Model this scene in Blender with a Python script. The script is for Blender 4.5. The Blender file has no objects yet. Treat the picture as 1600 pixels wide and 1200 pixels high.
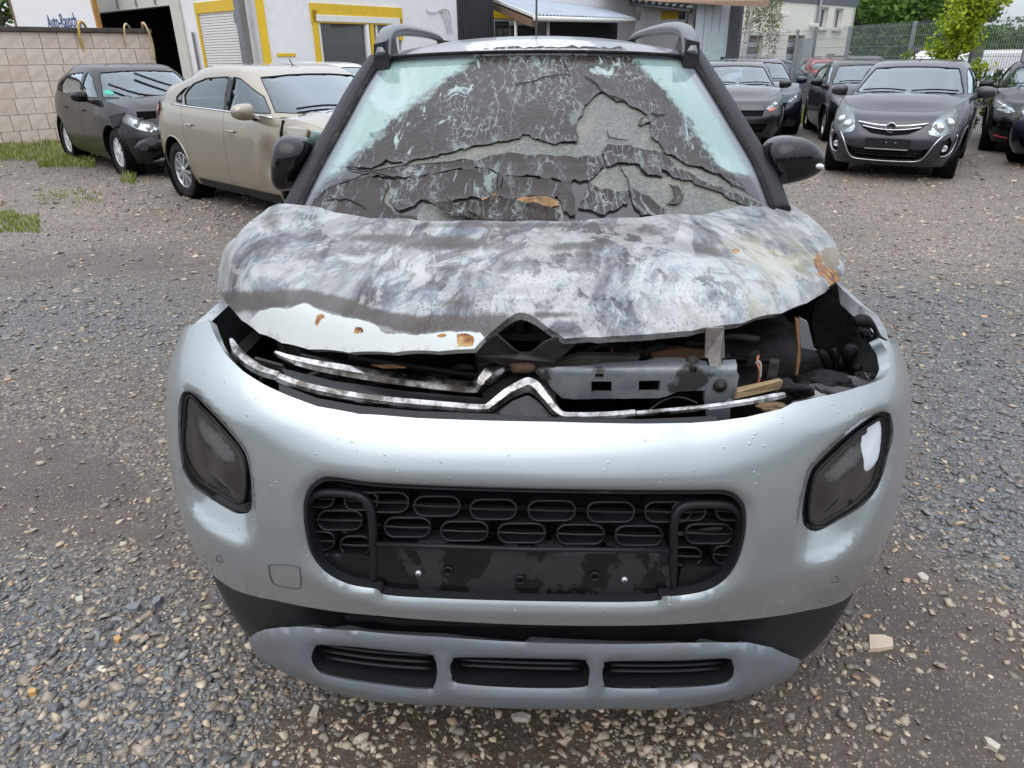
import bpy, bmesh, math, random
import numpy as np
from mathutils import Vector, Matrix
from mathutils.geometry import delaunay_2d_cdt

random.seed(7)
RNG = np.random.default_rng(7)
SC = bpy.context.scene
COL = SC.collection
rad = math.radians

# ------------------------------------------------------------------ camera
CAM_H, CAM_PITCH, CAM_ROLL, FPX = 1.56, rad(24.8), rad(0.9), 1110.0
_fw = np.array([0.0, math.cos(CAM_PITCH), -math.sin(CAM_PITCH)])
_up0 = np.array([0.0, math.sin(CAM_PITCH), math.cos(CAM_PITCH)])
_rt0 = np.array([1.0, 0.0, 0.0])
_rt = math.cos(CAM_ROLL) * _rt0 - math.sin(CAM_ROLL) * _up0
_up = math.sin(CAM_ROLL) * _rt0 + math.cos(CAM_ROLL) * _up0
CAM_P = np.array([0.0, 0.0, CAM_H])
cam_data = bpy.data.cameras.new('camera')
cam = bpy.data.objects.new('camera', cam_data)
COL.objects.link(cam)
cam_data.sensor_width = 36.0
cam_data.lens = 36.0 * FPX / 1600.0
cam_data.clip_start = 0.05
cam_data.clip_end = 3000.0
cam.matrix_world = Matrix(((_rt[0], _up[0], -_fw[0], 0), (_rt[1], _up[1], -_fw[1], 0), (_rt[2], _up[2], -_fw[2], CAM_H), (0, 0, 0, 1)))
SC.camera = cam

# ------------------------------------------------------------------ sky and sun (overcast day)
SUN_EL, SUN_ROT = rad(58), rad(200)
world = bpy.data.worlds.new('World')
SC.world = world
world.use_nodes = True
wn = world.node_tree
wn.nodes.clear()
_o = wn.nodes.new('ShaderNodeOutputWorld')
_bg = wn.nodes.new('ShaderNodeBackground')
_sky = wn.nodes.new('ShaderNodeTexSky')
_sky.sky_type = 'NISHITA'
_sky.sun_disc = False
_sky.sun_elevation = SUN_EL
_sky.sun_rotation = SUN_ROT
_sky.air_density = 1.2
_sky.dust_density = 2.5
_sky.ozone_density = 1.0
_tc = wn.nodes.new('ShaderNodeTexCoord')
_map = wn.nodes.new('ShaderNodeMapping')
_map.inputs['Scale'].default_value = (1.0, 1.0, 2.6)
_nz = wn.nodes.new('ShaderNodeTexNoise')
_nz.inputs['Scale'].default_value = 2.2
_nz.inputs['Detail'].default_value = 7.0
_nz.inputs['Roughness'].default_value = 0.55
_cr = wn.nodes.new('ShaderNodeValToRGB')
_cr.color_ramp.elements[0].position = 0.32
_cr.color_ramp.elements[0].color = (6.9, 7.5, 8.5, 1)
_cr.color_ramp.elements[1].position = 0.68
_cr.color_ramp.elements[1].color = (9.6, 9.9, 10.6, 1)
_mx = wn.nodes.new('ShaderNodeMix')
_mx.data_type = 'RGBA'
_mx.inputs['Factor'].default_value = 0.82
wn.links.new(_tc.outputs['Generated'], _map.inputs['Vector'])
wn.links.new(_map.outputs['Vector'], _nz.inputs['Vector'])
wn.links.new(_nz.outputs['Fac'], _cr.inputs['Fac'])
wn.links.new(_sky.outputs['Color'], _mx.inputs['A'])
wn.links.new(_cr.outputs['Color'], _mx.inputs['B'])
# overcast luminance: the zenith is brighter than the horizon all round (CIE overcast sky)
_sx = wn.nodes.new('ShaderNodeSeparateXYZ')
_mr = wn.nodes.new('ShaderNodeMapRange')
_mr.inputs['From Min'].default_value = 0.0
_mr.inputs['From Max'].default_value = 1.0
_mr.inputs['To Min'].default_value = 0.72
_mr.inputs['To Max'].default_value = 2.15
_vm = wn.nodes.new('ShaderNodeVectorMath')
_vm.operation = 'SCALE'
wn.links.new(_tc.outputs['Generated'], _sx.inputs[0])
wn.links.new(_sx.outputs['Z'], _mr.inputs['Value'])
wn.links.new(_mx.outputs['Result'], _vm.inputs[0])
wn.links.new(_mr.outputs['Result'], _vm.inputs['Scale'])
wn.links.new(_vm.outputs[0], _bg.inputs['Color'])
_bg.inputs['Strength'].default_value = 0.10
wn.links.new(_bg.outputs['Background'], _o.inputs['Surface'])

sun_data = bpy.data.lights.new('sun', 'SUN')
sun = bpy.data.objects.new('sun', sun_data)
COL.objects.link(sun)
sun_data.energy = 0.6
sun_data.angle = rad(60)
sun_data.color = (1.0, 0.96, 0.9)
# the sun stands high behind the camera's left shoulder
_sd = Vector((math.sin(SUN_ROT) * math.cos(SUN_EL), math.cos(SUN_ROT) * math.cos(SUN_EL), math.sin(SUN_EL)))
sun.rotation_euler = _sd.to_track_quat('Z', 'Y').to_euler()

SC.view_settings.view_transform = 'Standard'
SC.view_settings.look = 'None'
SC.view_settings.exposure = 0.36
SC.view_settings.gamma = 1.0
SC.view_settings.use_curve_mapping = False
SC.render.engine = 'CYCLES'
SC.cycles.max_bounces = 8
SC.cycles.transparent_max_bounces = 16
SC.cycles.caustics_reflective = False
SC.cycles.caustics_refractive = False

# ------------------------------------------------------------------ projection helpers
def project(P):
    d = np.asarray(P, float) - CAM_P
    z = d @ _fw
    z = np.where(np.abs(z) < 1e-6, 1e-6, z)
    return np.stack([800 + FPX * (d @ _rt) / z, 600 - FPX * (d @ _up) / z], -1)

def ray(u, v):
    return _fw + (u - 800) / FPX * _rt - (v - 600) / FPX * _up

GS = 0.011                                   # the yard drops very slightly to the right
def gz(x, y=None):
    return -GS * 14.0 * np.tanh(np.asarray(x, float) / 14.0)

def gnd(u, v):                               # ground point seen at a pixel
    d = ray(u, v)
    t = -CAM_H / d[2]
    for _ in range(20):
        t = (gz(d[0] * t) - CAM_H) / d[2]
    return np.array([d[0] * t, d[1] * t, float(gz(d[0] * t))])

def aty(u, v, y):                            # point seen at a pixel at distance y
    d = ray(u, v)
    return CAM_P + d * (y / d[1])

def on_plane(u, v, p, n):
    d = ray(u, v)
    return CAM_P + d * (np.dot(np.asarray(p) - CAM_P, n) / np.dot(d, n))

# ------------------------------------------------------------------ curves
def spl(xs, ys):
    """smooth monotone (Fritsch-Carlson) interpolation"""
    xs = np.asarray(xs, float); ys = np.asarray(ys, float)
    h = np.diff(xs); dl = np.diff(ys) / h
    m = np.zeros_like(ys)
    m[0], m[-1] = dl[0], dl[-1]
    for i in range(1, len(xs) - 1):
        if dl[i - 1] * dl[i] > 0:
            w1, w2 = 2 * h[i] + h[i - 1], h[i] + 2 * h[i - 1]
            m[i] = (w1 + w2) / (w1 / dl[i - 1] + w2 / dl[i])
    def f(x):
        x = np.asarray(x, float)
        k = np.clip(np.searchsorted(xs, x) - 1, 0, len(xs) - 2)
        t = (x - xs[k]) / h[k]
        tc = np.clip(t, 0, 1)
        r = ((2 * tc**3 - 3 * tc**2 + 1) * ys[k] + (tc**3 - 2 * tc**2 + tc) * h[k] * m[k]
             + (-2 * tc**3 + 3 * tc**2) * ys[k + 1] + (tc**3 - tc**2) * h[k] * m[k + 1])
        return r + np.where(t < 0, t * h[k] * m[0], 0) + np.where(t > 1, (t - 1) * h[k] * m[-1], 0)
    return f

def sstep(a, b, x):
    t = np.clip((np.asarray(x, float) - a) / (b - a), 0, 1)
    return t * t * (3 - 2 * t)

def catmull(pts, n=8, closed=False):
    p = np.asarray(pts, float)
    N = len(p); out = []
    rng = range(N) if closed else range(N - 1)
    for i in rng:
        if closed:
            a, b, c, d = p[(i - 1) % N], p[i], p[(i + 1) % N], p[(i + 2) % N]
        else:
            a, b, c, d = p[max(i - 1, 0)], p[i], p[i + 1], p[min(i + 2, N - 1)]
        for k in range(n):
            t = k / n
            out.append(0.5 * ((2 * b) + (c - a) * t + (2 * a - 5 * b + 4 * c - d) * t * t + (3 * b - a - 3 * c + d) * t**3))
    if not closed:
        out.append(p[-1])
    return np.array(out)

def resample(p, sp, closed=True):
    p = np.asarray(p, float)
    q = np.vstack([p, p[:1]]) if closed else p
    out = []
    for a, b in zip(q[:-1], q[1:]):
        n = max(1, int(math.ceil(np.linalg.norm(b - a) / sp)))
        for k in range(n):
            out.append(a + (b - a) * k / n)
    if not closed:
        out.append(q[-1])
    return np.array(out)

def inside(pts, poly):
    pts = np.asarray(pts, float); poly = np.asarray(poly, float)
    x, y = pts[:, 0], pts[:, 1]
    r = np.zeros(len(pts), bool)
    j = len(poly) - 1
    for i in range(len(poly)):
        xi, yi = poly[i]; xj, yj = poly[j]
        if yi != yj:
            c = ((yi > y) != (yj > y)) & (x < (xj - xi) * (y - yi) / (yj - yi) + xi)
            r ^= c
        j = i
    return r

def pdist(pts, poly, closed=True):
    pts = np.asarray(pts, float); poly = np.asarray(poly, float)
    q = np.vstack([poly, poly[:1]]) if closed else poly
    best = np.full(len(pts), 1e9)
    for a, b in zip(q[:-1], q[1:]):
        ab = b - a
        L = ab @ ab
        t = np.clip(((pts - a) @ ab) / L, 0, 1) if L > 0 else np.zeros(len(pts))
        d = pts - (a + t[:, None] * ab)
        best = np.minimum(best, np.hypot(d[:, 0], d[:, 1]))
    return best

def sdist(pts, poly):                        # positive inside
    d = pdist(pts, poly)
    return np.where(inside(pts, poly), d, -d)

def superrect(cx, cy, hx, hy, n=4.0, k=40):
    a = np.linspace(0, 2 * math.pi, k, endpoint=False)
    c, s = np.cos(a), np.sin(a)
    return np.stack([cx + hx * np.sign(c) * np.abs(c)**(2 / n), cy + hy * np.sign(s) * np.abs(s)**(2 / n)], 1)

def stadium(cx, cy, hx, hy, k=8):
    pts = []
    for i in range(k + 1):
        a = -math.pi / 2 + math.pi * i / k
        pts.append((cx + hx - hy + hy * math.cos(a), cy + hy * math.sin(a)))
    for i in range(k + 1):
        a = math.pi / 2 + math.pi * i / k
        pts.append((cx - hx + hy + hy * math.cos(a), cy + hy * math.sin(a)))
    return np.array(pts)

def rrect(x0, y0, x1, y1, r, k=5):
    pts = []
    for (cx, cy, a0) in ((x1 - r, y0 + r, -90), (x1 - r, y1 - r, 0), (x0 + r, y1 - r, 90), (x0 + r, y0 + r, 180)):
        for i in range(k + 1):
            a = rad(a0 + 90 * i / k)
            pts.append((cx + r * math.cos(a), cy + r * math.sin(a)))
    return np.array(pts)

def cdt(outline, holes, sp, grid_sp=None):
    gs = grid_sp or sp
    o = resample(outline, sp)
    hs = [resample(h, sp) for h in holes]
    mn, mx = o.min(0), o.max(0)
    xs = np.arange(mn[0] + gs * .5, mx[0], gs)
    ys = np.arange(mn[1] + gs * .433, mx[1], gs * .866)
    X, Y = np.meshgrid(xs, ys)
    X = X + (np.arange(len(ys)) % 2)[:, None] * gs * .5
    g = np.stack([X.ravel(), Y.ravel()], 1)
    g = g[inside(g, o)]
    if len(g):
        g = g[pdist(g, o) > gs * .45]
    for h in hs:
        if len(g):
            g = g[~inside(g, h)]
        if len(g):
            g = g[pdist(g, h) > gs * .45]
    V, E = [], []
    for lp in [o] + hs:
        b = len(V)
        V += [Vector((float(p[0]), float(p[1]))) for p in lp]
        E += [(b + i, b + (i + 1) % len(lp)) for i in range(len(lp))]
    V += [Vector((float(p[0]), float(p[1]))) for p in g]
    r = delaunay_2d_cdt(V, E, [], 0, 1e-6)
    v2 = np.array([(a.x, a.y) for a in r[0]])
    tr = np.array([t for t in r[2] if len(t) == 3], int)
    c = v2[tr].mean(1)
    k = inside(c, o)
    for h in hs:
        k &= ~inside(c, h)
    tr = tr[k]
    a = v2[tr]
    ar = (a[:, 1, 0] - a[:, 0, 0]) * (a[:, 2, 1] - a[:, 0, 1]) - (a[:, 1, 1] - a[:, 0, 1]) * (a[:, 2, 0] - a[:, 0, 0])
    tr = tr[np.abs(ar) > 1e-12]
    used = np.unique(tr)
    re = np.full(len(v2), -1); re[used] = np.arange(len(used))
    return v2[used], re[tr]

# ------------------------------------------------------------------ objects
def link(o, parent=None):
    COL.objects.link(o)
    if parent is not None:
        o.parent = parent
    return o

def tag(o, label=None, cat=None, group=None, kind=None):
    if label: o['label'] = label
    if cat: o['category'] = cat
    if group: o['group'] = group
    if kind: o['kind'] = kind
    return o

def empty(name, label=None, cat=None, group=None, mat=None, parent=None):
    o = bpy.data.objects.new(name, None)
    o.empty_display_size = 0.2
    link(o, parent)
    if mat is not None:
        o.matrix_world = mat
    return tag(o, label, cat, group)

def mobj(name, V, Fc, m=None, parent=None, smooth=False, mats=None, fmat=None):
    me = bpy.data.meshes.new(name)
    me.from_pydata([tuple(map(float, p)) for p in V], [], [tuple(int(i) for i in f) for f in Fc])
    for x in (mats or ([m] if m else [])):
        me.materials.append(x)
    if fmat is not None:
        me.polygons.foreach_set('material_index', np.asarray(fmat, np.int32))
    if smooth:
        me.polygons.foreach_set('use_smooth', np.ones(len(me.polygons), bool))
    me.update()
    return link(bpy.data.objects.new(name, me), parent)

def fastmesh(name, V, Fc, m, parent=None, smooth=False):
    """numpy arrays: V (n,3), Fc (m,k) all the same k"""
    me = bpy.data.meshes.new(name)
    n, k = Fc.shape
    me.vertices.add(len(V)); me.vertices.foreach_set('co', np.asarray(V, np.float32).ravel())
    me.loops.add(n * k); me.loops.foreach_set('vertex_index', np.asarray(Fc, np.int32).ravel())
    me.polygons.add(n)
    me.polygons.foreach_set('loop_start', np.arange(0, n * k, k, dtype=np.int32))
    if smooth:
        me.polygons.foreach_set('use_smooth', np.ones(n, bool))
    me.materials.append(m)
    me.update(calc_edges=True)
    return link(bpy.data.objects.new(name, me), parent)

def vattr(o, name, vals):
    vals = np.asarray(vals, np.float32)
    if vals.ndim == 1:
        a = o.data.attributes.new(name, 'FLOAT', 'POINT'); a.data.foreach_set('value', vals)
    else:
        a = o.data.attributes.new(name, 'FLOAT_COLOR', 'POINT')
        a.data.foreach_set('color', np.hstack([vals, np.ones((len(vals), 1), np.float32)]).ravel())

class MB:
    """collects boxes, tubes and lathes; build() links them as ONE mesh"""
    def __init__(s):
        s.v, s.f, s.m = [], [], []
    def add(s, V, Fc, mi=0):
        b = len(s.v)
        s.v += [tuple(map(float, p)) for p in V]
        s.f += [tuple(b + int(i) for i in f) for f in Fc]
        s.m += [mi] * len(Fc)
        return s
    def box(s, c, d, rz=0.0, bev=0.0, mi=0, mtx=None):
        hx, hy, hz = d[0] / 2, d[1] / 2, d[2] / 2
        if bev > 0:
            bm = bmesh.new()
            bmesh.ops.create_cube(bm, size=1.0)
            for v in bm.verts:
                v.co = Vector((v.co.x * d[0], v.co.y * d[1], v.co.z * d[2]))
            bmesh.ops.bevel(bm, geom=bm.edges[:], offset=bev, segments=2, affect='EDGES', profile=.5)
            V = [v.co.copy() for v in bm.verts]
            bm.verts.index_update()
            Fc = [[v.index for v in f.verts] for f in bm.faces]
            bm.free()
        else:
            V = [Vector((x, y, z)) for z in (-hz, hz) for y in (-hy, hy) for x in (-hx, hx)]
            Fc = [(0, 2, 3, 1), (4, 5, 7, 6), (0, 1, 5, 4), (2, 6, 7, 3), (0, 4, 6, 2), (1, 3, 7, 5)]
        if mtx is not None:
            V = [mtx @ v for v in V]
        elif rz:
            R = Matrix.Rotation(rz, 3, 'Z')
            V = [R @ v for v in V]
        s.add([(v[0] + c[0], v[1] + c[1], v[2] + c[2]) for v in V], Fc, mi)
        return s
    def tube(s, pts, r, k=8, closed=False, mi=0, flat=1.0, upv=(0, 0, 1)):
        p = np.asarray(pts, float); N = len(p)
        rr = np.full(N, r) if np.isscalar(r) else np.asarray(r, float)
        V, Fc = [], []
        for i in range(N):
            if closed:
                t = p[(i + 1) % N] - p[(i - 1) % N]
            else:
                t = p[min(i + 1, N - 1)] - p[max(i - 1, 0)]
            t = t / (np.linalg.norm(t) + 1e-12)
            a = np.cross(t, np.asarray(upv, float))
            if np.linalg.norm(a) < 1e-3:
                a = np.cross(t, (1, 0, 0))
            a /= np.linalg.norm(a)
            b = np.cross(a, t)
            for j in range(k):
                w = 2 * math.pi * (j + .5) / k
                V.append(p[i] + rr[i] * (math.cos(w) * a + flat * math.sin(w) * b))
        n = N if closed else N - 1
        for i in range(n):
            for j in range(k):
                i2 = (i + 1) % N; j2 = (j + 1) % k
                Fc.append((i * k + j, i * k + j2, i2 * k + j2, i2 * k + j))
        if not closed:
            Fc.append(tuple(range(k))[::-1])
            Fc.append(tuple((N - 1) * k + j for j in range(k)))
        return s.add(V, Fc, mi)
    def lathe(s, prof, c=(0, 0, 0), k=32, axis='X', mi=0, closed=False, mtx=None):
        """prof: (radius, along axis)"""
        V, Fc = [], []
        n = len(prof)
        for j in range(k):
            a = 2 * math.pi * j / k
            for (r, h) in prof:
                q = {'X': (h, r * math.cos(a), r * math.sin(a)), 'Y': (r * math.cos(a), h, r * math.sin(a)), 'Z': (r * math.cos(a), r * math.sin(a), h)}[axis]
                if mtx is not None:
                    q = mtx @ Vector(q)
                V.append((q[0] + c[0], q[1] + c[1], q[2] + c[2]))
        for j in range(k):
            j2 = (j + 1) % k
            for i in range(n if closed else n - 1):
                i2 = (i + 1) % n
                Fc.append((j * n + i, j * n + i2, j2 * n + i2, j2 * n + i))
        return s.add(V, Fc, mi)
    def prism(s, poly, h0, h1, axis='Y', mi=0, mtx=None):
        """2-D polygon (convex or not) extruded along an axis"""
        n = len(poly)
        V = []
        for h in (h0, h1):
            for p in poly:
                q = {'X': (h, p[0], p[1]), 'Y': (p[0], h, p[1]), 'Z': (p[0], p[1], h)}[axis]
                V.append(mtx @ Vector(q) if mtx is not None else q)
        Fc = [tuple(range(n))[::-1], tuple(range(n, 2 * n))]
        Fc += [(i, (i + 1) % n, n + (i + 1) % n, n + i) for i in range(n)]
        return s.add(V, Fc, mi)
    def build(s, name, m, parent=None, smooth=False, angle=None):
        mats = m if isinstance(m, (list, tuple)) else [m]
        o = mobj(name, s.v, s.f, parent=parent, mats=mats, fmat=s.m)
        bm = bmesh.new(); bm.from_mesh(o.data)
        bmesh.ops.recalc_face_normals(bm, faces=bm.faces[:])
        bm.to_mesh(o.data); bm.free()
        if smooth or angle:
            o.data.polygons.foreach_set('use_smooth', np.ones(len(o.data.polygons), bool))
            if angle:
                o.data.set_sharp_from_angle(angle=rad(angle))
        return o

class Surf:
    """a parametric sheet f(s,t)->xyz with a numeric inverse through any 2-D projection"""
    def __init__(self, f, s0, s1, t0, t1, ns=240, nt=140):
        self.f = f
        self.rng = (s0, s1, t0, t1)
        self.S, self.T = np.meshgrid(np.linspace(s0, s1, ns), np.linspace(t0, t1, nt))
        self.P = f(self.S.ravel(), self.T.ravel())
        self.vis = None
    def facing(self, tow, eye, sign=1.0):
        G = tow(self.P).reshape(self.S.shape + (3,))
        N = np.cross(np.gradient(G, axis=1), np.gradient(G, axis=0))
        self.vis = ((N * (eye - G)).sum(-1) * sign > 0).ravel()
        return self
    def inv(self, pts, proj, smin=None, smax=None, tmin=None, tmax=None, it=14):
        s0, s1, t0, t1 = self.rng
        smin = s0 if smin is None else smin; smax = s1 if smax is None else smax
        tmin = t0 if tmin is None else tmin; tmax = t1 if tmax is None else tmax
        Sf, Tf = self.S.ravel(), self.T.ravel()
        k = (Sf >= smin) & (Sf <= smax) & (Tf >= tmin) & (Tf <= tmax)
        if self.vis is not None: k &= self.vis
        Q = proj(self.P[k]); Sf, Tf = Sf[k], Tf[k]
        pts = np.asarray(pts, float)
        idx = np.array([np.argmin(((Q - p)**2).sum(1)) for p in pts])
        s, t = Sf[idx].copy(), Tf[idx].copy()
        e = 1e-4
        bs, bt = s.copy(), t.copy()
        be = np.full(len(s), 1e18)
        for _ in range(it):
            q = proj(self.f(s, t))
            r = pts - q
            er = (r**2).sum(1)
            imp = er < be
            bs[imp], bt[imp], be[imp] = s[imp], t[imp], er[imp]
            js = (proj(self.f(s + e, t)) - q) / e
            jt = (proj(self.f(s, t + e)) - q) / e
            det = js[:, 0] * jt[:, 1] - js[:, 1] * jt[:, 0]
            det = np.where(np.abs(det) < 1e-9, 1e-9, det)
            ds = (r[:, 0] * jt[:, 1] - r[:, 1] * jt[:, 0]) / det
            dt = (js[:, 0] * r[:, 1] - js[:, 1] * r[:, 0]) / det
            s = np.clip(s + np.clip(ds, -.05, .05), smin, smax)
            t = np.clip(t + np.clip(dt, -.05, .05), tmin, tmax)
        return np.stack([bs, bt], 1)

def panel(name, f, outline, holes, sp, m, parent=None, flange=0.0, face=None, grid_sp=None, shell=0.0, mirror=False, keep=None, flip=None):
    """cut a shaped sheet out of the surface f; flange turns its edges inwards so it has depth"""
    v2, tr = cdt(outline, holes, sp, grid_sp)
    P = f(v2[:, 0], v2[:, 1])
    a, b, c = P[tr[:, 0]], P[tr[:, 1]], P[tr[:, 2]]
    N = np.cross(b - a, c - a)
    if face is not None:
        d = face(P[tr].mean(1)) if callable(face) else np.asarray(face, float)
        if (N * d).sum() < 0:
            tr = tr[:, ::-1]; N = -N
    vn = np.zeros_like(P)
    for k in range(3):
        np.add.at(vn, tr[:, k], N)
    vn /= (np.linalg.norm(vn, axis=1)[:, None] + 1e-12)
    V = [P]; Fs = [tr]; n0 = len(P)
    if flange:
        e = {}
        for t in tr:
            for i in range(3):
                x, y = int(t[i]), int(t[(i + 1) % 3])
                if (y, x) in e: del e[(y, x)]
                else: e[(x, y)] = 1
        bv = sorted({i for k2 in e for i in k2})
        mp = {i: j for j, i in enumerate(bv)}
        bi = np.array(bv)
        nb = len(bv)
        V += [P[bi], P[bi] - vn[bi] * flange]
        Fs += [np.array([(n0 + mp[x], n0 + nb + mp[x], n0 + nb + mp[y]) for x, y in e]), np.array([(n0 + mp[x], n0 + nb + mp[y], n0 + mp[y]) for x, y in e])]
    V = np.vstack(V); Fs = np.vstack(Fs)
    if mirror:
        V = V * np.array([-1, 1, 1]); Fs = Fs[:, ::-1]
    o = fastmesh(name, V, Fs, m, parent, smooth=True)
    if keep is not None:
        keep.append((v2, P, n0, len(V)))
    return o
# ------------------------------------------------------------------ materials
class NT:
    def __init__(s, name):
        s.m = bpy.data.materials.new(name)
        s.m.use_nodes = True
        s.t = s.m.node_tree
        s.t.nodes.clear()
        s.out = s.t.nodes.new('ShaderNodeOutputMaterial')
        s._tc = None
    def n(s, typ, ins=None, **props):
        nd = s.t.nodes.new('ShaderNode' + typ)
        for k, v in props.items():
            setattr(nd, k, v)
        for k, v in (ins or {}).items():
            s.set(nd.inputs[k], v)
        return nd
    def set(s, sock, v):
        if isinstance(v, bpy.types.NodeSocket):
            s.t.links.new(v, sock)
        elif isinstance(v, bpy.types.Node):
            s.t.links.new(v.outputs[0], sock)
        elif isinstance(v, (tuple, list)) and len(v) == 3 and sock.type == 'RGBA':
            sock.default_value = (v[0], v[1], v[2], 1)
        else:
            sock.default_value = v
    def obj(s):
        if s._tc is None:
            s._tc = s.n('TexCoord')
        return s._tc.outputs['Object']
    def pos(s):
        return s.n('NewGeometry').outputs['Position']
    def scaled(s, sc, vec=None, loc=(0, 0, 0), rot=(0, 0, 0)):
        return s.n('Mapping', {'Vector': vec or s.obj(), 'Scale': sc, 'Location': loc, 'Rotation': rot}).outputs[0]
    def noise(s, scale, detail=4, rough=.55, vec=None, dist=0.0, out=0):
        return s.n('TexNoise', {'Vector': vec or s.obj(), 'Scale': scale, 'Detail': detail, 'Roughness': rough, 'Distortion': dist}).outputs[out]
    def voro(s, scale, vec=None, feature='F1', out='Distance', rnd=1.0):
        return s.n('TexVoronoi', {'Vector': vec or s.obj(), 'Scale': scale, 'Randomness': rnd}, feature=feature).outputs[out]
    def ramp(s, fac, stops, interp='LINEAR'):
        r = s.n('ValToRGB', {'Fac': fac})
        cr = r.color_ramp
        cr.interpolation = interp
        while len(cr.elements) < len(stops):
            cr.elements.new(.5)
        for e, (p, c) in zip(cr.elements, stops):
            e.position = p
            e.color = (c, c, c, 1) if np.isscalar(c) else (c[0], c[1], c[2], 1)
        return r.outputs['Color']
    def mix(s, fac, a, b, blend='MIX'):
        m = s.n('Mix', data_type='RGBA', blend_type=blend)
        s.set(m.inputs[0], fac)
        for k, v in ((6, a), (7, b)):
            s.set(m.inputs[k], v)
        return m.outputs[2]
    def math(s, op, a, b=None, clamp=False):
        m = s.n('Math', operation=op, use_clamp=clamp)
        s.set(m.inputs[0], a)
        if b is not None: s.set(m.inputs[1], b)
        return m.outputs[0]
    def attr(s, name, out='Fac'):
        return s.n('Attribute', attribute_name=name).outputs[out]
    def bump(s, h, strength=.3, dist=.01, nrm=None):
        b = s.n('Bump', {'Height': h, 'Strength': strength, 'Distance': dist})
        if nrm is not None: s.set(b.inputs['Normal'], nrm)
        return b.outputs[0]
    def prin(s, col, rough=.5, metal=0.0, coat=0.0, nrm=None, coat_rough=.05, spec=.5, alpha=None, emit=None, estr=0.0, sheen=None):
        p = s.n('BsdfPrincipled')
        s.set(p.inputs['Base Color'], col)
        s.set(p.inputs['Roughness'], rough)
        s.set(p.inputs['Metallic'], metal)
        s.set(p.inputs['Coat Weight'], coat)
        s.set(p.inputs['Coat Roughness'], coat_rough)
        s.set(p.inputs['Specular IOR Level'], spec)
        if nrm is not None: s.set(p.inputs['Normal'], nrm)
        if alpha is not None: s.set(p.inputs['Alpha'], alpha)
        return p.outputs[0]
    def done(s, sh):
        s.set(s.out.inputs['Surface'], sh)
        return s.m

def plain(name, col, rough=.5, metal=0.0, coat=0.0, var=.12, vs=6.0, bump=0.0, bs=120.0, dirt=0.0, spec=.5):
    t = NT(name)
    nz = t.noise(vs, 5, .6)
    c = t.mix(t.ramp(nz, [(.3, 0.0), (.7, 1.0)]), tuple(x * (1 - var) for x in col), tuple(min(1, x * (1 + var)) for x in col))
    if dirt:
        d = t.ramp(t.noise(vs * 3.1, 7, .7), [(.5, 0.0), (.75, dirt)])
        c = t.mix(d, c, (.16, .14, .12))
    r = t.math('ADD', t.math('MULTIPLY', t.noise(vs * 2, 4), .15), rough - .07)
    nm = t.bump(t.noise(bs, 3), bump, .004) if bump else None
    return t.done(t.prin(c, r, metal, coat, nm, spec=spec))

def paint(name, col, metal=.5, rough=.35, coat=.9, dirt=.12, drops=0.0, flake=True, low_dirt=None, spec=.5):
    t = NT(name)
    c = col
    if flake:
        c = t.mix(t.math('MULTIPLY', t.noise(900, 1), .25), col, tuple(min(1, x * 1.35 + .01) for x in col))
    d = t.ramp(t.noise(7, 8, .7), [(.48, 0.0), (.78, dirt)])
    c = t.mix(d, c, (.22, .20, .18))
    sp = t.ramp(t.voro(95), [(.05, .45), (.11, 0.0)])
    c = t.mix(t.math('MULTIPLY', sp, t.ramp(t.noise(5, 2), [(.5, 0.0), (.62, dirt * 2.5)])), c, (.2, .18, .15))
    if low_dirt:                              # road splash dried on the lower bumper
        zz = t.n('SeparateXYZ', {0: t.obj()}).outputs[2]
        k = t.n('MapRange', {0: zz, 1: low_dirt + .08, 2: low_dirt - .42, 3: 0.0, 4: 1.0}).outputs[0]
        g = t.math('MULTIPLY', k, t.ramp(t.noise(13, 9, .72), [(.40, 0.), (.72, .55)]))
        c = t.mix(g, c, (.20, .18, .15))
        sp2 = t.ramp(t.voro(260), [(.16, 1.), (.24, 0.)])
        g2 = t.math('MULTIPLY', t.math('MULTIPLY', sp2, k), t.ramp(t.noise(60, 3), [(.50, 0.), (.58, .85)]))
        c = t.mix(g2, c, (.17, .145, .11))
    nm = None
    if drops:
        h = t.ramp(t.voro(64), [(.0, 1.0), (.15, .7), (.19, 0.0)])
        k = t.ramp(t.noise(21, 2), [(.56, 0.0), (.6, 1.0)])
        nm = t.bump(t.math('MULTIPLY', h, k), drops, .003)
    cr = t.math('ADD', t.math('MULTIPLY', t.noise(9, 5), .05), .01)
    p = t.n('BsdfPrincipled', {'Base Color': c, 'Roughness': rough, 'Metallic': metal, 'Coat Weight': coat, 'Coat Roughness': cr, 'Specular IOR Level': spec})
    if nm is not None:
        t.set(p.inputs['Normal'], nm)
    return t.done(p.outputs[0])

def glass(name, tint=(.62, .70, .68), refl=1.0, rough=.02, dust_white=.025):
    t = NT(name)
    tr = t.n('BsdfTransparent', {'Color': tint})
    gl = t.n('BsdfGlossy', {'Color': (.86, .96, 1), 'Roughness': rough})
    lw = t.n('Fresnel', {'IOR': 1.5})
    fac = t.math('MULTIPLY', lw.outputs[0], refl, True)
    a = t.n('MixShader', {0: fac}); t.set(a.inputs[1], tr.outputs[0]); t.set(a.inputs[2], gl.outputs[0])
    df = t.n('BsdfDiffuse', {'Color': (.5, .5, .48)})
    b = t.n('MixShader', {0: t.ramp(t.noise(4, 7, .65), [(.35, dust_white * .4), (.75, dust_white)])}); t.set(b.inputs[1], a.outputs[0]); t.set(b.inputs[2], df.outputs[0])
    return t.done(b.outputs[0])

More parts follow.
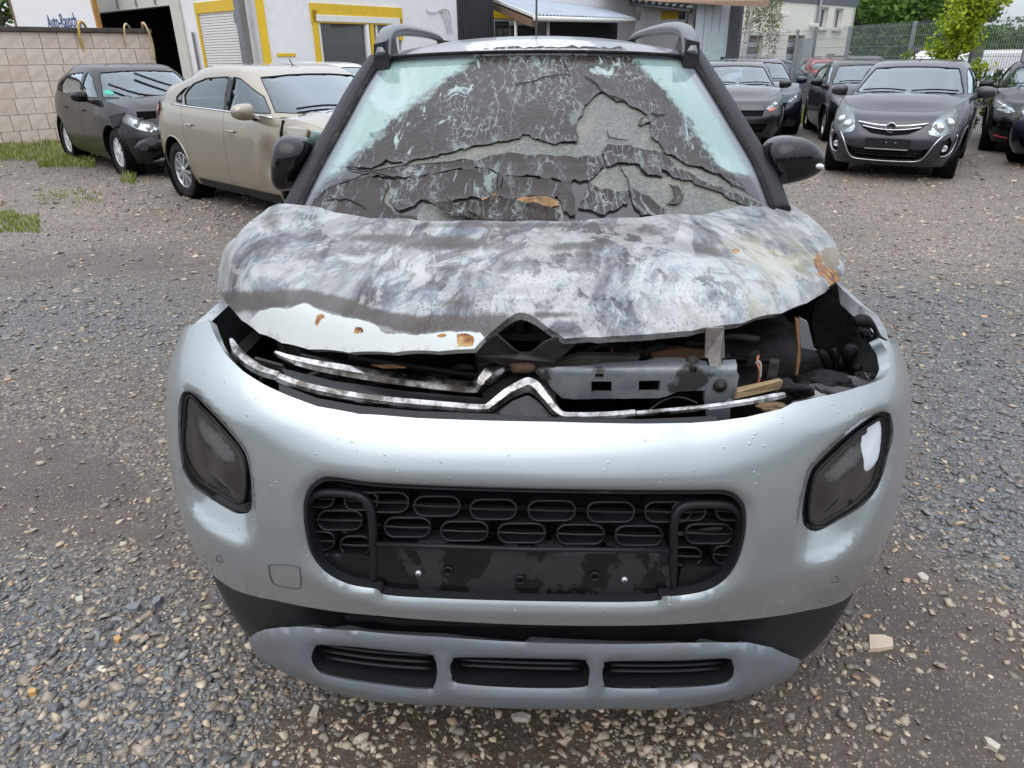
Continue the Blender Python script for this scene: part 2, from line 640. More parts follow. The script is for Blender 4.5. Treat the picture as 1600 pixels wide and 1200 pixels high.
MAT = {}
MAT['black_plastic'] = plain('black_plastic', (.012, .0125, .014), .45, bump=.15, bs=260, spec=.28)
MAT['satin_black'] = plain('satin_black', (.008, .009, .010), .30, spec=.35)
MAT['gloss_black'] = plain('gloss_black', (.004, .004, .0045), .09, spec=.5)
MAT['rubber'] = plain('rubber', (.013, .013, .014), .8, bump=.3, bs=90, dirt=.3, spec=.2)
MAT['alloy'] = plain('alloy', (.55, .56, .57), .32, metal=.75, dirt=.25)
MAT['hubcap'] = plain('hubcap', (.62, .63, .64), .4, metal=.3, dirt=.3)
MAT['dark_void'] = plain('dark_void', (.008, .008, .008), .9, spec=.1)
MAT['chrome'] = plain('chrome', (.78, .79, .8), .12, metal=1.0, dirt=.1)
MAT['glass'] = glass('car_glass', (.66, .78, .78), 2.6)
MAT['dark_glass'] = glass('tinted_glass', (.16, .19, .19), 2.2)
MAT['lens'] = glass('lamp_lens', (.86, .9, .92), .9, dust_white=.34)  # white share raised to put brightness into the lens, beyond any dust
MAT['lens_black'] = plain('black_lens', (.010, .010, .012), .05, coat=1.0)
MAT['reflector'] = plain('reflector', (.75, .77, .8), .22, metal=.9, var=.3, vs=30)
MAT['red_lens'] = plain('red_lens', (.42, .012, .02), .12, coat=1.0)
MAT['amber'] = plain('amber_lens', (.75, .16, .05), .2, coat=1.0)
MAT['white_lens'] = plain('white_lens', (.7, .72, .73), .15, coat=1.0)
MAT['seat'] = plain('seat_fabric', (.035, .035, .038), .85)
MAT['trim_grey'] = plain('interior_grey', (.06, .062, .066), .7)
MAT['red_trim'] = plain('red_trim', (.55, .03, .05), .35, coat=.4)
MAT['beige_paint'] = paint('beige_paint', (.30, .265, .205), .6, .30, 1.0, .15)
MAT['black_paint'] = paint('black_paint', (.004, .004, .005), .0, .25, .5, .008, flake=False, spec=.25)
MAT['brownblack_paint'] = paint('soft_black_paint', (.006, .0048, .004), .0, .32, .42, .012, flake=False, spec=.25)
MAT['grey_paint'] = paint('dark_grey_paint', (.034, .034, .043), .6, .36, .8, .02)
MAT['grey_paint2'] = paint('slate_grey_paint', (.02, .022, .026), .6, .36, 1.0, .02)
MAT['blue_paint'] = paint('dark_blue_paint', (.006, .010, .022), .3, .3, .8, .015)
MAT['red_paint'] = paint('red_paint', (.30, .015, .02), .2, .3, 1.0, .08)
MAT['lightblue_paint'] = paint('light_blue_paint', (.25, .36, .55), .2, .3, 1.0, .08)
MAT['white_paint'] = paint('white_paint', (.75, .76, .76), .0, .3, .8, .08)
MAT['silver'] = paint('silver_paint', (.385, .42, .428), .68, .26, .6, .10, drops=.42, low_dirt=.62)
MAT['skid'] = paint('grey_skid_paint', (.185, .21, .24), .5, .42, .25, .12, drops=.3, low_dirt=.9)
# ================================================================== the burnt silver car
HERO = Matrix.Translation((0.022, 1.10, 0.0)) @ Matrix.Rotation(rad(-2.2), 4, 'Z') @ Matrix.Rotation(rad(0.55), 4, 'Y')
_HM = np.array(HERO)
_HI = np.array(HERO.inverted())
def h2w(P): return np.asarray(P) @ _HM[:3, :3].T + _HM[:3, 3]
def w2h(P): return np.asarray(P) @ _HI[:3, :3].T + _HI[:3, 3]
def hproj(P): return project(h2w(P))
def hpl(u, v, y):                            # point of the car-local plane y = const seen at a pixel
    p = np.array([0, y, 0.5]); n = _HM[:3, 1]
    return w2h(on_plane(u, v, h2w(p), n))
def hpls(pts, y): return np.array([hpl(a, b, y) for a, b in pts])

# plan curve of the front end, by arc length from the centre line
_pc = catmull([(-.3, .012), (0, 0), (.3, .012), (.5, .045), (.65, .098), (.76, .172), (.835, .265), (.88, .375), (.90, .50), (.905, .65), (.905, .85), (.905, 1.05)], 30)
_pc = _pc[30:]
_al = np.concatenate([[0], np.cumsum(np.hypot(*np.diff(_pc, axis=0).T))])
def plan(s):
    a = np.abs(s)
    return np.sign(s) * np.interp(a, _al, _pc[:, 0]), np.interp(a, _al, _pc[:, 1])
_yn = spl([.04, .10, .17, .20, .25, .31, .37, .43, .48, .55, .62, .70, .78, .84, .88, .91, .94, 1.0, 1.15],
          [.20, .14, .085, .06, .026, .012, .018, .03, .022, .008, .0, .0, .008, .022, .04, .062, .095, .18, .40])
_xs = spl([.10, .18, .26, .34, .44, .52, .60, .70, .85, 1.0, 1.15], [.79, .85, .895, .935, .97, .985, .99, .985, .952, .872, .80])
def S0(s, z, off=0.0):
    s = np.asarray(s, float); z = np.asarray(z, float)
    a = np.abs(s)
    x, y = plan(s)
    lift = .10 * sstep(.30, .80, a) * np.clip((z - .70) / .22, 0, 1)
    w = 1 - .75 * sstep(.65, 1.15, a)
    k = _xs(z - lift * .5)
    k = k * np.where(s > 0, 1.0 + .006 * sstep(.5, 1.0, a) * sstep(.45, .8, z), 1.0)
    yy = y + _yn(z - lift) * w
    if off is not 0.0:
        e = 1e-3
        x2, y2 = plan(s + e)
        tx, ty = (x2 - x), (y2 - y)
        L = np.hypot(tx, ty) + 1e-12
        return np.stack([x * k + off * ty / L, yy - off * tx / L, z], -1)
    return np.stack([x * k, yy, z], -1)
SB = Surf(S0, -1.25, 1.25, .05, 1.14, 300, 170).facing(h2w, CAM_P)
def bpx(pts, **k): return SB.inv(pts, hproj, **k)

HL_L = [(278, 654), (281, 705), (291, 744), (317, 772), (355, 795), (377, 803), (390, 799), (394, 781), (389, 729), (378, 700), (347, 661), (317, 630), (299, 614), (287, 612), (280, 626)]
HL_R = [(1380, 643), (1392, 648), (1396, 669), (1391, 699), (1380, 740), (1365, 772), (1335, 800), (1290, 825), (1267, 829), (1255, 817), (1254, 792), (1264, 744), (1279, 721), (1309, 691), (1346, 661), (1368, 647)]
LENS_L = [(285, 672), (288, 712), (299, 737), (325, 762), (359, 782), (376, 786), (383, 770), (383, 732), (373, 703), (347, 673), (317, 641), (301, 622), (289, 624)]
LENS_R = [(1376, 655), (1382, 667), (1380, 702), (1372, 738), (1361, 764), (1327, 795), (1290, 817), (1272, 819), (1265, 808), (1266, 783), (1273, 748), (1286, 728), (1316, 700), (1354, 668)]
SC_L = [(277, 640), (278, 690), (283, 750), (293, 790), (317, 822), (352, 843), (377, 851), (393, 842), (399, 822), (397, 775), (391, 735), (380, 700), (347, 659), (317, 628), (299, 612), (285, 611)]
SC_R = [(1398, 655), (1397, 700), (1390, 740), (1381, 768), (1365, 802), (1339, 845), (1303, 874), (1271, 882), (1252, 875), (1245, 856), (1247, 800), (1262, 742), (1277, 719), (1308, 689), (1345, 659), (1380, 641)]
GRILLE = [(580, 762), (512, 753), (490, 759), (476, 773), (470, 798), (473, 837), (482, 871), (505, 900), (542, 919), (587, 927), (602, 936), (700, 942), (850, 946), (1020, 946), (1036, 938), (1065, 937), (1110, 928), (1140, 908), (1158, 879), (1168, 841), (1169, 804), (1160, 786), (1140, 775), (1102, 774), (960, 774), (840, 772), (700, 768)]
sc_l, sc_r = catmull(bpx(SC_L, smax=-.5), 3, True), catmull(bpx(SC_R, smin=.5), 3, True)
gr = catmull(bpx(GRILLE, smin=-.75, smax=.75), 4, True)

def S1(s, z, off=0.0):                       # bumper skin: lamp scoops and rolled grille lip
    s = np.asarray(s, float); z = np.asarray(z, float)
    sh = s.shape
    p = np.stack([s.ravel(), z.ravel()], 1)
    d = np.zeros(len(p))
    for poly in (sc_l, sc_r):
        k = np.hypot(*(p - poly.mean(0)).T) < .32
        if k.any():
            q = sdist(p[k], poly)
            d[k] += .008 * sstep(-.004, .008, q) + .046 * (np.clip(q / .075, 0, 1) - .12 * np.clip(q / .075, 0, 1)**3)
    k = (np.abs(p[:, 0]) < .75) & (p[:, 1] < .9) & (p[:, 1] > .35)
    if k.any():
        q = -sdist(p[k], gr)
        d[k] += .016 * np.clip(1 - q / .024, 0, 1)**2
    return S0(s, z, off - d.reshape(sh) if True else off)

SB1 = Surf(S1, -1.1, 1.1, .5, 1.05, 360, 180).facing(h2w, CAM_P)
hl_l, hl_r = SB1.inv(HL_L, hproj, smax=-.45, it=24), SB1.inv(HL_R, hproj, smin=.45, it=24)
le_l, le_r = SB1.inv(LENS_L, hproj, smax=-.45, it=24), SB1.inv(LENS_R, hproj, smin=.45, it=24)
hl_l, hl_r, le_l, le_r = [catmull(a, 3, True) for a in (hl_l, hl_r, le_l, le_r)]

hero = empty('burnt_car', 'silver compact SUV with burnt buckled hood, charred windscreen and black grille standing in front', 'car', mat=HERO)

TOP = [(326, 499), (335, 522), (352, 552), (380, 580), (415, 602), (450, 618), (496, 635), (562, 647), (650, 653), (755, 657), (860, 659), (1000, 662), (1080, 661), (1120, 658), (1165, 652), (1195, 645), (1220, 639), (1240, 629), (1280, 620), (1340, 605), (1384, 588), (1391, 572), (1386, 548), (1373, 528)]
BOT = [(1299, 946), (1264, 953), (1210, 963), (1112, 972), (1015, 977), (820, 976), (690, 970), (592, 962), (514, 954), (430, 938), (365, 921), (322, 902)]
tp = bpx(TOP, tmin=.6); bt = bpx(BOT, tmax=.75, tmin=.3)
bt = np.vstack([[(bt[0, 0] + .06, bt[0, 1] - .012)], bt[:-1]])
out_b = np.vstack([[(-1.22, .93), (-.98, 1.02)], tp, [(.95, 1.0), (1.22, .93), (1.22, bt[0, 1] + .02)], bt, [(-1.22, bt[-1, 1] + .02)]])
FACE = lambda c: np.stack([c[:, 0] * .6, c[:, 1] * 0 - 1, c[:, 1] * 0 + .1], 1)
def OUTW(c): return c * np.array([1, 1, 0]) - np.array([0, 1.2, 0])
panel('front_bumper', S1, out_b, [gr, hl_l, hl_r], .013, MAT['silver'], hero, flange=.022, face=OUTW)

# tow-eye cover: a lid with a fine gap round it
TOW = [(424, 882), (462, 884), (469, 893), (470, 916), (460, 919), (432, 914), (424, 905), (421, 890)]
tw = catmull(bpx(TOW, smax=-.3), 3, True)
b = MB(); b.tube(S0(tw[:, 0], tw[:, 1], .0008), .0013, 4, True)
b.build('tow_cover', plain('gap_grey', (.08, .085, .09), .6), hero)
for u, v in ((345, 873), (1303, 905)):
    a = bpx([(u, v)])
    b = MB(); c0 = S0(a[:, 0], a[:, 1], .001)[0]
    b.tube([c0 + np.array((.009 * math.cos(w), 0, .009 * math.sin(w))) for w in np.linspace(0, 6.28, 14)[:-1]], .0012, 4, True)
    b.build('parking_sensor', MAT['trim_grey'], hero)

# lamps
m_smoke = (lambda t: t.done(t.prin(t.mix(t.ramp(t.noise(9, 6), [(.3, 0.), (.7, 1.)]), (.026, .023, .020), (.046, .041, .034)), t.ramp(t.noise(14, 5), [(.3, .10), (.7, .3)]), 0, .7)))(NT('smoked_lens'))
m_frost = plain('melted_frost', (.62, .66, .72), .5, var=.08)
for nm, hl, le in (('l', hl_l, le_l), ('r', hl_r, le_r)):
    fr = panel('headlight', lambda s, z: S1(s, z, -.006), hl, [le], .016, MAT['gloss_black'], hero, flange=.03, face=OUTW)
    cs, cz = le.mean(0)
    def Ln(s, z, le=le):
        q = sdist(np.stack([s, z], 1), le)
        return S1(s, z, -.004 + .020 * sstep(0, .06, q))
    panel('lens', Ln, le, [], .014, m_smoke, fr, face=OUTW)
    tb = MB(); tb.tube(S1(le[:, 0], le[:, 1], -.003), .004, 6, True); tb.build('lens_seal', MAT['black_plastic'], fr, True)
    if nm == 'r':
        W = SB1.inv([(1379, 659), (1381, 685), (1376, 716), (1362, 733), (1347, 733), (1341, 718), (1343, 693), (1354, 673), (1367, 661)], hproj, smin=.45)
        W = catmull(W, 3, True)
        panel('frosted_patch', lambda s, z: S1(s, z, -.004 + .020 * sstep(0, .06, sdist(np.stack([s, z], 1), le)) + .004 * sstep(0, .012, sdist(np.stack([s, z], 1), W))), W, [], .008, m_frost, fr, face=OUTW)

# --- grille
grille = empty('grille', parent=hero)
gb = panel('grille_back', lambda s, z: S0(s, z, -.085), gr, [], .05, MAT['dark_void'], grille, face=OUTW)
gt = panel('grille_tunnel', lambda s, z: S0(s, z, -.012), gr, [np.array([(p[0] * .985, (p[1] - gr[:, 1].mean()) * .97 + gr[:, 1].mean()) for p in gr])], .03, MAT['black_plastic'], grille, flange=.07, face=OUTW)
def px_at(pts, off, **k):
    q = Surf(lambda s, z: S0(s, z, off), -1.2, 1.2, .12, 1.12, 260, 140).inv(pts, hproj, **k)
    return q
SG = Surf(lambda s, z: S0(s, z, -.04), -.8, .8, .30, .95, 260, 120)
def gpx(pts): return SG.inv(pts, hproj)
ROW1 = [(507, 782), (602, 789), (682, 790), (771, 795), (862, 797), (954, 798), (1042, 798), (1086, 797), (1137, 797)]
ov = []
for (u, v), w in zip(((683, 790), (771, 795), (862, 797), (954, 799), (603, 784), (1043, 799)), (36, 36, 37, 37, 36, 36)): ov.append((u, v, w, 15.5, .02))
for (u, v), w in zip(((637, 823), (726, 829), (815, 832), (907, 834), (998, 836), (532, 812), (1107, 833)), (36, 37, 37, 37, 37, 35, 37)): ov.append((u, v, w, 15, .02))
for (u, v), w in zip(((503, 778), (565, 782), (1076, 798), (1140, 798), (503, 844), (556, 851), (1072, 868), (1135, 866)), (20, 26, 26, 22, 21, 24, 24, 22)): ov.append((u, v, w, 14, .015))
m_ring = plain('grille_ring', (.014, .0145, .016), .4, spec=.35)
for (u, v, hw, hh, sl) in ov:
    P2 = gpx(np.vstack([stadium(u, v, hw, hh, 6), [(u - hw, v - 1), (u + hw, v + 1)]]))
    P3 = S0(P2[:, 0], P2[:, 1], -.038)
    b = MB(); b.tube(P3[:-2], .0024, 6, True)
    n = len(P3) - 2
    P4 = S0(P2[:-2, 0], P2[:-2, 1], -.075)
    V = np.vstack([P3[:-2], P4]); b.add(V, [(i, (i + 1) % n, n + (i + 1) % n, n + i) for i in range(n)])
    o = b.build('air_slot', m_ring, grille, True)
    c = MB(); L, R = P3[-2], P3[-1]
    for dz in (0,):
        c.tube([L + (0, .001, dz), (L + R) / 2 + (0, -.001, dz), R + (0, .001, dz)], .0022, 6)
    c.tube([L + (.006, .026, -.011), (L + R) / 2 + (0, .024, -.011), R + (-.006, .026, -.011)], .0018, 4)
    c.build('slat', m_ring, o)
# ribs between the slots
b = MB()
for (u0, v0, u1, v1) in ((475, 800, 1165, 816), (475, 828, 590, 836), (480, 770, 1160, 782)):
    L = gpx([(u0 + (u1 - u0) * k / 12, v0 + (v1 - v0) * k / 12) for k in range(13)])
    b.tube(S0(L[:, 0], L[:, 1], -.07), .006, 6)
b.build('rib', MAT['black_plastic'], grille)
# number-plate carrier (bare, wet in places) and the two smooth corner trims
PL = [(590, 842), (700, 846), (820, 850), (1043, 852), (1043, 938), (1022, 943), (850, 943), (700, 939), (604, 933), (592, 925)]
pl = gpx(PL)
t = NT('plate_carrier')
wet = t.ramp(t.noise(9.5, 5, .6, vec=t.scaled((1, 1, .7))), [(.47, 0.), (.50, 1.)])
cc = t.mix(wet, t.mix(t.noise(30, 6), (.016, .017, .019), (.028, .029, .031)), (.004, .004, .0045))
m_pl = t.done(t.prin(cc, t.mix(wet, (.48, .48, .48), (.12, .12, .12)), 0, .1, t.bump(t.noise(90, 4), .12, .004)))
plp = panel('plate_carrier', lambda s, z: S0(s, z, -.028), pl, [], .03, m_pl, hero, flange=.05, face=OUTW)
L = gpx([(592, 843), (700, 847), (820, 851), (950, 852), (1042, 853)])
b = MB(); b.tube(S0(L[:, 0], L[:, 1], -.026), .0055, 6); b.build('carrier_edge', MAT['black_plastic'], plp, True)
for k, (u, v) in enumerate(((656, 889), (974, 899), (702, 885), (928, 893), (812, 899), (700, 860), (905, 930))):
    a = gpx([(u, v)]); c0 = S0(a[:, 0], a[:, 1], -.0265)[0]
    b = MB()
    if k < 2:
        b.lathe([(0, -.004), (.005, -.0035), (.0068, 0), (.0068, .003)], c0, 14, 'Y'); b.lathe([(0, -.0045), (.002, -.0045), (.002, 0)], c0, 8, 'Y', 1)
        b.build('screw', [MAT['alloy'], MAT['dark_void']], plp, True)
    elif k < 5:
        b.tube([c0 + (.009 * math.cos(w), -.001, .009 * math.sin(w)) for w in np.linspace(0, 6.28, 16)[:-1]], .0028, 6, True)
        b.lathe([(0, -.0005), (.007, -.0005), (.007, .003)], c0, 12, 'Y', 1)
        b.build('screw_hole', [MAT['black_plastic'], MAT['dark_void']], plp, True)
for pts in ([(488, 864), (520, 861), (578, 863), (585, 880), (585, 924), (542, 916), (508, 898), (492, 878)], [(1062, 883), (1100, 880), (1136, 884), (1146, 890), (1132, 908), (1105, 924), (1062, 933)]):
    q = gpx(pts)
    panel('corner_trim', lambda s, z: S0(s, z, -.03), catmull(q, 3, True), [], .02, MAT['satin_black'], grille, flange=.04, face=OUTW)
# the two looped frames at the ends
for pts in ([(584, 925), (587, 870), (584, 810), (579, 785), (565, 771), (535, 766), (505, 766), (489, 774), (481, 795), (484, 838), (493, 868), (512, 893), (545, 911), (584, 921)],
            [(1050, 936), (1050, 870), (1051, 815), (1056, 795), (1070, 785), (1100, 783), (1135, 785), (1151, 796), (1158, 812), (1157, 842), (1148, 875), (1132, 901), (1106, 919), (1060, 930)]):
    q = gpx(catmull(pts, 4))
    P = S0(q[:, 0], q[:, 1], -.030)
    r = np.full(len(P), .0092); r[:3] *= .8
    b = MB(); b.tube(P, r, 10)
    b.build('grille_frame', MAT['black_plastic'], grille, True)
b = MB()
for i in range(26):                         # condenser fins deep behind the slots
    pass
c0 = gpx([(500, 842), (1150, 850)]); P = S0(c0[:, 0], c0[:, 1], -.08)
b.tube([P[0], (P[0] + P[1]) / 2, P[1]], .012, 6); b.build('cross_bar', plain('bare_metal', (.22, .21, .2), .5, .5), grille)

# --- lower black cladding, slot and skid plate
m_clad = plain('cladding', (.011, .012, .013), .38, bump=.2, bs=420, var=.25, vs=14, spec=.35)
cl_top = bpx([(322, 903), (365, 922), (430, 939), (514, 955), (592, 963), (690, 971), (820, 977), (1015, 978), (1112, 973), (1210, 964), (1264, 954), (1299, 947)], tmax=.75, tmin=.2)
cl_bot = bpx([(1254, 1036), (1210, 1018), (1171, 1010), (1112, 1010), (950, 1013), (820, 1010), (690, 1002), (560, 992), (469, 985), (410, 989), (384, 1002)], tmax=.6, tmin=.12)
_inn = lambda q: (1 - sstep(.40, .50, np.abs(q[:, 0])))[:, None]
out_c = np.vstack([[(-1.22, cl_top[0, 1] + .02)], cl_top + (0, .012) + _inn(cl_top) * (0, .05), [(1.22, cl_top[-1, 1] + .02), (1.22, .30)], cl_bot + (0, -.03) + _inn(cl_bot) * (0, -.05), [(-1.22, .30)]])
def S2(s, z):
    a = np.abs(s)
    inn = 1 - sstep(.44, .53, a)
    return S0(s, z, -.008 - .075 * inn)
panel('lower_cladding', S2, out_c, [], .02, m_clad, hero, flange=.03, face=OUTW)
b = MB()
for v0 in (975, 986, 996):
    q = bpx([(530 + 590 * k / 14, v0 + (4 - abs(k - 7) * .9) - (6 if k < 2 or k > 12 else 0)) for k in range(15)], tmax=.6)
    b.tube(S0(q[:, 0], q[:, 1], -.03 - .01 * (v0 > 990)), .004, 6)
b.build('lower_slat', MAT['black_plastic'], hero)
SK = [(384, 1001), (396, 992), (410, 987), (436, 984), (469, 983), (560, 990), (690, 1000), (820, 1008), (950, 1011), (1060, 1009), (1112, 1008), (1171, 1008), (1210, 1016), (1254, 1034), (1247, 1050), (1236, 1062), (1210, 1087), (1164, 1099), (1080, 1107), (950, 1112), (820, 1112), (690, 1106), (560, 1093), (482, 1081), (430, 1066), (404, 1035)]
OP = [[(488, 1017), (500, 1013), (560, 1017), (664, 1028), (677, 1034), (681, 1046), (681, 1064), (677, 1076), (665, 1083), (580, 1074), (508, 1061), (490, 1050), (483, 1034)],
      [(706, 1038), (716, 1033), (800, 1034), (904, 1036), (917, 1041), (922, 1052), (920, 1070), (910, 1080), (820, 1081), (716, 1074), (705, 1062), (702, 1048)],
      [(945, 1046), (955, 1039), (1050, 1038), (1136, 1034), (1148, 1042), (1150, 1054), (1145, 1067), (1128, 1075), (1050, 1081), (955, 1081), (945, 1074), (942, 1058)]]
SKS = Surf(lambda s, z: S0(s, z, .012), -1.2, 1.2, .04, .6, 300, 100).facing(h2w, CAM_P)
sk = SKS.inv(SK, hproj); ops = [catmull(SKS.inv(o_, hproj), 3, True) for o_ in OP]
def S3(s, z):
    p = np.stack([np.ravel(s), np.ravel(z)], 1)
    d = np.zeros(len(p))
    for o_ in ops:
        d += .010 * np.clip(1 + sdist(p, o_) / .016, 0, 1)**2
    e = .008 * np.clip(1 - pdist(p, sk) / .012, 0, 1)**2
    return S0(s, z, .012 - d - e)
skid = panel('skid_plate', S3, np.array(sk), ops, .014, MAT['skid'], hero, flange=.03, face=OUTW)
for o_ in ops:
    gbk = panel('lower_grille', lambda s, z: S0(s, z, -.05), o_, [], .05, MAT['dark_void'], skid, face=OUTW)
    panel('opening_tunnel', lambda s, z: S0(s, z, -.004), np.array((o_ - o_.mean(0)) * 1.02 + o_.mean(0)), [np.array((o_ - o_.mean(0)) * .99 + o_.mean(0))], .03, MAT['black_plastic'], skid, flange=.05, face=OUTW)
    x0, x1 = o_[:, 0].min() + .012, o_[:, 0].max() - .012
    zm = o_[:, 1].mean(); hz = (o_[:, 1].max() - o_[:, 1].min())
    for k in (-.18, .05, .27):
        ss = np.linspace(x0 + .01, x1 - .01, 9)
        zz = np.interp(ss, [x0, x1], [o_[o_[:, 0] < x0 + .04, 1].mean(), o_[o_[:, 0] > x1 - .04, 1].mean()]) + k * hz * .8
        b = MB(); b.tube(S0(ss, zz, -.024), .0065, 6, flat=.5); b.build('slat', MAT['black_plastic'], gbk, True)

# ------------------------------------------------------------------ hood (buckled by the fire)
def lipy(x): return .115 + .46 * (np.abs(x) / .72)**2.3
_hp = spl([.0, .10, .118, .15, .20, .28, .42, .60, .75, .9, 1.1, 1.4], [.93, 1.03, 1.050, 1.078, 1.100, 1.118, 1.136, 1.155, 1.166, 1.17, 1.172, 1.172])
def hoodz(x, y):
    x = np.asarray(x, float); y = np.asarray(y, float)
    ye = y - lipy(x) + .115
    z = _hp(ye) - .03 * (x / .72)**2 - .10 * np.clip(np.abs(x) - .62, 0, 1)**1.5 / .12**.5 * .35
    w = np.clip(ye / .25, 0, 1)
    z = z + .6 * w * (.010 * np.sin(7.3 * x + 9.1 * y + .8) * np.sin(6.1 * y - 2.2 * x) + .007 * np.sin(13 * x - 8 * y) * np.sin(11 * y + 5 * x + 1.3)
                 + .004 * np.sin(27 * x + 16 * y + 2) * np.sin(19 * y - 9 * x)
                 - .014 * np.exp(-((x + .28) / .16)**2 - ((y - .62) / .12)**2) + .012 * np.exp(-((x - .30) / .2)**2 - ((y - .5) / .1)**2)
                 + .012 * np.exp(-((x - .02) / .12)**2 - ((y - .55) / .10)**2))
    z = z + .042 * sstep(.58, .84, -x) * sstep(.50, .95, y)      # the left rear corner has sprung up
    return z
def SHOOD(x, y): return np.stack([x, y, hoodz(x, y)], -1)
SH = Surf(SHOOD, -1.06, 1.0, .02, 1.45, 320, 260).facing(h2w, CAM_P)
HOOD = [(337, 433), (339, 449), (352, 472), (377, 500), (405, 521), (440, 536), (482, 546), (545, 551), (615, 551), (685, 549), (741, 545), (769, 518), (797, 495), (806, 490), (814, 488), (824, 490), (836, 496), (858, 513), (882, 529), (940, 527), (1000, 523), (1080, 517), (1160, 505), (1220, 490), (1260, 474), (1288, 458), (1308, 440), (1318, 428), (1320, 415),
        (1308, 386), (1288, 358), (1260, 334), (1240, 321), (1224, 312), (1208, 310), (1192, 312), (1140, 326), (1080, 336), (1000, 340), (920, 343), (800, 346), (720, 344), (650, 344), (580, 341), (538, 334), (496, 323), (457, 319), (436, 318), (420, 324), (403, 337), (370, 370), (345, 405)]
hd = SH.inv(HOOD, hproj)
t = NT('burnt_hood')
A = lambda n: t.attr(n)
warp = t.scaled((1, 1, 1))
hv = t.scaled((1, .42, 1))
nz1 = t.noise(5.0, 14, .70, vec=hv, dist=.9)
nz2 = t.noise(17, 10, .72, vec=hv, dist=.5)
nz3 = t.noise(60, 7, .75, vec=hv)
base = t.ramp(nz1, [(.32, (.030, .026, .026)), (.40, (.075, .072, .075)), (.46, (.16, .175, .20)), (.52, (.29, .30, .31)), (.57, (.36, .365, .36)), (.63, (.22, .245, .28)), (.72, (.085, .09, .10))])
swl = t.ramp(t.noise(5.0, 12, .66, vec=t.scaled((.8, .62, 1)), dist=1.4), [(.45, 0.), (.52, .9), (.60, .45), (.68, 0.)])
c = t.mix(t.math('MULTIPLY', swl, A('scorch')), base, (.045, .037, .034))
c = t.mix(t.math('MULTIPLY', t.ramp(nz2, [(.53, 0.), (.565, .9)]), A('speck')), c, (.025, .024, .032))
c = t.mix(t.math('MULTIPLY', t.ramp(t.noise(8, 12, .68, vec=hv, dist=.8), [(.50, 0.), (.53, .9)]), A('pale')), c, (.40, .405, .39))
bz = t.math('ADD', A('brown'), t.math('MULTIPLY', t.math('ADD', nz2, -.5), .5))
bz = t.math('ADD', bz, t.math('MULTIPLY', t.math('ADD', nz3, -.5), .45))
c = t.mix(t.ramp(bz, [(.30, 0.), (.55, .92)]), c, t.mix(nz2, (.042, .033, .028), (.080, .070, .064)))
dots = t.ramp(t.math('ADD', t.math('MULTIPLY', t.voro(150, vec=hv), .7), t.math('MULTIPLY', t.noise(70, 9, .78, vec=hv), .9)), [(.64, 1.), (.70, 0.)])
c = t.mix(t.math('MULTIPLY', dots, A('pepper')), c, (.10, .09, .10))
wz = t.math('ADD', A('white'), t.math('MULTIPLY', t.math('ADD', t.noise(22, 10, .74, vec=hv), -.5), .55))
wfac = t.ramp(wz, [(.47, 0.), (.50, 1.)])
rim = t.ramp(wz, [(.36, 0.), (.46, .8), (.48, .8)])
c = t.mix(t.math('MULTIPLY', rim, .75), c, (.14, .158, .168))
c = t.mix(wfac, c, t.mix(t.noise(8, 5), (.42, .44, .43), (.48, .49, .47)))
c = t.mix(t.math('MULTIPLY', A('yellow'), t.ramp(nz2, [(.38, 0.), (.62, .8)])), c, (.30, .275, .15))
rz = t.math('ADD', A('rust'), t.math('MULTIPLY', t.math('ADD', t.noise(33, 7, .7), -.5), .7))
c = t.mix(t.ramp(rz, [(.47, 0.), (.52, 1.)]), c, t.ramp(t.noise(40, 6, .7), [(.38, (.05, .022, .01)), (.5, (.22, .085, .018)), (.62, (.34, .22, .08))]))
gz_ = t.math('ADD', A('taupe'), t.math('MULTIPLY', t.math('ADD', t.noise(20, 9, .72, vec=hv), -.5), 1.1))
c = t.mix(t.ramp(gz_, [(.46, 0.), (.52, 1.)]), c, t.mix(t.noise(60, 5), (.12, .095, .066), (.18, .15, .11)))
rough = t.math('ADD', t.math('MULTIPLY', nz2, .5), .16)
nm = t.bump(t.math('ADD', t.math('MULTIPLY', nz2, 1.0), t.math('MULTIPLY', nz3, .5)), .22, .006)
m_hood = t.done(t.prin(t.mix(1.0, c, (1.14, 1.14, 1.12), 'MULTIPLY'), rough, 0.0, t.ramp(nz1, [(.42, .0), (.60, .4)]), nm, coat_rough=.2, spec=.18))
keep = []
hood = panel('hood', SHOOD, hd, [], .009, m_hood, hero, flange=.018, face=(0, -.3, 1), keep=keep)
v2, P, n0, n1 = keep[0]
Q = hproj(np.array([v.co[:] for v in hood.data.vertices]))
u, v = Q[:, 0], Q[:, 1]
def curvemask(pts, soft):                    # >0.5 below the curve in the traced drawing
    x = [p[0] for p in pts]; y = [p[1] for p in pts]
    return np.clip(.5 + (v - np.interp(u, x, y)) / soft, 0, 1)
wcur = [(330, 560), (375, 530), (391, 500), (405, 488), (422, 481), (450, 483), (475, 474), (510, 489), (545, 497), (580, 503), (600, 520), (650, 524), (702, 517), (750, 520), (765, 540), (768, 700), (1500, 700)]
vattr(hood, 'white', curvemask(wcur, 26))
top = np.interp(u, [330, 405, 475, 527, 580, 650, 700, 760, 790], [449, 449, 446, 456, 476, 488, 484, 492, 490])
bot = np.interp(u, [330, 405, 475, 527, 580, 650, 700, 760, 790], [500, 492, 482, 496, 510, 530, 522, 535, 500])
br = np.clip(1 - np.abs(v - (top + bot) / 2) / ((bot - top) * .62), 0, 1) * (u < 790)
def blob(cx, cy, rx, ry, p=1.0): return np.exp(-(((u - cx) / rx)**2 + ((v - cy) / ry)**2)**p)
br = np.maximum(br, .75 * blob(760, 505, 60, 25)); br = np.maximum(br, .62 * blob(860, 492, 60, 8)); br = np.maximum(br, .55 * blob(710, 475, 50, 18))
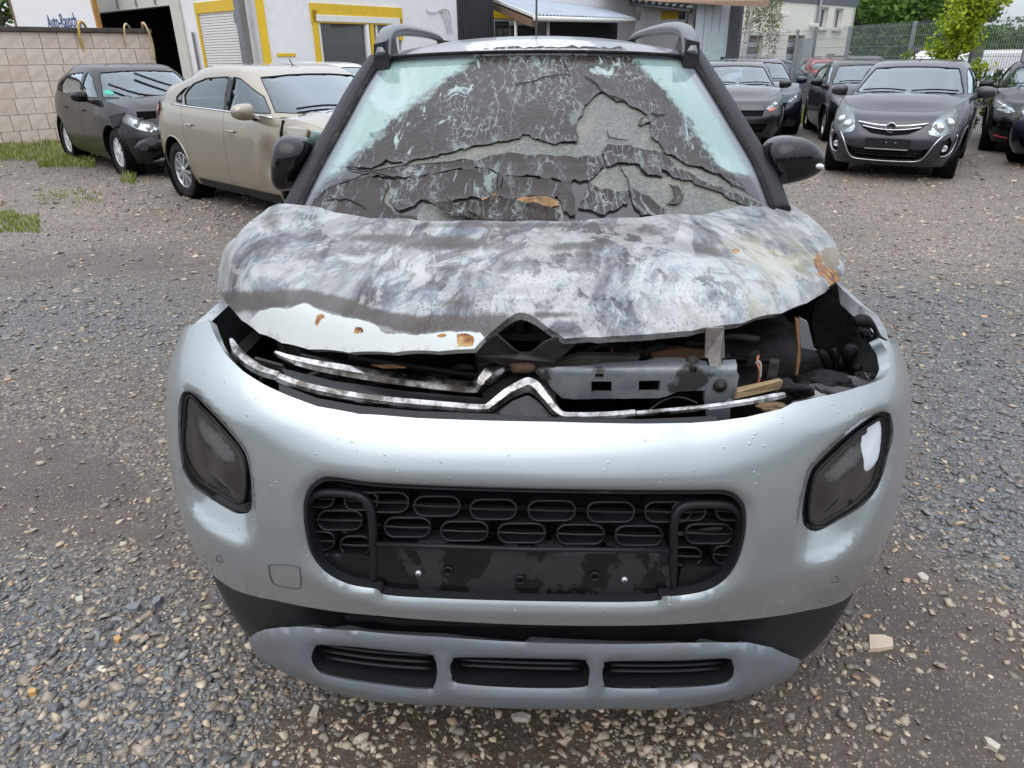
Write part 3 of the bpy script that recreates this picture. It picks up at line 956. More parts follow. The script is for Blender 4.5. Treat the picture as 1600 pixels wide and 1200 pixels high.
br = np.maximum(br, .65 * blob(600, 372, 90, 10)); br = np.maximum(br, .62 * blob(700, 380, 130, 16)); br = np.maximum(br, .6 * blob(900, 385, 80, 10))
br = np.maximum(br, .45 * blob(640, 430, 20, 14)); br = np.maximum(br, .5 * blob(1130, 495, 22, 4)); br = np.maximum(br, .42 * blob(1050, 430, 50, 25))
br = np.maximum(br, .45 * blob(470, 395, 70, 20)); br = np.maximum(br, .5 * blob(1010, 360, 60, 12))
br = np.maximum(br, .52 * blob(820, 352, 330, 7)); br = np.maximum(br, .55 * blob(425, 345, 25, 30))
vattr(hood, 'brown', br)
vattr(hood, 'scorch', np.clip(.45 + .65 * blob(760, 385, 260, 45) + .3 * blob(1000, 370, 150, 30), 0, 1))
vattr(hood, 'speck', np.clip(.12 + .7 * blob(880, 470, 200, 60) + .6 * blob(1040, 440, 120, 40) + .5 * blob(620, 370, 120, 50), 0, 1))
vattr(hood, 'pepper', np.clip(np.maximum.reduce([.95 * blob(720, 490, 110, 45), .6 * blob(1010, 505, 130, 16), .75 * blob(560, 505, 110, 18), .45 * blob(930, 440, 220, 70), .7 * blob(1130, 470, 60, 30)]), 0, 1))
vattr(hood, 'pale', np.clip(np.maximum.reduce([1.0 * blob(650, 428, 42, 26), .8 * blob(830, 430, 120, 30), .7 * blob(1000, 410, 110, 30), .6 * blob(500, 395, 50, 40), .9 * blob(1180, 400, 130, 50), .8 * blob(690, 372, 60, 14), .5 + 0 * u]), 0, 1))
vattr(hood, 'yellow', np.clip(blob(1225, 405, 55, 30) + .6 * blob(1170, 385, 50, 16) + .7 * blob(1190, 480, 22, 30), 0, 1))
ru = np.maximum.reduce([.95 * blob(500, 495, 9, 6), .9 * blob(497, 504, 5, 6), .95 * blob(560, 516, 11, 6), .9 * blob(690, 523, 12, 4), 1.1 * blob(727, 532, 15, 12, 2), .9 * blob(718, 525, 7, 7), 1.0 * blob(1291, 424, 17, 13), .95 * blob(1302, 436, 13, 14), .85 * blob(1279, 410, 9, 18), .6 * blob(1150, 392, 16, 8)])
vattr(hood, 'rust', ru)
vattr(hood, 'taupe', .95 * blob(1298, 403, 19, 19, 1.3))
# inner hood frame: V ribs seen through the badge notch
m_soot = plain('sooty_steel', (.026, .025, .025), .65, .2, var=.5, vs=9, bump=.3, bs=60, dirt=.3)
m_char = plain('charred_plastic', (.006, .006, .006), .6, var=.6, vs=30, bump=1.0, bs=50, spec=.2)
inner = MB()
def quad3(b, pts, yl, th=.01, mi=0):
    P = hpls(pts, yl) if np.isscalar(yl) else np.array([hpl(p[0], p[1], q) for p, q in zip(pts, yl)])
    n = len(P); d = np.array([0, th, 0])
    b.add(np.vstack([P, P + d]), [tuple(range(n)), tuple(range(n, 2 * n))[::-1]] + [(i, n + i, n + (i + 1) % n, (i + 1) % n) for i in range(n)], mi)
quad3(inner, [(745, 548), (775, 523), (803, 547), (812, 553), (830, 553), (850, 536), (870, 527), (905, 534), (868, 566), (850, 582), (815, 580), (780, 570), (742, 556)], [.155, .15, .17, .19, .19, .17, .16, .16, .19, .21, .21, .21, .17], .012)
inner.build('hood_latch_frame', m_soot, hero)
b = MB()
for u0 in (790, 812, 836): quad3(b, [(u0 - 5, 497), (u0 + 5, 497), (u0 + 6, 521), (u0 - 6, 521)], .30, .01)
quad3(b, [(770, 521), (860, 521), (852, 533), (780, 532)], .29, .02)
b.build('hood_inner_rib', plain('soot_rib', (.02, .02, .022), .5), hero)
# ------------------------------------------------------------------ fenders
def SFEN(y, a):                              # a = arc over the shoulder, 0 at hood edge .. down the flank
    y = np.asarray(y, float); a = np.asarray(a, float)
    xx = np.interp(a, [0, .05, .10, .16, .24, .4, .7], [.820, .858, .880, .892, .898, .898, .888])
    zz = np.interp(a, [0, .05, .10, .16, .24, .4, .7], [.985, .968, .935, .882, .805, .645, .36])
    rise = .03 * sstep(.5, 1.2, y)
    k = 1 - .05 * np.clip((.62 - y) / .25, 0, 1.5)**2
    return np.stack([xx * k, y, zz + rise * np.clip(1 - a / .4, 0, 1)], -1)
arch = np.array([(.83 + .375 * math.cos(w), .70 - .34 * math.sin(w) * 1.0) for w in np.linspace(0, math.pi, 20)] + [(.40, .8), (1.26, .8)][:0])
def fender_holes():
    # wheel arch: circle round the hub (y=.83, z=.34)
    pts = []
    for w in np.linspace(0, 2 * math.pi, 28, endpoint=False):
        y = .83 + .37 * math.cos(w); z = .36 + .37 * math.sin(w)
        a = np.interp(-z, [-.985, -.968, -.935, -.882, -.805, -.645, -.36, .3], [0, .05, .10, .16, .24, .4, .7, 1.36])
        pts.append((y, a))
    return np.array(pts)
t = NT('scorched_silver')
c = t.mix(t.ramp(t.noise(9, 8, .65, dist=.6), [(.42, 0.), (.6, 1.)]), (.28, .30, .32), (.42, .44, .45))
c = t.mix(t.ramp(t.noise(16, 8, .7), [(.55, 0.), (.66, .85)]), c, (.12, .11, .11))
m_scorch = t.done(t.prin(c, .42, .3, .2, t.bump(t.noise(30, 5), .2, .004)))
SFr = Surf(lambda y, a: SFEN(y, a), .3, 1.3, 0, .6, 160, 100)
fr_r = [(.50, -.0), (.56, 0.0), (1.27, 0.0), (1.27, .7), (.42, .7), (.40, .40)]
for sx in (1, -1):
    edge = [(.62, 0.0), (.60, .05), (.585, .10), (.56, .15), (.50, .17), (.44, .20), (.42, .4)] if sx > 0 else [(.60, .11), (.52, .12), (.45, .15), (.41, .19), (.40, .25), (.40, .4)]
    panel('front_fender', SFEN, np.array(edge + [(.40, .7), (1.27, .7), (1.27, 0.0 if sx > 0 else .11)]), [fender_holes()], .03, m_scorch, hero, flange=.03, face=(1, -.2, .5), mirror=sx < 0)
# ------------------------------------------------------------------ windscreen
def SWIN(x, tt, off=0.0):
    x = np.asarray(x, float); tt = np.asarray(tt, float)
    y = .80 + .98 * tt + .22 * (x / .72)**2 * (1 - .4 * tt)
    z = 1.08 + .485 * tt + .018 * np.sin(np.clip(tt, 0, 1) * math.pi) - .02 * (x / .65)**2
    return np.stack([x, y - off * .44, z + off * .90], -1)
SW = Surf(SWIN, -.85, .85, -.05, 1.06, 220, 160)
def wpx(pts): return SW.inv(pts, hproj)
def crop2(pts): return [(480 + .4 * a, .4 * b_) for a, b_ in pts]
GL = [(452, 345), (470, 318), (500, 262), (540, 190), (575, 127), (600, 88), (640, 84), (740, 81), (832, 79), (930, 78), (1010, 78), (1062, 78), (1088, 112), (1120, 160), (1160, 228), (1196, 290), (1208, 318), (1200, 345), (1000, 362), (832, 366), (650, 362)]
gl = wpx(GL)
t = NT('windscreen_glass')
cl = A2 = t.attr('clear'); ex = t.attr('exposed')
crk = t.voro(150, feature='DISTANCE_TO_EDGE')
cr_ = t.ramp(crk, [(.0, 1.), (.06, 0.)])
n1 = t.noise(3.0, 6, .6); n2 = t.noise(28, 8, .7, dist=.5)
mint = t.mix(t.ramp(n1, [(.35, 0.), (.65, 1.)]), (.17, .285, .25), (.25, .355, .32))
wisp = t.noise(6, 10, .7, vec=t.scaled((1, .35, .35)), dist=1.2)
mint = t.mix(t.ramp(wisp, [(.50, 0.), (.64, .75)]), mint, (.32, .42, .395))
mint = t.mix(t.ramp(wisp, [(.30, .7), (.46, 0.)]), mint, (.11, .20, .175))
mint = t.mix(t.ramp(t.noise(2.2, 4, .5, vec=t.scaled((1, .6, 1))), [(.48, 0.), (.62, .8)]), mint, (.24, .30, .32))
dk = t.mix(n2, (.022, .020, .020), (.05, .048, .046))
grey = t.mix(n2, (.060, .066, .057), (.135, .142, .122))
grey = t.mix(t.ramp(t.noise(7, 6, .6), [(.5, 0.), (.62, .6)]), grey, (.19, .175, .12))
ccol = t.n('SeparateColor', {0: t.voro(150, out='Color')}).outputs[0]
grey = t.mix(t.ramp(ccol, [(.45, 0.), (1.0, .42)]), grey, (.27, .285, .25))
grey = t.mix(t.math('MULTIPLY', cr_, .35), grey, (.05, .055, .05))
edge = t.math('ADD', cl, t.math('MULTIPLY', t.math('ADD', t.noise(17, 9, .75, dist=1.5), -.5), .75))
c = t.mix(t.ramp(edge, [(.40, 0.), (.53, .55), (.60, 1.)]), dk, mint)
c = t.mix(t.ramp(t.math('ADD', t.attr('frit'), t.math('MULTIPLY', t.math('ADD', t.noise(14, 6, .7), -.5), .35)), [(.25, 0.), (.75, .88)]), c, t.mix(n1, (.10, .105, .125), (.17, .18, .21)))
c = t.mix(t.ramp(t.math('ADD', ex, t.math('MULTIPLY', t.math('ADD', n2, -.5), .3)), [(.4, 0.), (.55, 1.)]), c, grey)
rr = t.mix(ex, (.06, .06, .06), (.35, .35, .35))
nm = t.bump(t.math('MULTIPLY', crk, ex), .5, .006)
pr = t.prin(c, rr, 0, .0, nm, spec=.6)
m_ws = t.done(pr)
keep = []
ws = panel('windscreen', SWIN, gl, [], .012, m_ws, hero, flange=.006, face=(0, -.5, 1))
Q = hproj(np.array([q.co[:] for q in ws.data.vertices])); u, v = Q[:, 0], Q[:, 1]
lb = crop2([(30, 740), (150, 655), (260, 560), (380, 440), (520, 330), (640, 250), (690, 195)])
rbx = crop2([(1240, 190), (1330, 300), (1420, 400), (1500, 510), (1590, 640), (1720, 760), (1790, 900)])
clearL = np.clip(.5 - (u - np.interp(-v, [-q[1] for q in lb], [q[0] for q in lb])) / 150, 0, 1) * (v < 300)
clearR = np.clip(.5 + (u - np.interp(v, [q[1] for q in rbx], [q[0] for q in rbx])) / 110, 0, 1) * np.clip((300 - v) / 40, 0, 1)
cl_ = np.maximum(clearL, clearR)
edge_d = pdist(np.stack([u, v], 1), np.array(GL)[1:-2], False)
vattr(ws, 'frit', np.clip(1.25 - edge_d / 17, 0, 1))
vattr(ws, 'clear', cl_)
EX = [crop2([(1050, 565), (1048, 490), (1095, 405), (1130, 375), (1168, 366), (1195, 395), (1245, 403), (1262, 420), (1300, 440), (1338, 452), (1300, 470), (1290, 492), (1348, 488), (1345, 535), (1380, 572), (1405, 605), (1470, 640), (1600, 690), (1700, 750), (1790, 800), (1790, 812), (1700, 778), (1600, 730), (1440, 650), (1385, 600), (1280, 570), (1170, 562), (1150, 600), (1050, 622), (940, 612), (780, 602), (640, 634), (420, 655), (240, 672), (260, 655), (400, 636), (560, 598), (700, 568), (820, 545), (850, 522), (900, 548), (960, 563)]),
      crop2([(1160, 660), (1280, 648), (1300, 690), (1380, 700), (1430, 690), (1520, 720), (1600, 750), (1700, 795), (1790, 830), (1800, 880), (1600, 880), (1400, 870), (1330, 780), (1260, 740), (1200, 750), (1150, 740), (1100, 715)]),
      crop2([(430, 840), (460, 800), (700, 790), (800, 780), (990, 780), (1000, 870), (430, 880)]), crop2([(190, 700), (360, 720), (340, 830), (170, 800)]), crop2([(60, 790), (150, 780), (230, 820), (210, 850), (70, 840)])]
exv = np.zeros(len(u))
for k, e_ in enumerate(EX):
    exv = np.maximum(exv, np.clip(.6 + sdist(np.stack([u, v], 1), np.array(e_)) / 6, 0, 1) * (1.0 if k < 3 else .75))
vattr(ws, 'exposed', exv)
# charred interlayer: jagged sheets lying on the glass, cracked and curling
t = NT('charred_film')
st = t.noise(15, 11, .72, vec=t.scaled((1, .26, .26)), dist=.9)
fade = t.attr('fade')
wv = t.n('VectorMath', {0: t.scaled((1.5, .33, .33)), 1: t.n('VectorMath', {0: t.noise(9, 5, .6, out=1), 1: (.10, .10, .10)}, operation='MULTIPLY').outputs[0]}, operation='ADD').outputs[0]
vv = t.voro(13, vec=wv, feature='DISTANCE_TO_EDGE')
vw = t.math('ADD', vv, t.math('MULTIPLY', t.math('ADD', t.noise(30, 6, .7), -.5), .22))
vein = t.ramp(vw, [(.0, 1.), (.02, .7), (.05, 0.)])
vsel = t.ramp(t.noise(5.5, 5, .6, vec=t.scaled((1, .5, .5))), [(.48, 0.), (.62, 1.)])
c = t.mix(t.noise(20, 8, .7), (.021, .0155, .0125), (.036, .028, .0235))
c = t.mix(t.ramp(t.noise(3, 3), [(.4, 0.), (.7, .5)]), c, (.045, .037, .033))
drip = t.ramp(st, [(.575, 0.), (.60, .85), (.66, 1.)])
v2_ = t.math('ADD', t.voro(30, vec=t.n('VectorMath', {0: wv, 1: (.3, .1, .2)}, operation='ADD').outputs[0], feature='DISTANCE_TO_EDGE'), t.math('MULTIPLY', t.math('ADD', t.noise(50, 6, .7), -.5), .16))
vein2 = t.math('MULTIPLY', t.ramp(v2_, [(.0, 1.), (.018, .6), (.04, 0.)]), t.ramp(t.noise(7, 7, .65, vec=t.scaled((1, .5, .5), loc=(3, 1, 0))), [(.46, 0.), (.58, 1.)]))
c = t.mix(t.math('MULTIPLY', t.math('MULTIPLY', vein, vsel), .75), c, (.22, .25, .25))
vn = t.math('ADD', t.attr('mint'), 0.0)
c = t.mix(t.math('MULTIPLY', vein2, .85), c, (.26, .30, .30))
dfac = t.math('MULTIPLY', drip, t.math('ADD', vn, .12), True)
c = t.mix(dfac, c, t.mix(t.noise(40, 5), (.24, .315, .30), (.36, .43, .41)))
al = t.math('ADD', fade, t.math('MULTIPLY', t.math('ADD', t.noise(13, 9, .72, vec=t.scaled((1, .55, .55)), dist=1.0), -.5), .9))
alpha = t.ramp(al, [(.44, 0.), (.52, 1.)])
m_film = t.done(t.prin(c, t.math('ADD', t.math('MULTIPLY', t.noise(25, 5), .35), .12), 0, 0, t.bump(t.math('ADD', t.noise(45, 6), t.math('MULTIPLY', vein, .5)), .35, .006), alpha=alpha, spec=.25))
m_edge = plain('film_edge', (.006, .006, .006), .6)
def jag(pts, amp, sp, seed):
    r = np.random.default_rng(seed)
    p = resample(pts, sp)
    return p + r.normal(0, amp, p.shape) * .7 + np.stack([np.zeros(len(p)), .4 * amp * np.sin(np.arange(len(p)) * 1.3)], 1)
def film(pts, seed, lift=.003, fadef=None, mintf=None, curl=.004, amp=2.0):
    px = jag(pts, amp, 9, seed)
    q = wpx(px)
    keep = []
    def ff(x, tt, q=q):
        d = np.abs(sdist(np.stack([x, tt * 1.09], 1), q * np.array([1, 1.09])))
        return SWIN(x, tt, lift + curl * np.clip(1 - d / .03, 0, 1)**2)
    o = panel('charred_film', ff, q, [], .014, m_film, ws, flange=.003, face=(0, -.5, 1))
    Qq = hproj(np.array([w.co[:] for w in o.data.vertices])); uu, v_ = Qq[:, 0], Qq[:, 1]
    vattr(o, 'fade', np.ones(len(uu)) * 1.5 if fadef is None else fadef(uu, v_))
    vattr(o, 'mint', np.ones(len(uu)) * .18 if mintf is None else mintf(uu, v_))
    return o
Apts = crop2([(640, 195), (800, 190), (1000, 188), (1140, 190), (1260, 200), (1400, 330), (1530, 470), (1640, 610), (1740, 735), (1775, 790), (1700, 750), (1612, 692), (1540, 660), (1470, 638), (1402, 603), (1384, 575), (1345, 538), (1342, 488), (1290, 492), (1292, 472), (1338, 453), (1300, 440), (1262, 420), (1245, 404), (1195, 397), (1168, 368), (1130, 375), (1098, 404), (1050, 488), (1052, 560), (960, 565), (900, 550), (850, 524), (830, 543), (780, 556), (700, 570), (640, 582), (560, 600), (470, 622), (400, 638), (330, 636), (235, 662), (130, 655), (60, 700), (100, 650), (220, 520), (380, 390), (520, 280)])
def fadeA(uu, v_):
    L = (uu - np.interp(-v_, [-q[1] for q in lb], [q[0] for q in lb])) / 120 + .45
    R = (np.interp(v_, [q[1] for q in rbx], [q[0] for q in rbx]) - uu) / 110 + .5
    return np.clip(np.minimum(L, R), 0, 1.5)
def mintA(uu, v_):
    L = np.exp(-((uu - np.interp(-v_, [-q[1] for q in lb], [q[0] for q in lb]) - 40) / 60)**2)
    R = np.exp(-((uu - np.interp(v_, [q[1] for q in rbx], [q[0] for q in rbx]) + 50) / 60)**2)
    return np.clip(.12 + np.maximum(L, 1.2 * R), 0, 1)
film(Apts, 3, fadef=fadeA, mintf=mintA)
film(crop2([(235, 672), (400, 660), (600, 630), (640, 638), (780, 606), (950, 614), (1050, 625), (1130, 612), (1150, 640), (1165, 655), (1105, 712), (1000, 712), (880, 695), (760, 690), (700, 660), (560, 672), (420, 700), (250, 690)]), 5)
film(crop2([(1168, 566), (1280, 578), (1385, 602), (1430, 650), (1500, 690), (1598, 735), (1700, 775), (1780, 805), (1770, 825), (1690, 800), (1598, 752), (1520, 722), (1430, 695), (1388, 668), (1385, 697), (1330, 690), (1280, 642), (1230, 640), (1165, 655), (1155, 600)]), 6)
film(crop2([(330, 715), (420, 702), (560, 676), (700, 664), (760, 694), (750, 770), (720, 790), (640, 775), (540, 800), (450, 790), (360, 830), (320, 790)]), 7, mintf=lambda a, b_: np.ones(len(a)) * .4)
film(crop2([(770, 694), (880, 700), (955, 708), (990, 760), (960, 785), (880, 775), (780, 790), (745, 760)]), 8)
film(crop2([(965, 716), (1035, 716), (1040, 760), (1050, 845), (1000, 835), (985, 780)]), 9)
film(crop2([(1105, 718), (1150, 745), (1200, 752), (1258, 775), (1255, 800), (1160, 845), (1110, 830), (1060, 815), (1090, 760)]), 10, mintf=lambda a, b_: np.ones(len(a)) * .3)
film(crop2([(1255, 735), (1330, 780), (1400, 828), (1390, 850), (1310, 850), (1270, 800)]), 11)
film(crop2([(1412, 722), (1440, 735), (1472, 762), (1462, 795), (1420, 802), (1402, 800), (1440, 775), (1425, 748)]), 12)
film(crop2([(20, 800), (60, 750), (130, 720), (230, 690), (320, 720), (300, 790), (340, 840), (430, 850), (420, 880), (20, 880)]), 13, mintf=lambda a, b_: np.ones(len(a)) * .25)
film(crop2([(455, 802), (560, 820), (640, 815), (720, 796), (800, 800), (960, 835), (990, 860), (980, 885), (700, 890), (560, 860)]), 14, curl=.02)
m_rustfilm = plain('rusty_residue', (.20, .11, .045), .8, var=.6, vs=40, bump=.6, bs=60)
for pts, sd in ((crop2([(790, 795), (850, 775), (900, 770), (965, 785), (985, 815), (900, 822), (850, 815), (800, 808)]), 4), (crop2([(680, 785), (745, 760), (750, 790), (700, 798)]), 5)):
    q = wpx(jag(np.array(pts), 1.5, 8, sd)); panel('rusty_residue', lambda x, tt: SWIN(x, tt, .007), q, [], .012, m_rustfilm, ws, flange=.004, face=(0, -.5, 1))
def crack(pts, r=.0022, off=.006):
    p = catmull(jag(np.array(crop2(pts)), 1.1, 14, len(pts))[:-1] if False else np.array(crop2(pts)), 5)
    p = p + np.random.default_rng(len(pts)).normal(0, .7, p.shape)
    q = wpx(p); b = MB(); b.tube(SWIN(q[:, 0], q[:, 1], off), r * (0.6 + .4 * np.sin(np.linspace(.2, 3, len(q)))), 5)
    b.build('crack', m_edge, ws)
for pts in ([(810, 335), (870, 325), (940, 305), (1030, 300)], [(1085, 305), (1130, 330), (1165, 372), (1250, 405)], [(1005, 255), (1020, 285)], [(1340, 452), (1395, 455)], [(25, 795), (90, 740), (220, 690), (300, 665), (420, 650), (640, 630)], [(75, 790), (150, 782), (225, 815)], [(1170, 520), (1190, 545), (1250, 555)], [(1220, 660), (1250, 700), (1260, 760)], [(150, 665), (240, 675), (360, 705)], [(545, 785), (600, 815), (680, 858)], [(740, 690), (745, 760), (720, 790)]):
    crack(pts)
# frame round the glass
b = MB()
q = wpx([(470, 330), (500, 268), (540, 195), (575, 131), (602, 90)]); pl_ = catmull(q, 6)
PL3 = SWIN(pl_[:, 0] - .045, pl_[:, 1], -.004) + (0, .015, 0)
b.tube(PL3, .034, 10, flat=.62); b.build('a_pillar', MAT['black_plastic'], hero, True)
b = MB(); P3 = SWIN(pl_[:, 0] - .006, pl_[:, 1], .003); b.tube(P3, .010, 6); b.build('screen_seal', MAT['rubber'], hero, True)
b = MB()
q = wpx([(1204, 330), (1178, 262), (1140, 196), (1108, 143), (1072, 86), (1066, 80)]); pr_ = catmull(q, 6)
b.tube(SWIN(pr_[:, 0] + .045, pr_[:, 1], -.004) + (0, .015, 0), .034, 10, flat=.62); b.build('a_pillar', MAT['black_plastic'], hero, True)
b = MB(); b.tube(SWIN(pr_[:, 0] + .006, pr_[:, 1], .003), .010, 6); b.build('screen_seal', MAT['rubber'], hero, True)
# ------------------------------------------------------------------ roof
_rz = spl([1.74, 1.85, 2.1, 2.5, 2.9, 3.4, 3.9], [1.572, 1.590, 1.618, 1.640, 1.640, 1.615, 1.56])
def SROOF(x, y):
    x = np.asarray(x, float); y = np.asarray(y, float)
    return np.stack([x, y + .085 * (x / .6)**2 * sstep(2.3, 1.75, y), _rz(y) - (.018 + .03 * sstep(1.8, 2.4, y)) * (x / .6)**2 - (.012 + .04 * sstep(1.8, 2.4, y)) * (x / .62)**8], -1)
t = NT('scorched_roof')
wp = t.math('ADD', t.attr('blister'), t.math('MULTIPLY', t.math('ADD', t.noise(22, 8, .7), -.5), .9))
c = t.mix(t.ramp(t.noise(3, 6), [(.4, 0.), (.6, 1.)]), (.09, .097, .11), (.14, .15, .165))  # sky sheen on darker paint is put into this grey
c = t.mix(t.ramp(wp, [(.47, 0.), (.52, 1.)]), c, t.mix(t.ramp(t.noise(36, 7, .7), [(.5, 0.), (.58, 1.)]), (.62, .62, .60), (.30, .29, .27)))
m_roof = t.done(t.prin(c, .28, .2, .4, t.bump(t.math('MULTIPLY', wp, t.noise(40, 5)), .3, .006)))
roof = panel('roof', SROOF, np.array([(-.60, 1.76), (.60, 1.76), (.62, 2.6), (.60, 3.85), (-.60, 3.85), (-.62, 2.6)]), [], .04, m_roof, hero, flange=.03, face=(0, 0, 1))
Q = np.array([w.co[:] for w in roof.data.vertices])
vattr(roof, 'blister', np.exp(-((Q[:, 0] + .02) / .27)**4 - ((Q[:, 1] - 1.93) / .24)**2) * 1.0)
b = MB(); xs = np.linspace(-.6, .6, 25)
b.tube(SROOF(xs, 0 * xs + 1.757) - (0, .006, .002), .006, 6); b.build('roof_seal', MAT['rubber'], hero, True)
for sx in (-1, 1):
    b = MB()
    pts = [(.568, 1.80, 1.555), (.572, 1.835, 1.595), (.573, 1.90, 1.628), (.570, 2.02, 1.648), (.562, 2.25, 1.660), (.552, 2.6, 1.662), (.545, 3.0, 1.658), (.54, 3.3, 1.645), (.535, 3.5, 1.615)]
    p = catmull([(sx * a, c_ * 1.0, d) for a, c_, d in pts], 5)
    b.tube(p, np.interp(np.arange(len(p)), [0, 6, 14, 34, len(p)], [.030, .031, .026, .018, .012]), 10, flat=1.0)
    rl = b.build('roof_rail', plain('rail_grey', (.16, .165, .175), .3, .5), hero, True)
    c_ = MB(); c_.add([(sx * .542, 1.775, 1.52), (sx * .605, 1.79, 1.505), (sx * .600, 1.80, 1.60), (sx * .548, 1.785, 1.61), (sx * .535, 1.95, 1.57), (sx * .615, 1.95, 1.55), (sx * .60, 1.93, 1.625), (sx * .548, 1.93, 1.635)], [(0, 1, 2, 3), (4, 7, 6, 5), (0, 4, 5, 1), (1, 5, 6, 2), (2, 6, 7, 3), (0, 3, 7, 4)])
    c_.build('rail_foot', MAT['black_plastic'], rl)
    c_ = MB(); c_.box((sx * .53, 3.46, 1.60), (.06, .25, .08), bev=.01); c_.build('rail_foot', MAT['black_plastic'], rl)
# ------------------------------------------------------------------ flanks, glass, tail
def SSIDE(y, z):
    y = np.asarray(y, float); z = np.asarray(z, float)
    w = np.interp(z, [.2, .35, .55, .75, .92, 1.02, 1.10, 1.3, 1.5, 1.58], [.86, .885, .893, .893, .875, .85, .815, .735, .645, .60])
    tp_ = 1 - .10 * np.clip((y - 2.9) / 1.25, 0, 1.2)**2.2 - .035 * np.clip((1.9 - y) / .7, 0, 1)**2 * (z > 1.05)
    return np.stack([w * tp_, y, z], -1)
doors = [('front_door', [(1.28, .36), (1.28, 1.08), (1.36, 1.12), (1.86, 1.52), (2.2, 1.56), (2.22, .36)], [(1.45, 1.11), (1.90, 1.47), (2.15, 1.50), (2.15, 1.10)]),
         ('rear_door', [(2.226, .36), (2.206, 1.56), (2.9, 1.555), (3.08, 1.30), (3.10, .85), (2.86, .60), (2.80, .36)], [(2.26, 1.10), (2.25, 1.50), (2.84, 1.49), (2.98, 1.12)]),
         ('quarter_panel', [(2.906, 1.555), (3.9, 1.54), (4.06, 1.2), (4.1, .9), (4.08, .4), (2.81, .38), (2.87, .60), (3.11, .85), (3.09, 1.30)], [(3.1, 1.15), (2.98, 1.48), (3.55, 1.47), (3.7, 1.2)])]
rarch = np.array([(3.44 + .37 * math.cos(w), .36 + .37 * math.sin(w)) for w in np.linspace(0, 2 * math.pi, 28, endpoint=False)])
for sx in (1, -1):
    for nm, o_, w_ in doors:
        d = panel(nm, SSIDE, np.array(o_), [np.array(w_)] + ([rarch] if nm != 'front_door' else []), .07, MAT['silver'], hero, flange=.02, face=(1, 0, 0), mirror=sx < 0)
        panel('side_window', lambda y, z: SSIDE(y, z) - np.array([.012, 0, 0]), np.array(w_), [], .08, MAT['dark_glass'], d, face=(1, 0, 0), mirror=sx < 0)
        if 'door' in nm:
            b = MB(); yy = o_[-1][0] - .17 if nm == 'front_door' else 2.95
            p = SSIDE(np.array([yy - .09, yy, yy + .09]), np.array([.93, .935, .93])); p[:, 0] = (p[:, 0] + (.008, .03, .008)) * sx
            b.tube(p, .012, 6); b.build('handle', MAT['silver'], d, True)
    b = MB(); p = SSIDE(np.linspace(1.2, 2.85, 6), np.full(6, .30)); p[:, 0] *= sx; b.tube(p, .06, 8); b.build('sill', m_clad, hero, True)
def STAIL(x, z): return np.stack([x, 4.10 - .10 * (x / .8)**4 - np.interp(z, [.3, .6, .95, 1.2, 1.56], [.06, .0, .03, .10, .27]), z], -1)
tg = panel('tailgate', STAIL, np.array([(-.82, .35), (.82, .35), (.80, .95), (.62, 1.55), (-.62, 1.55), (-.80, .95)]), [np.array([(-.6, 1.08), (.6, 1.08), (.52, 1.46), (-.52, 1.46)])], .1, MAT['silver'], hero, flange=.02, face=(0, 1, 0))
panel('rear_window', lambda x, z: STAIL(x, z) - np.array([0, .01, 0]), np.array([(-.6, 1.08), (.6, 1.08), (.52, 1.46), (-.52, 1.46)]), [], .1, MAT['dark_glass'], tg, face=(0, 1, 0))
for sx in (1, -1):
    panel('tail_light', lambda x, z: STAIL(x, z) + np.array([0, .012, 0]), np.array([(sx * .58, .88), (sx * .78, .88), (sx * .77, 1.05), (sx * .6, 1.05)]), [], .05, MAT['red_lens'], hero, flange=.01, face=(0, 1, 0))
# cabin shell and wheels
b = MB(); b.box((0, 2.6, .45), (1.5, 2.9, .12)); b.box((0, 1.20, .78), (1.45, .05, .62)); b.box((0, 1.36, .98), (1.36, .22, .16))
b.build('cabin_floor', MAT['dark_void'], hero)
for x in (-.36, .36):
    b = MB(); b.box((x, 2.05, .68), (.5, .5, .16), bev=.05); b.box((x, 2.34, .98), (.48, .14, .62), bev=.05); b.box((x, 2.38, 1.34), (.26, .1, .18), bev=.04); b.build('seat', m_char, hero)
# ------------------------------------------------------------------ burnt engine bay
def pxsurf(pts, off, smin=None, smax=None):  # points on a layer of the front-end shape, off metres inside
    q = Surf(lambda s, z: S0(s, z, off), -1.2, 1.2, .6, 1.14, 260, 120).facing(h2w, CAM_P).inv(pts, hproj)
    return S0(q[:, 0], q[:, 1], off)
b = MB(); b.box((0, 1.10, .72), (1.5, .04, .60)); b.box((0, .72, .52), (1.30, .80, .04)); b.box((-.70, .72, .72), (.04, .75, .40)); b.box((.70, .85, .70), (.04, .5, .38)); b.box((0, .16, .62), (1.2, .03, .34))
b.build('engine_bay', MAT['dark_void'], hero)
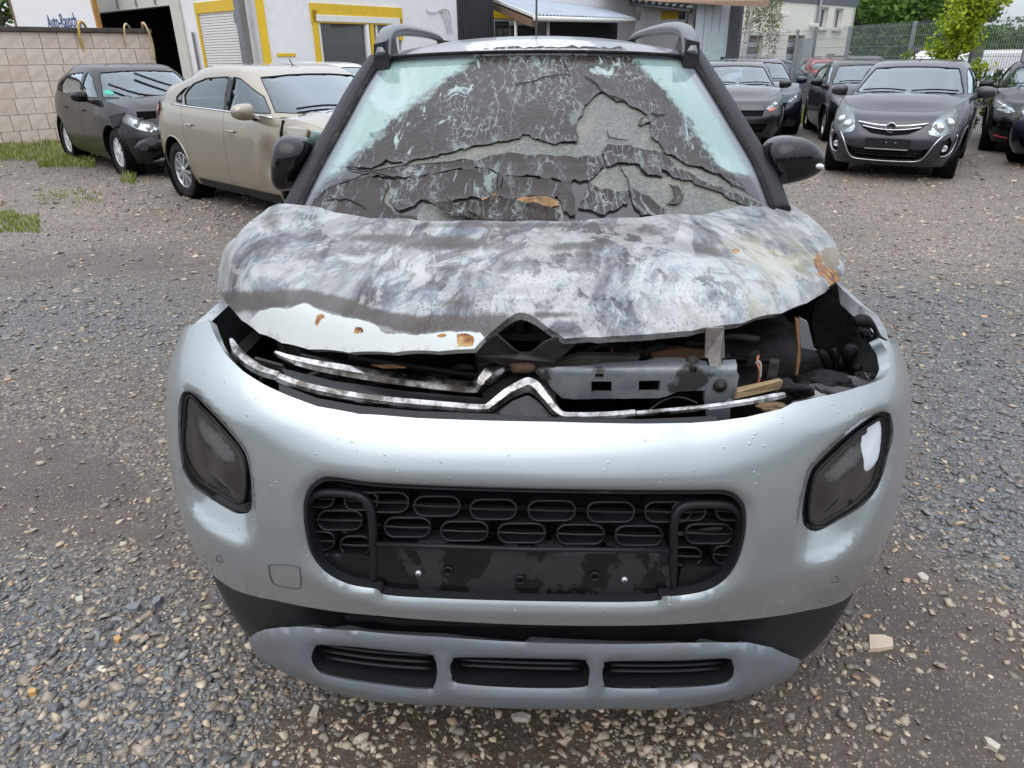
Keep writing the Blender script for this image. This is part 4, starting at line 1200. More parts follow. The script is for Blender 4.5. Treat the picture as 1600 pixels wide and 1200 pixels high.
# slabs of molten, sooty plastic that still fill the bay
from mathutils import noise as MN
def lump(cx, cy, cz, rx, ry, rz, seed, sub=4):
    bm = bmesh.new(); bmesh.ops.create_icosphere(bm, subdivisions=sub, radius=1)
    r = np.random.default_rng(seed); k = r.normal(0, 1, (6, 3)) * 2.2; ph = r.uniform(0, 6, 6)
    V = []
    for w in bm.verts:
        n = 1 + sum(.10 * math.sin(k[i] @ np.array(w.co) + ph[i]) for i in range(6)) + .16 * MN.fractal(w.co * 2.6 + Vector((seed, 0, 0)), .8, 2.1, 5)
        V.append((cx + rx * w.co.x * n, cy + ry * w.co.y * n, cz + rz * w.co.z * n))
    bm.verts.index_update(); Fc = [[w.index for w in f.verts] for f in bm.faces]; bm.free()
    return V, Fc
for k, (cx, cy, cz, rx, ry, rz, sd) in enumerate([(.45, .62, .80, .26, .22, .17, 1), (-.3, .6, .80, .25, .2, .16, 2), (.1, .7, .82, .24, .2, .15, 3), (-.55, .66, .84, .12, .2, .12, 4), (.60, .50, .78, .12, .14, .10, 5)]):
    b = MB(); b.add(*lump(cx, cy, cz, rx, ry, rz, sd)); b.build('charred_engine_cover', m_char, hero, True)
# cross member
t = NT('scorched_cross_member')
c = t.mix(t.ramp(t.noise(10, 7, .65), [(.4, 0.), (.62, 1.)]), (.15, .17, .19), (.27, .285, .29))
c = t.mix(t.ramp(t.math('ADD', t.attr('soot'), t.math('MULTIPLY', t.math('ADD', t.noise(26, 7, .7), -.5), .9)), [(.42, 0.), (.6, .95)]), c, (.05, .045, .042))
c = t.mix(t.ramp(t.noise(55, 6, .7), [(.62, 0.), (.68, .8)]), c, (.10, .10, .12))
m_cross = t.done(t.prin(c, .45, .45, 0, t.bump(t.noise(50, 6), .25, .004)))
YB = .17
def YBx(x): return .20 + .10 * (x / .6)**2
def pl_surf(uu, vv):
    return np.array([hpl(a, c_, float(np.interp(a, [840, 1000, 1160], [.19, .195, .23]) + (np.interp(c_, [555, 575, 620], [.055, .0, .0])))) for a, c_ in zip(uu, vv)])
def pxcrop4(pts): return [(980 + a / 6, 480 + c_ / 6) for a, c_ in pts]
CM = [(835, 580), (870, 573), (905, 572), (940, 567), (980, 565)] + pxcrop4([(170, 500), (260, 472), (470, 468), (560, 478), (650, 478), (700, 500), (740, 505), (760, 545), (820, 560), (880, 560), (900, 495), (1015, 490), (1030, 540), (1028, 600), (1050, 640), (1040, 690), (1010, 860), (1000, 872), (725, 905), (727, 780), (480, 790), (370, 835), (300, 852), (100, 855), (0, 858)]) + [(940, 623), (900, 624), (878, 622), (860, 605), (845, 592)]
HOLES = [[(924, 596), (956, 596), (956, 614), (924, 614)], pxcrop4([(110, 690), (312, 688), (308, 794), (108, 797)]), pxcrop4([(580, 562), (655, 562), (655, 618), (585, 620)]), [(930, 584), (943, 584), (943, 591), (930, 591)]]
v2, tr = cdt(np.array(CM), [np.array(h) for h in HOLES], 9)
P = pl_surf(v2[:, 0], v2[:, 1])
def crossf(uu, vv): return pl_surf(uu, vv)
cm = panel('cross_member', crossf, np.array(CM), [np.array(h) for h in HOLES], 7, m_cross, hero, flange=.012, face=(0, -1, .3))
Q = hproj(np.array([w.co[:] for w in cm.data.vertices])); u, v = Q[:, 0], Q[:, 1]
vattr(cm, 'soot', np.clip(np.maximum.reduce([.95 * blob(1080, 592, 28, 26, 1.5), .75 * blob(1060, 606, 26, 16), .7 * blob(935, 578, 16, 10), .9 * blob(845, 590, 22, 22), .6 * blob(1126, 604, 9, 9), .5 * blob(1105, 585, 30, 8)]), 0, 1))
for (a, c_, r) in ((1126, 604, .011), (1082, 566, .010), (936, 577, .009)):
    p = hpl(a, c_, float(np.interp(a, [840, 1000, 1160], [.185, .19, .222])) + (.03 if c_ < 580 else 0))
    b = MB(); b.lathe([(0, -.006), (r * .5, -.006), (r * .5, -.002), (r, -.001), (r * 1.3, .002), (r * 1.3, .008)], p, 12, 'Y'); b.build('bolt', m_soot, cm, True)
b = MB(); quad3(b, pxcrop4([(740, 195), (908, 190), (916, 475), (888, 480), (884, 556), (860, 560), (775, 552), (760, 480), (728, 470)]), [.22, .22, .215, .21, .195, .19, .19, .21, .215], .006)
b.build('hood_catch_bracket', plain('heated_steel', (.19, .175, .155), .5, .5, var=.35, vs=25, bump=.2), hero)
b = MB(); quad3(b, pxcrop4([(740, 930), (965, 905), (965, 1045), (800, 1075), (745, 1060)]), .165, .01); b.build('lower_bracket', m_cross, cm)
b = MB(); quad3(b, pxcrop4([(1045, 775), (1440, 690), (1462, 700), (1440, 765), (1010, 862), (1030, 800)]), [.21, .23, .235, .232, .20, .205], .012)
b.build('heated_strip', plain('tan_strip', (.27, .19, .10), .55, .1, var=.3, vs=30), hero)
b = MB(); quad3(b, [(1018, 551), (1062, 545), (1100, 548), (1102, 560), (1040, 560), (1018, 558)], .30, .02); b.build('rusty_panel', plain('rusty_panel', (.10, .05, .025), .8, var=.6, vs=25), hero)
b = MB(); quad3(b, [(1250, 497), (1262, 503), (1272, 545), (1277, 548), (1252, 543), (1247, 515)], .42, .01); quad3(b, [(1243, 497), (1249, 500), (1251, 560), (1246, 590), (1243, 590), (1247, 545)], .415, .008, 1)
b.build('inner_wing_bracket', [plain('dull_sheet', (.20, .21, .22), .5, .3), plain('rust_edge', (.24, .13, .06), .7)], hero)
b = MB(); quad3(b, [(860, 570), (905, 555), (1000, 557), (995, 566), (940, 572), (880, 576)], .26, .02); b.build('sooty_panel', plain('greenish_soot', (.075, .075, .06), .7, var=.5, vs=12), hero)
b = MB(); b.add(*lump(*hpl(818, 572, .20), .026, .014, .018, 9)); b.build('rusty_latch', plain('rusty_latch', (.055, .03, .018), .9, var=.9, vs=26, bump=.8), hero, True)
# chrome strips of the upper grille
def strip(px, yoff, w, name, m, mi=None, thick=.5):
    p = pxsurf(catmull(px, 6), yoff)
    rr = np.interp(np.linspace(0, 1, len(p)), np.linspace(0, 1, len(w)), w)
    b = MB(); b.tube(p, rr * .95, 6, flat=1.0)
    return b.build(name, m, hero, angle=25)
t = NT('sooted_chrome')
c = t.mix(t.ramp(t.noise(18, 8, .7), [(.42, 0.), (.58, .92)]), (.50, .50, .49), (.08, .068, .055))
m_sch = t.done(t.prin(c, t.ramp(t.noise(22, 5), [(.4, .12), (.7, .45)]), 1.0))
low = [(361, 530), (370, 549), (388, 567), (410, 580), (436, 588)]
strip(low, -.02, [.004, .010, .012, .012, .011], 'chrome_strip', m_sch)
strip([(436, 590), (470, 603), (520, 615), (600, 627), (700, 636), (752, 640), (765, 636), (790, 617), (812, 606), (826, 602), (840, 608), (856, 626), (876, 648), (900, 651), (950, 650), (992, 646)], -.022, [.011, .012, .012, .012, .012, .012, .012, .014, .016, .018, .016, .012, .010, .010, .010, .009], 'chrome_strip', m_sch)
strip([(994, 647), (1040, 643), (1100, 637), (1160, 629), (1205, 621), (1226, 617)], -.022, [.0075, .007, .007, .007, .008, .006], 'chrome_strip', m_sch)
strip([(430, 551), (460, 563), (520, 576), (600, 589), (680, 599), (740, 605), (752, 597), (765, 585), (785, 575)], -.035, [.005, .011, .014, .015, .015, .014, .016, .022, .018], 'chrome_strip', m_sch)
# black insert between the strips
p0 = pxsurf([(440, 575), (520, 595), (640, 612), (760, 622)], -.04); p1 = pxsurf([(450, 598), (520, 612), (640, 628), (760, 636)], -.03)
b = MB(); b.add(np.vstack([p0, p1]), [(i, i + 1, 4 + i + 1, 4 + i) for i in range(3)]); b.build('grille_insert', MAT['satin_black'], hero)
p0 = pxsurf([(436, 600), (496, 622), (562, 634), (650, 642), (755, 646), (860, 652), (1000, 655), (1120, 650)], -.012); p1 = pxsurf([(436, 615), (496, 637), (562, 650), (650, 657), (755, 662), (860, 664), (1000, 666), (1120, 662)], -.006)
b = MB(); b.add(np.vstack([p0, p1]), [(i, i + 1, 9 + i, 8 + i) for i in range(7)]); b.build('grille_lower_lip', MAT['satin_black'], hero)
p0 = pxsurf([(775, 640), (800, 626), (826, 617), (845, 630), (862, 645)], -.03); p1 = pxsurf([(745, 652), (790, 654), (826, 655), (850, 656), (880, 657)], -.02)
b = MB(); b.add(np.vstack([p0, p1]), [(i, i + 1, 6 + i, 5 + i) for i in range(4)]); b.build('badge_backing', MAT['gloss_black'], hero)
b = MB()
p0 = pxsurf([(752, 612), (785, 592), (822, 578), (850, 590), (868, 615)], -.05); p1 = pxsurf([(760, 634), (792, 612), (826, 598), (845, 606), (868, 634)], -.03)
b.add(np.vstack([p0, p1]), [(i, i + 1, 6 + i, 5 + i) for i in range(4)]); b.build('melted_badge_base', m_char, hero)
b = MB(); quad3(b, [(397, 560), (440, 572), (446, 582), (430, 584), (405, 574)], .24, .01); b.build('grey_shard', m_soot, hero)
for pts, r in (([(545, 556), (600, 566), (680, 577), (760, 590)], .008), ([(620, 571), (690, 580), (755, 586)], .006), ([(470, 556), (560, 575)], .006)):
    b = MB(); b.tube(hpls(catmull(pts, 5), .23), r, 6); b.build('burnt_duct', m_char, hero, True)
b = MB(); quad3(b, [(580, 571), (615, 570), (635, 575), (600, 576)], .22, .01); b.build('rusty_fleck', plain('rust_fleck', (.28, .13, .05), .8, var=.6, vs=40), hero)
# wires and dripping strands
def wire(px, yl, r, m, name='burnt_wire', k=5):
    b = MB(); p = catmull(px, 6); yy = np.interp(np.linspace(0, 1, len(p)), np.linspace(0, 1, len(yl)), yl)
    b.tube(np.array([hpl(a, c_, q) for (a, c_), q in zip(p, yy)]), r, k); b.build(name, m, hero, True)
m_cu = plain('bare_copper', (.36, .13, .06), .5, .3)
wire([(1185, 556), (1183, 566), (1187, 580), (1186, 597), (1190, 604)], [.3, .26, .25], .0032, m_cu)
wire([(1181, 568), (1186, 565), (1189, 572), (1188, 590)], [.26, .25], .0022, plain('wire_grey', (.3, .3, .3), .5))
wire([(1015, 640), (1040, 624), (1065, 621), (1090, 630)], [.2, .22, .2], .002, m_soot)
wire([(955, 545), (960, 560)], [.3, .3], .002, m_cu)
STR = [([(1279, 548), (1290, 565), (1299, 590), (1302, 612)], .012), ([(1302, 545), (1306, 570), (1303, 600), (1296, 618)], .009), ([(1312, 560), (1322, 585), (1328, 605)], .014), ([(1330, 540), (1322, 575), (1316, 612)], .018), ([(1290, 600), (1310, 595), (1330, 612)], .012), ([(1338, 570), (1345, 590), (1352, 605)], .012), ([(1335, 505), (1350, 500), (1366, 512), (1372, 530), (1384, 545), (1389, 566), (1386, 585)], .014), ([(1336, 515), (1350, 520), (1362, 530)], .012), ([(1270, 555), (1275, 580), (1278, 605)], .012)]
for k, (px, r) in enumerate(STR):
    p = catmull(px, 5); rr = r * (.75 + .35 * np.sin(np.linspace(0, 7 + k, len(p))))
    yl = .52 if k < 6 or k == 8 else .50
    b = MB(); b.tube(np.array([hpl(a, c_, yl + .02 * math.sin(k)) for a, c_ in p]), rr, 7); b.build('melted_strand', m_char, hero, True)
# scorched shelf along the torn corner
for k, (u0, v0, yl, rx, ry, rz, m) in enumerate(((1225, 612, .25, .05, .03, .028, 0), (1262, 622, .27, .045, .03, .012, 1), (1300, 612, .32, .05, .03, .012, 2), (1335, 600, .38, .05, .03, .014, 2), (1205, 634, .22, .03, .02, .010, 3), (1365, 590, .44, .03, .03, .012, 0), (1288, 598, .38, .06, .05, .02, 0))):
    mm = [m_char, plain('pale_ash', (.26, .265, .26), .8, var=.3), plain('grey_ash', (.07, .066, .066), .9, var=.6, vs=20), plain('ochre_ash', (.16, .10, .055), .8, var=.5)][m]
    b = MB(); b.add(*lump(*hpl(u0, v0, yl), rx, ry, rz, 20 + k)); b.build('burnt_debris', mm, hero, True)
b = MB(); quad3(b, [(1308, 443), (1312, 470), (1322, 510), (1330, 545), (1338, 590), (1300, 600), (1278, 560), (1268, 500), (1275, 470), (1290, 455)], [.60, .6, .62, .62, .62, .62, .62, .62, .62, .62], .01)
b.build('wheel_liner', MAT['dark_void'], hero)
# ------------------------------------------------------------------ mirrors
def blobmesh(c, r, fn, sub=4):
    bm = bmesh.new(); bmesh.ops.create_icosphere(bm, subdivisions=sub, radius=1)
    V = [np.array(c) + np.array(fn(np.array(w.co))) * np.array(r) for w in bm.verts]
    bm.verts.index_update(); Fc = [[w.index for w in f.verts] for f in bm.faces]; bm.free(); return V, Fc
def mir_r(p):
    x, y, z = np.sign(p) * np.abs(p)**.75
    tap = 1 - .42 * np.clip(x, -1, 1) * .5 - .22 * max(x, 0)**2
    return (x, y * tap * .9, z * tap + .10 * x - .28 * max(x, 0)**2)
cR = hpl(1238, 249, 1.40)
b = MB(); b.add(*blobmesh(cR, (.105, .10, .074), mir_r)); mr = b.build('wing_mirror', MAT['gloss_black'], hero, True)
b = MB(); b.add(*blobmesh(hpl(1274, 258, 1.36), (.028, .03, .012), lambda p: (p[0], p[1], p[2] - .4 * p[0]))); b.build('turn_signal', MAT['white_lens'], mr, True)
b = MB(); b.tube([cR + (-.06, .03, -.07), cR + (-.13, .06, -.10), cR + (-.22, .10, -.12)], .03, 8, flat=.7); b.build('mirror_foot', MAT['black_plastic'], mr, True)
cL = hpl(458, 254, 1.42)
def mir_l(p):
    x, y, z = np.sign(p) * np.abs(p)**.72
    return (x + .30 * z, y, z * (1 - .12 * x))
b = MB(); b.add(*blobmesh(cL, (.064, .10, .090), mir_l)); ml = b.build('wing_mirror', MAT['gloss_black'], hero, True)
b = MB(); b.add(*blobmesh(cL + (.070, .075, .045), (.030, .012, .055), mir_l)); b.build('mirror_glass', plain('mirror_glass', (.20, .27, .255), .12, .6), ml, True)

# hoses, looms and clips that survived the fire
r_ = np.random.default_rng(77)
m_hoses = [m_char, MAT['rubber'], m_soot, plain('ash_hose', (.05, .047, .045), .9, var=.6, vs=40, bump=.5)]
for k in range(26):
    u0 = r_.uniform(430, 1230); v0 = r_.uniform(545, 600) + (20 if u0 < 800 else 0); du = r_.uniform(40, 150) * r_.choice([-1, 1])
    if 850 < u0 < 1160 and v0 > 556: v0 = r_.uniform(530, 556)
    pts = [(u0, v0), (u0 + du * .3, v0 + r_.uniform(-14, 10)), (u0 + du * .6, v0 + r_.uniform(-12, 14)), (u0 + du, v0 + r_.uniform(-16, 12))]
    y_ = r_.uniform(.28, .48)
    b = MB(); b.tube(np.array([hpl(a, c_, y_) for a, c_ in catmull(pts, 5)]), r_.uniform(.003, .012), 6); b.build('burnt_hose', m_hoses[k % 4], hero, True)
for k in range(16):
    u0 = r_.uniform(420, 1240); v0 = r_.uniform(540, 585) if u0 > 850 else r_.uniform(560, 605)
    if 850 < u0 < 1150 and v0 > 552: v0 = r_.uniform(535, 552)
    p = hpl(u0, v0, r_.uniform(.30, .5)); b = MB(); b.box(p, (r_.uniform(.02, .07), r_.uniform(.02, .05), r_.uniform(.015, .05)), rz=r_.uniform(0, 3), bev=.004); b.build('burnt_fitting', m_hoses[(k + 1) % 4], hero)
for k in range(30):
    u0 = r_.uniform(1195, 1375); v0 = 628 - (u0 - 1195) * .20 + r_.uniform(-10, 6)
    p = hpl(u0, v0, .25 + (u0 - 1195) * .0011); b = MB(); b.add(*lump(*p, r_.uniform(.006, .018), r_.uniform(.006, .016), r_.uniform(.004, .010), 50 + k, 2)); b.build('ash_crumb', m_hoses[k % 4] if k % 5 else plain('pale_crumb', (.22, .22, .21), .9), hero)
# ================================================================== the yard
def P2(u, v, y):                              # plan position under a pixel column at distance y
    p = aty(u, v, y); return np.array([p[0], p[1]])
def vnoise(x, y):
    return (np.sin(3.1 * x + 1.7 * y) * np.sin(2.3 * y - 1.1 * x + 1) + .6 * np.sin(7.7 * x - 3.2 * y + 2) * np.sin(6.1 * y + 2.9 * x) + .4 * np.sin(17 * x + 11 * y) * np.sin(15 * y - 9 * x + .5)) / 2
def relief(x, y):
    r = np.hypot(x, y)
    return .010 * vnoise(x, y) * np.clip(1.2 - r / 14, 0, 1)
def ground_z(x, y): return gz(x) + relief(x, y)
def soft(poly, px=True):
    q = np.array([gnd(a, b_)[:2] for a, b_ in poly])
    return q
Z_MUD = [soft([(1345, 840), (1430, 850), (1500, 905), (1560, 940), (1610, 985), (1700, 1040), (1700, 1220), (1250, 1220), (900, 1230), (600, 1230), (400, 1220), (420, 1120), (600, 1085), (1200, 1085), (1260, 1010), (1290, 960)]), soft([(-60, 690), (120, 660), (290, 800), (330, 930), (400, 1080), (330, 1010), (260, 900), (120, 850), (-60, 870)]), soft([(-60, 400), (150, 385), (330, 370), (345, 420), (330, 450), (150, 440), (-60, 455)]), soft([(-40, 560), (100, 540), (275, 560), (275, 640), (100, 630), (-40, 650)])]
Z_SLATE = [soft([(1330, 430), (1620, 450), (1720, 700), (1700, 960), (1600, 930), (1540, 900), (1450, 850), (1390, 810), (1400, 640), (1370, 520)]), soft([(-60, 880), (120, 900), (260, 960), (380, 1060), (430, 1200), (300, 1230), (-80, 1230)]), soft([(-60, 470), (150, 455), (320, 470), (280, 560), (100, 540), (-60, 545)]), soft([(180, 300), (330, 310), (400, 330), (370, 360), (180, 330)])]
Z_PINK = [soft([(1215, 290), (1270, 260), (1640, 230), (1640, 420), (1330, 425), (1290, 370)]), soft([(-60, 290), (250, 270), (420, 335), (345, 385), (100, 375), (-60, 390)])]
def zone(x, y, polys, s0):
    p = np.stack([x, y], 1); m = np.zeros(len(x))
    r = np.hypot(x, y)
    wts = [1.0, .72, .55, .40] if polys is Z_MUD else [1.0] * 9
    for qi, q in enumerate(polys):
        d = sdist(p, q) + .10 * vnoise(2.2 * x, 2.2 * y) * np.clip(r / 3, .6, 3)
        m = np.maximum(m, wts[qi] * np.clip(.5 + d / (s0 * np.clip(r / 2, 1, 6)), 0, 1))
    return m
def axis(lo, hi, st, far, gr=1.16):
    c = list(np.arange(lo, hi + 1e-6, st)); d = st; x = hi
    while x < far: d *= gr; x += d; c.append(x)
    d = st; x = lo
    while x > -far: d *= gr; x -= d; c.insert(0, x)
    return np.array(c)
gx, gy = axis(-5, 5, .06, 420), axis(-.5, 8, .06, 420)
X, Y = np.meshgrid(gx, gy)
xv, yv = X.ravel(), Y.ravel()
V = np.stack([xv, yv, ground_z(xv, yv)], 1)
nx, ny = len(gx), len(gy)
I = np.arange(nx * ny).reshape(ny, nx)
Fc = np.stack([I[:-1, :-1].ravel(), I[:-1, 1:].ravel(), I[1:, 1:].ravel(), I[1:, :-1].ravel()], 1)
t = NT('gravel_yard')
pos = t.pos()
fine = t.voro(75, vec=pos, out='Color'); fd = t.voro(75, vec=pos)
mid = t.voro(30, vec=pos, out='Color')
sepf = t.n('SeparateColor', {0: fine}).outputs
stone = t.ramp(sepf[0], [(0.0, (.060, .056, .052)), (.25, (.10, .10, .10)), (.45, (.15, .14, .125)), (.65, (.20, .175, .145)), (.82, (.28, .24, .19)), (.93, (.36, .32, .26))], 'CONSTANT')
slate = t.ramp(sepf[0], [(0.0, (.075, .085, .095)), (.3, (.12, .135, .15)), (.6, (.165, .18, .195)), (.85, (.20, .20, .20)), (.95, (.30, .25, .19))], 'CONSTANT')
pink = t.ramp(sepf[0], [(0.0, (.13, .108, .092)), (.25, (.21, .178, .15)), (.5, (.295, .25, .21)), (.75, (.37, .32, .27)), (.92, (.50, .43, .36))], 'CONSTANT')
mudc = t.mix(t.noise(14, 8, .65, vec=pos), (.044, .033, .025), (.080, .060, .045))
mudc = t.mix(t.ramp(t.noise(2.3, 5, .6, vec=pos), [(.42, 0.), (.62, .8)]), mudc, (.098, .075, .058))
c = t.mix(t.attr('slate'), stone, slate)
c = t.mix(t.attr('pink'), c, pink)
soil = t.mix(t.noise(9, 6, .6, vec=pos), (.085, .066, .052), (.14, .112, .09))
gap = t.ramp(fd, [(.42, 0.), (.62, .75)])
c = t.mix(gap, c, soil)
big = t.ramp(t.noise(1.1, 6, .6, vec=pos), [(.44, 0.), (.62, .55)])
c = t.mix(big, c, t.mix(.55, c, soil))
mfac = t.ramp(t.math('ADD', t.attr('mud'), t.math('MULTIPLY', t.math('ADD', t.noise(11, 8, .7, vec=pos), -.5), .7)), [(.38, 0.), (.60, .93)])
spk = t.n('SeparateColor', {0: t.voro(120, vec=pos, out='Color')}).outputs
mudc = t.mix(t.math('MULTIPLY', t.ramp(t.voro(120, vec=pos), [(.25, 1.), (.45, 0.)]), t.ramp(spk[1], [(.62, 0.), (.72, .85)])), mudc, t.mix(spk[2], (.14, .12, .10), (.33, .28, .22)))
c = t.mix(mfac, c, mudc)
hgt = t.math('SUBTRACT', 1.0, fd)
hgt = t.math('MULTIPLY', hgt, t.math('SUBTRACT', 1.0, t.math('MULTIPLY', mfac, .8)))
hgt = t.math('ADD', hgt, t.math('MULTIPLY', t.noise(40, 6, .7, vec=pos), .6))
nm = t.bump(hgt, .75, .012)
rgh = t.mix(mfac, (.62, .62, .62), t.mix(t.noise(7, 5, .6, vec=pos), (.26, .26, .26), (.58, .58, .58)))
m_gnd = t.done(t.prin(c, rgh, 0, 0, nm, spec=.4))
ground = fastmesh('ground', V, Fc, m_gnd, None, True)
tag(ground, kind='structure')
near = np.hypot(xv, yv) < 40
for nm_, zz, s0 in (('mud', Z_MUD, .20), ('slate', Z_SLATE, .35), ('pink', Z_PINK, .5)):
    a = np.zeros(len(xv)); a[near] = zone(xv[near], yv[near], zz, s0); vattr(ground, nm_, a)
# loose stones
def make_stones():
    r = np.random.default_rng(11)
    N = 120000
    R = np.exp(r.uniform(math.log(.95), math.log(15), N)); th = r.uniform(-rad(47), rad(47), N)
    x, y = R * np.sin(th), R * np.cos(th)
    ok = ~((np.abs(x - .06) < .70) & (y > 1.6) & (y < 5))
    uv = project(np.stack([x, y, ground_z(x, y)], 1))
    ok &= (uv[:, 0] > -130) & (uv[:, 0] < 1730) & (uv[:, 1] < 1330)
    x, y, R = x[ok], y[ok], R[ok]
    mud, sl, pk = zone(x, y, Z_MUD, .20), zone(x, y, Z_SLATE, .35), zone(x, y, Z_PINK, .5)
    bare = sstep(.1, .7, vnoise(1.3 * x + 5, 1.3 * y + 2) * .8 + .25)
    dens = np.clip(.62 + .38 * sl + .2 * pk - .34 * mud * 1.0 - .40 * bare * (1 - sl) * (1 - .5 * mud), .10, 1)
    patch = np.clip(.55 + .9 * vnoise(.9 * x + 9, .9 * y), .15, 1.0)
    dens = np.where(mud > .5, .46 * patch, dens)
    k = r.uniform(0, 1, len(x)) < dens
    x, y, R, mud, sl, pk = [a[k] for a in (x, y, R, mud, sl, pk)]
    n = len(x)
    size = np.exp(r.normal(math.log(.0066), .55, n)) * (1 + .14 * np.clip(R - 2, 0, 12)) * np.where(sl > .5, 1.22, 1.0)
    size = np.clip(size, .003, .024 + .002 * R)
    size = np.where((mud > .5) & (r.uniform(0, 1, n) < .22), np.maximum(size, r.uniform(.009, .019, n)), size)
    z = ground_z(x, y)
    pal_m = np.array([(.30, .27, .225), (.20, .19, .175), (.14, .14, .138), (.36, .31, .24), (.24, .21, .175), (.11, .115, .12), (.30, .215, .15), (.44, .40, .34)])
    pal_s = np.array([(.125, .142, .158), (.16, .175, .19), (.195, .205, .215), (.10, .115, .13), (.17, .18, .18), (.145, .16, .185), (.24, .235, .22), (.38, .29, .19)])
    pal_t = np.array([(.34, .30, .24), (.40, .36, .29), (.27, .245, .20), (.21, .20, .175), (.36, .31, .24), (.16, .155, .145), (.45, .41, .35), (.32, .21, .14)])
    pal_p = np.array([(.28, .235, .20), (.34, .295, .25), (.22, .19, .165), (.40, .355, .30), (.20, .185, .17), (.31, .255, .21), (.17, .165, .165), (.48, .43, .37)])
    pi = r.choice(8, n, p=[.2, .18, .16, .12, .16, .12, .03, .03])
    col = pal_m[pi]
    u = r.uniform(0, 1, n)[:, None]
    col = np.where(u < (sl * np.where(x < 0, .55, .92))[:, None], pal_s[pi], col)
    u = r.uniform(0, 1, n)[:, None]
    col = np.where(u < mud[:, None] * .75, pal_t[pi], col)
    u = r.uniform(0, 1, n)[:, None]
    col = np.where(u < pk[:, None] * .85, pal_p[pi], col)
    col = col * np.array([1.10, 1.02, .93]) * np.exp(r.normal(.08, .17, n))[:, None]
    T = []
    for i in range(30):                       # crushed stone: hulls of a few points, flat on top
        bm = bmesh.new()
        m = int(r.integers(9, 13)); q = r.normal(0, 1, (m, 3)); q /= np.linalg.norm(q, axis=1)[:, None]
        q = q * r.uniform(.8, 1.15, (m, 1)) * np.array([1, r.uniform(.55, .95), r.uniform(.25, .48)])
        q[:, 2] = np.clip(q[:, 2], -.25, r.uniform(.14, .34))
        for p in q: bm.verts.new(p)
        bmesh.ops.convex_hull(bm, input=bm.verts[:]); bmesh.ops.delete(bm, geom=[v for v in bm.verts if not v.link_faces], context='VERTS')
        bmesh.ops.triangulate(bm, faces=bm.faces[:]); bm.verts.index_update()
        T.append((np.array([v.co[:] for v in bm.verts]), np.array([[v.index for v in f.verts] for f in bm.faces]))); bm.free()
    ti = r.integers(0, len(T), n)
    a = r.uniform(0, 2 * math.pi, n); ca, sa = np.cos(a), np.sin(a)
    tilt = r.normal(0, .20, (n, 2))
    VV, FF, CC, nb = [], [], [], 0
    for i, (bs, fc) in enumerate(T):
        k = np.where(ti == i)[0]; nv = len(bs)
        L = bs[None] * size[k][:, None, None]
        px = L[:, :, 0] * ca[k][:, None] - L[:, :, 1] * sa[k][:, None]
        py = L[:, :, 0] * sa[k][:, None] + L[:, :, 1] * ca[k][:, None]
        pz = L[:, :, 2] + px * tilt[k][:, :1] + py * tilt[k][:, 1:]
        VV.append(np.stack([px + x[k][:, None], py + y[k][:, None], pz + (z + size * .08)[k][:, None]], -1).reshape(-1, 3))
        FF.append((fc[None] + (np.arange(len(k)) * nv)[:, None, None]).reshape(-1, 3) + nb)
        CC.append(np.repeat(col[k], nv, 0)); nb += nv * len(k)
    return np.vstack(VV), np.vstack(FF), np.vstack(CC), n
SV, SF, SCOL, SN = make_stones()
t = NT('loose_stone')
c = t.mix(t.math('MULTIPLY', t.noise(120, 4, vec=t.pos()), .5), t.attr('tone', 'Color'), t.mix(.4, t.attr('tone', 'Color'), (.10, .085, .07)))
m_stone = t.done(t.prin(c, t.math('ADD', t.math('MULTIPLY', t.noise(3, 3, vec=t.pos()), .4), .28), spec=.45))
stones = fastmesh('gravel', SV, SF, m_stone)
vattr(stones, 'tone', SCOL)
tag(stones, 'loose grey slate and tan gravel stones scattered over the muddy yard', 'gravel', kind='stuff')
# a few single stones and the flat tan shard that stand out
def rock(name, label, u, v, pts_px, h, m, cat):
    q = np.array([gnd(a, b_) for a, b_ in pts_px]); z = ground_z(q[:, 0], q[:, 1])
    c = q.mean(0); top = c + (q - c) * .93
    n = len(q); V = np.vstack([np.c_[q[:, :2], z - .004], np.c_[top[:, :2], z + h * np.linspace(.8, 1.1, n)]])
    o = mobj(name, V - c, [tuple(range(n, 2 * n))] + [(i, (i + 1) % n, n + (i + 1) % n, n + i) for i in range(n)], m)
    bm = bmesh.new(); bm.from_mesh(o.data); bmesh.ops.recalc_face_normals(bm, faces=bm.faces[:]); bm.to_mesh(o.data); bm.free()
    o.location = c
    return tag(o, label, cat)
m_tan = plain('tan_tile', (.52, .42, .31), .7, var=.1, vs=30, bump=.2)
m_pale = plain('pale_stone', (.47, .43, .36), .7, var=.15, vs=40, bump=.2)
m_slt = plain('slate_stone', (.17, .185, .20), .6, var=.2, vs=40, bump=.2)
m_och = plain('ochre_stone', (.50, .30, .12), .65, var=.2, vs=40)
rock('tile_shard', 'flat tan tile shard lying on wet mud right of the black bumper corner', 0, 0, [(1356, 994), (1382, 994), (1395, 1000), (1396, 1014), (1378, 1018), (1356, 1021)], .012, m_tan, 'tile shard')
rock('stone', 'pale oval stone on the mud right of the lamp, below the slate gravel', 0, 0, [(1431, 899), (1440, 896), (1451, 904), (1449, 911), (1438, 908)], .012, m_pale, 'stone')
rock('stone', 'long buff stone near the right bottom corner, lying on mud', 0, 0, [(1536, 1153), (1546, 1156), (1563, 1168), (1558, 1176), (1541, 1166)], .012, m_pale, 'stone')
rock('stone', 'pale triangular stone under the left end of the grey skid plate', 0, 0, [(484, 1118), (492, 1103), (500, 1108), (496, 1124)], .014, m_pale, 'stone')
rock('stone', 'flat pale slab stone below the middle opening of the skid plate', 0, 0, [(798, 1118), (815, 1115), (830, 1120), (824, 1127), (802, 1126)], .014, m_pale, 'stone')
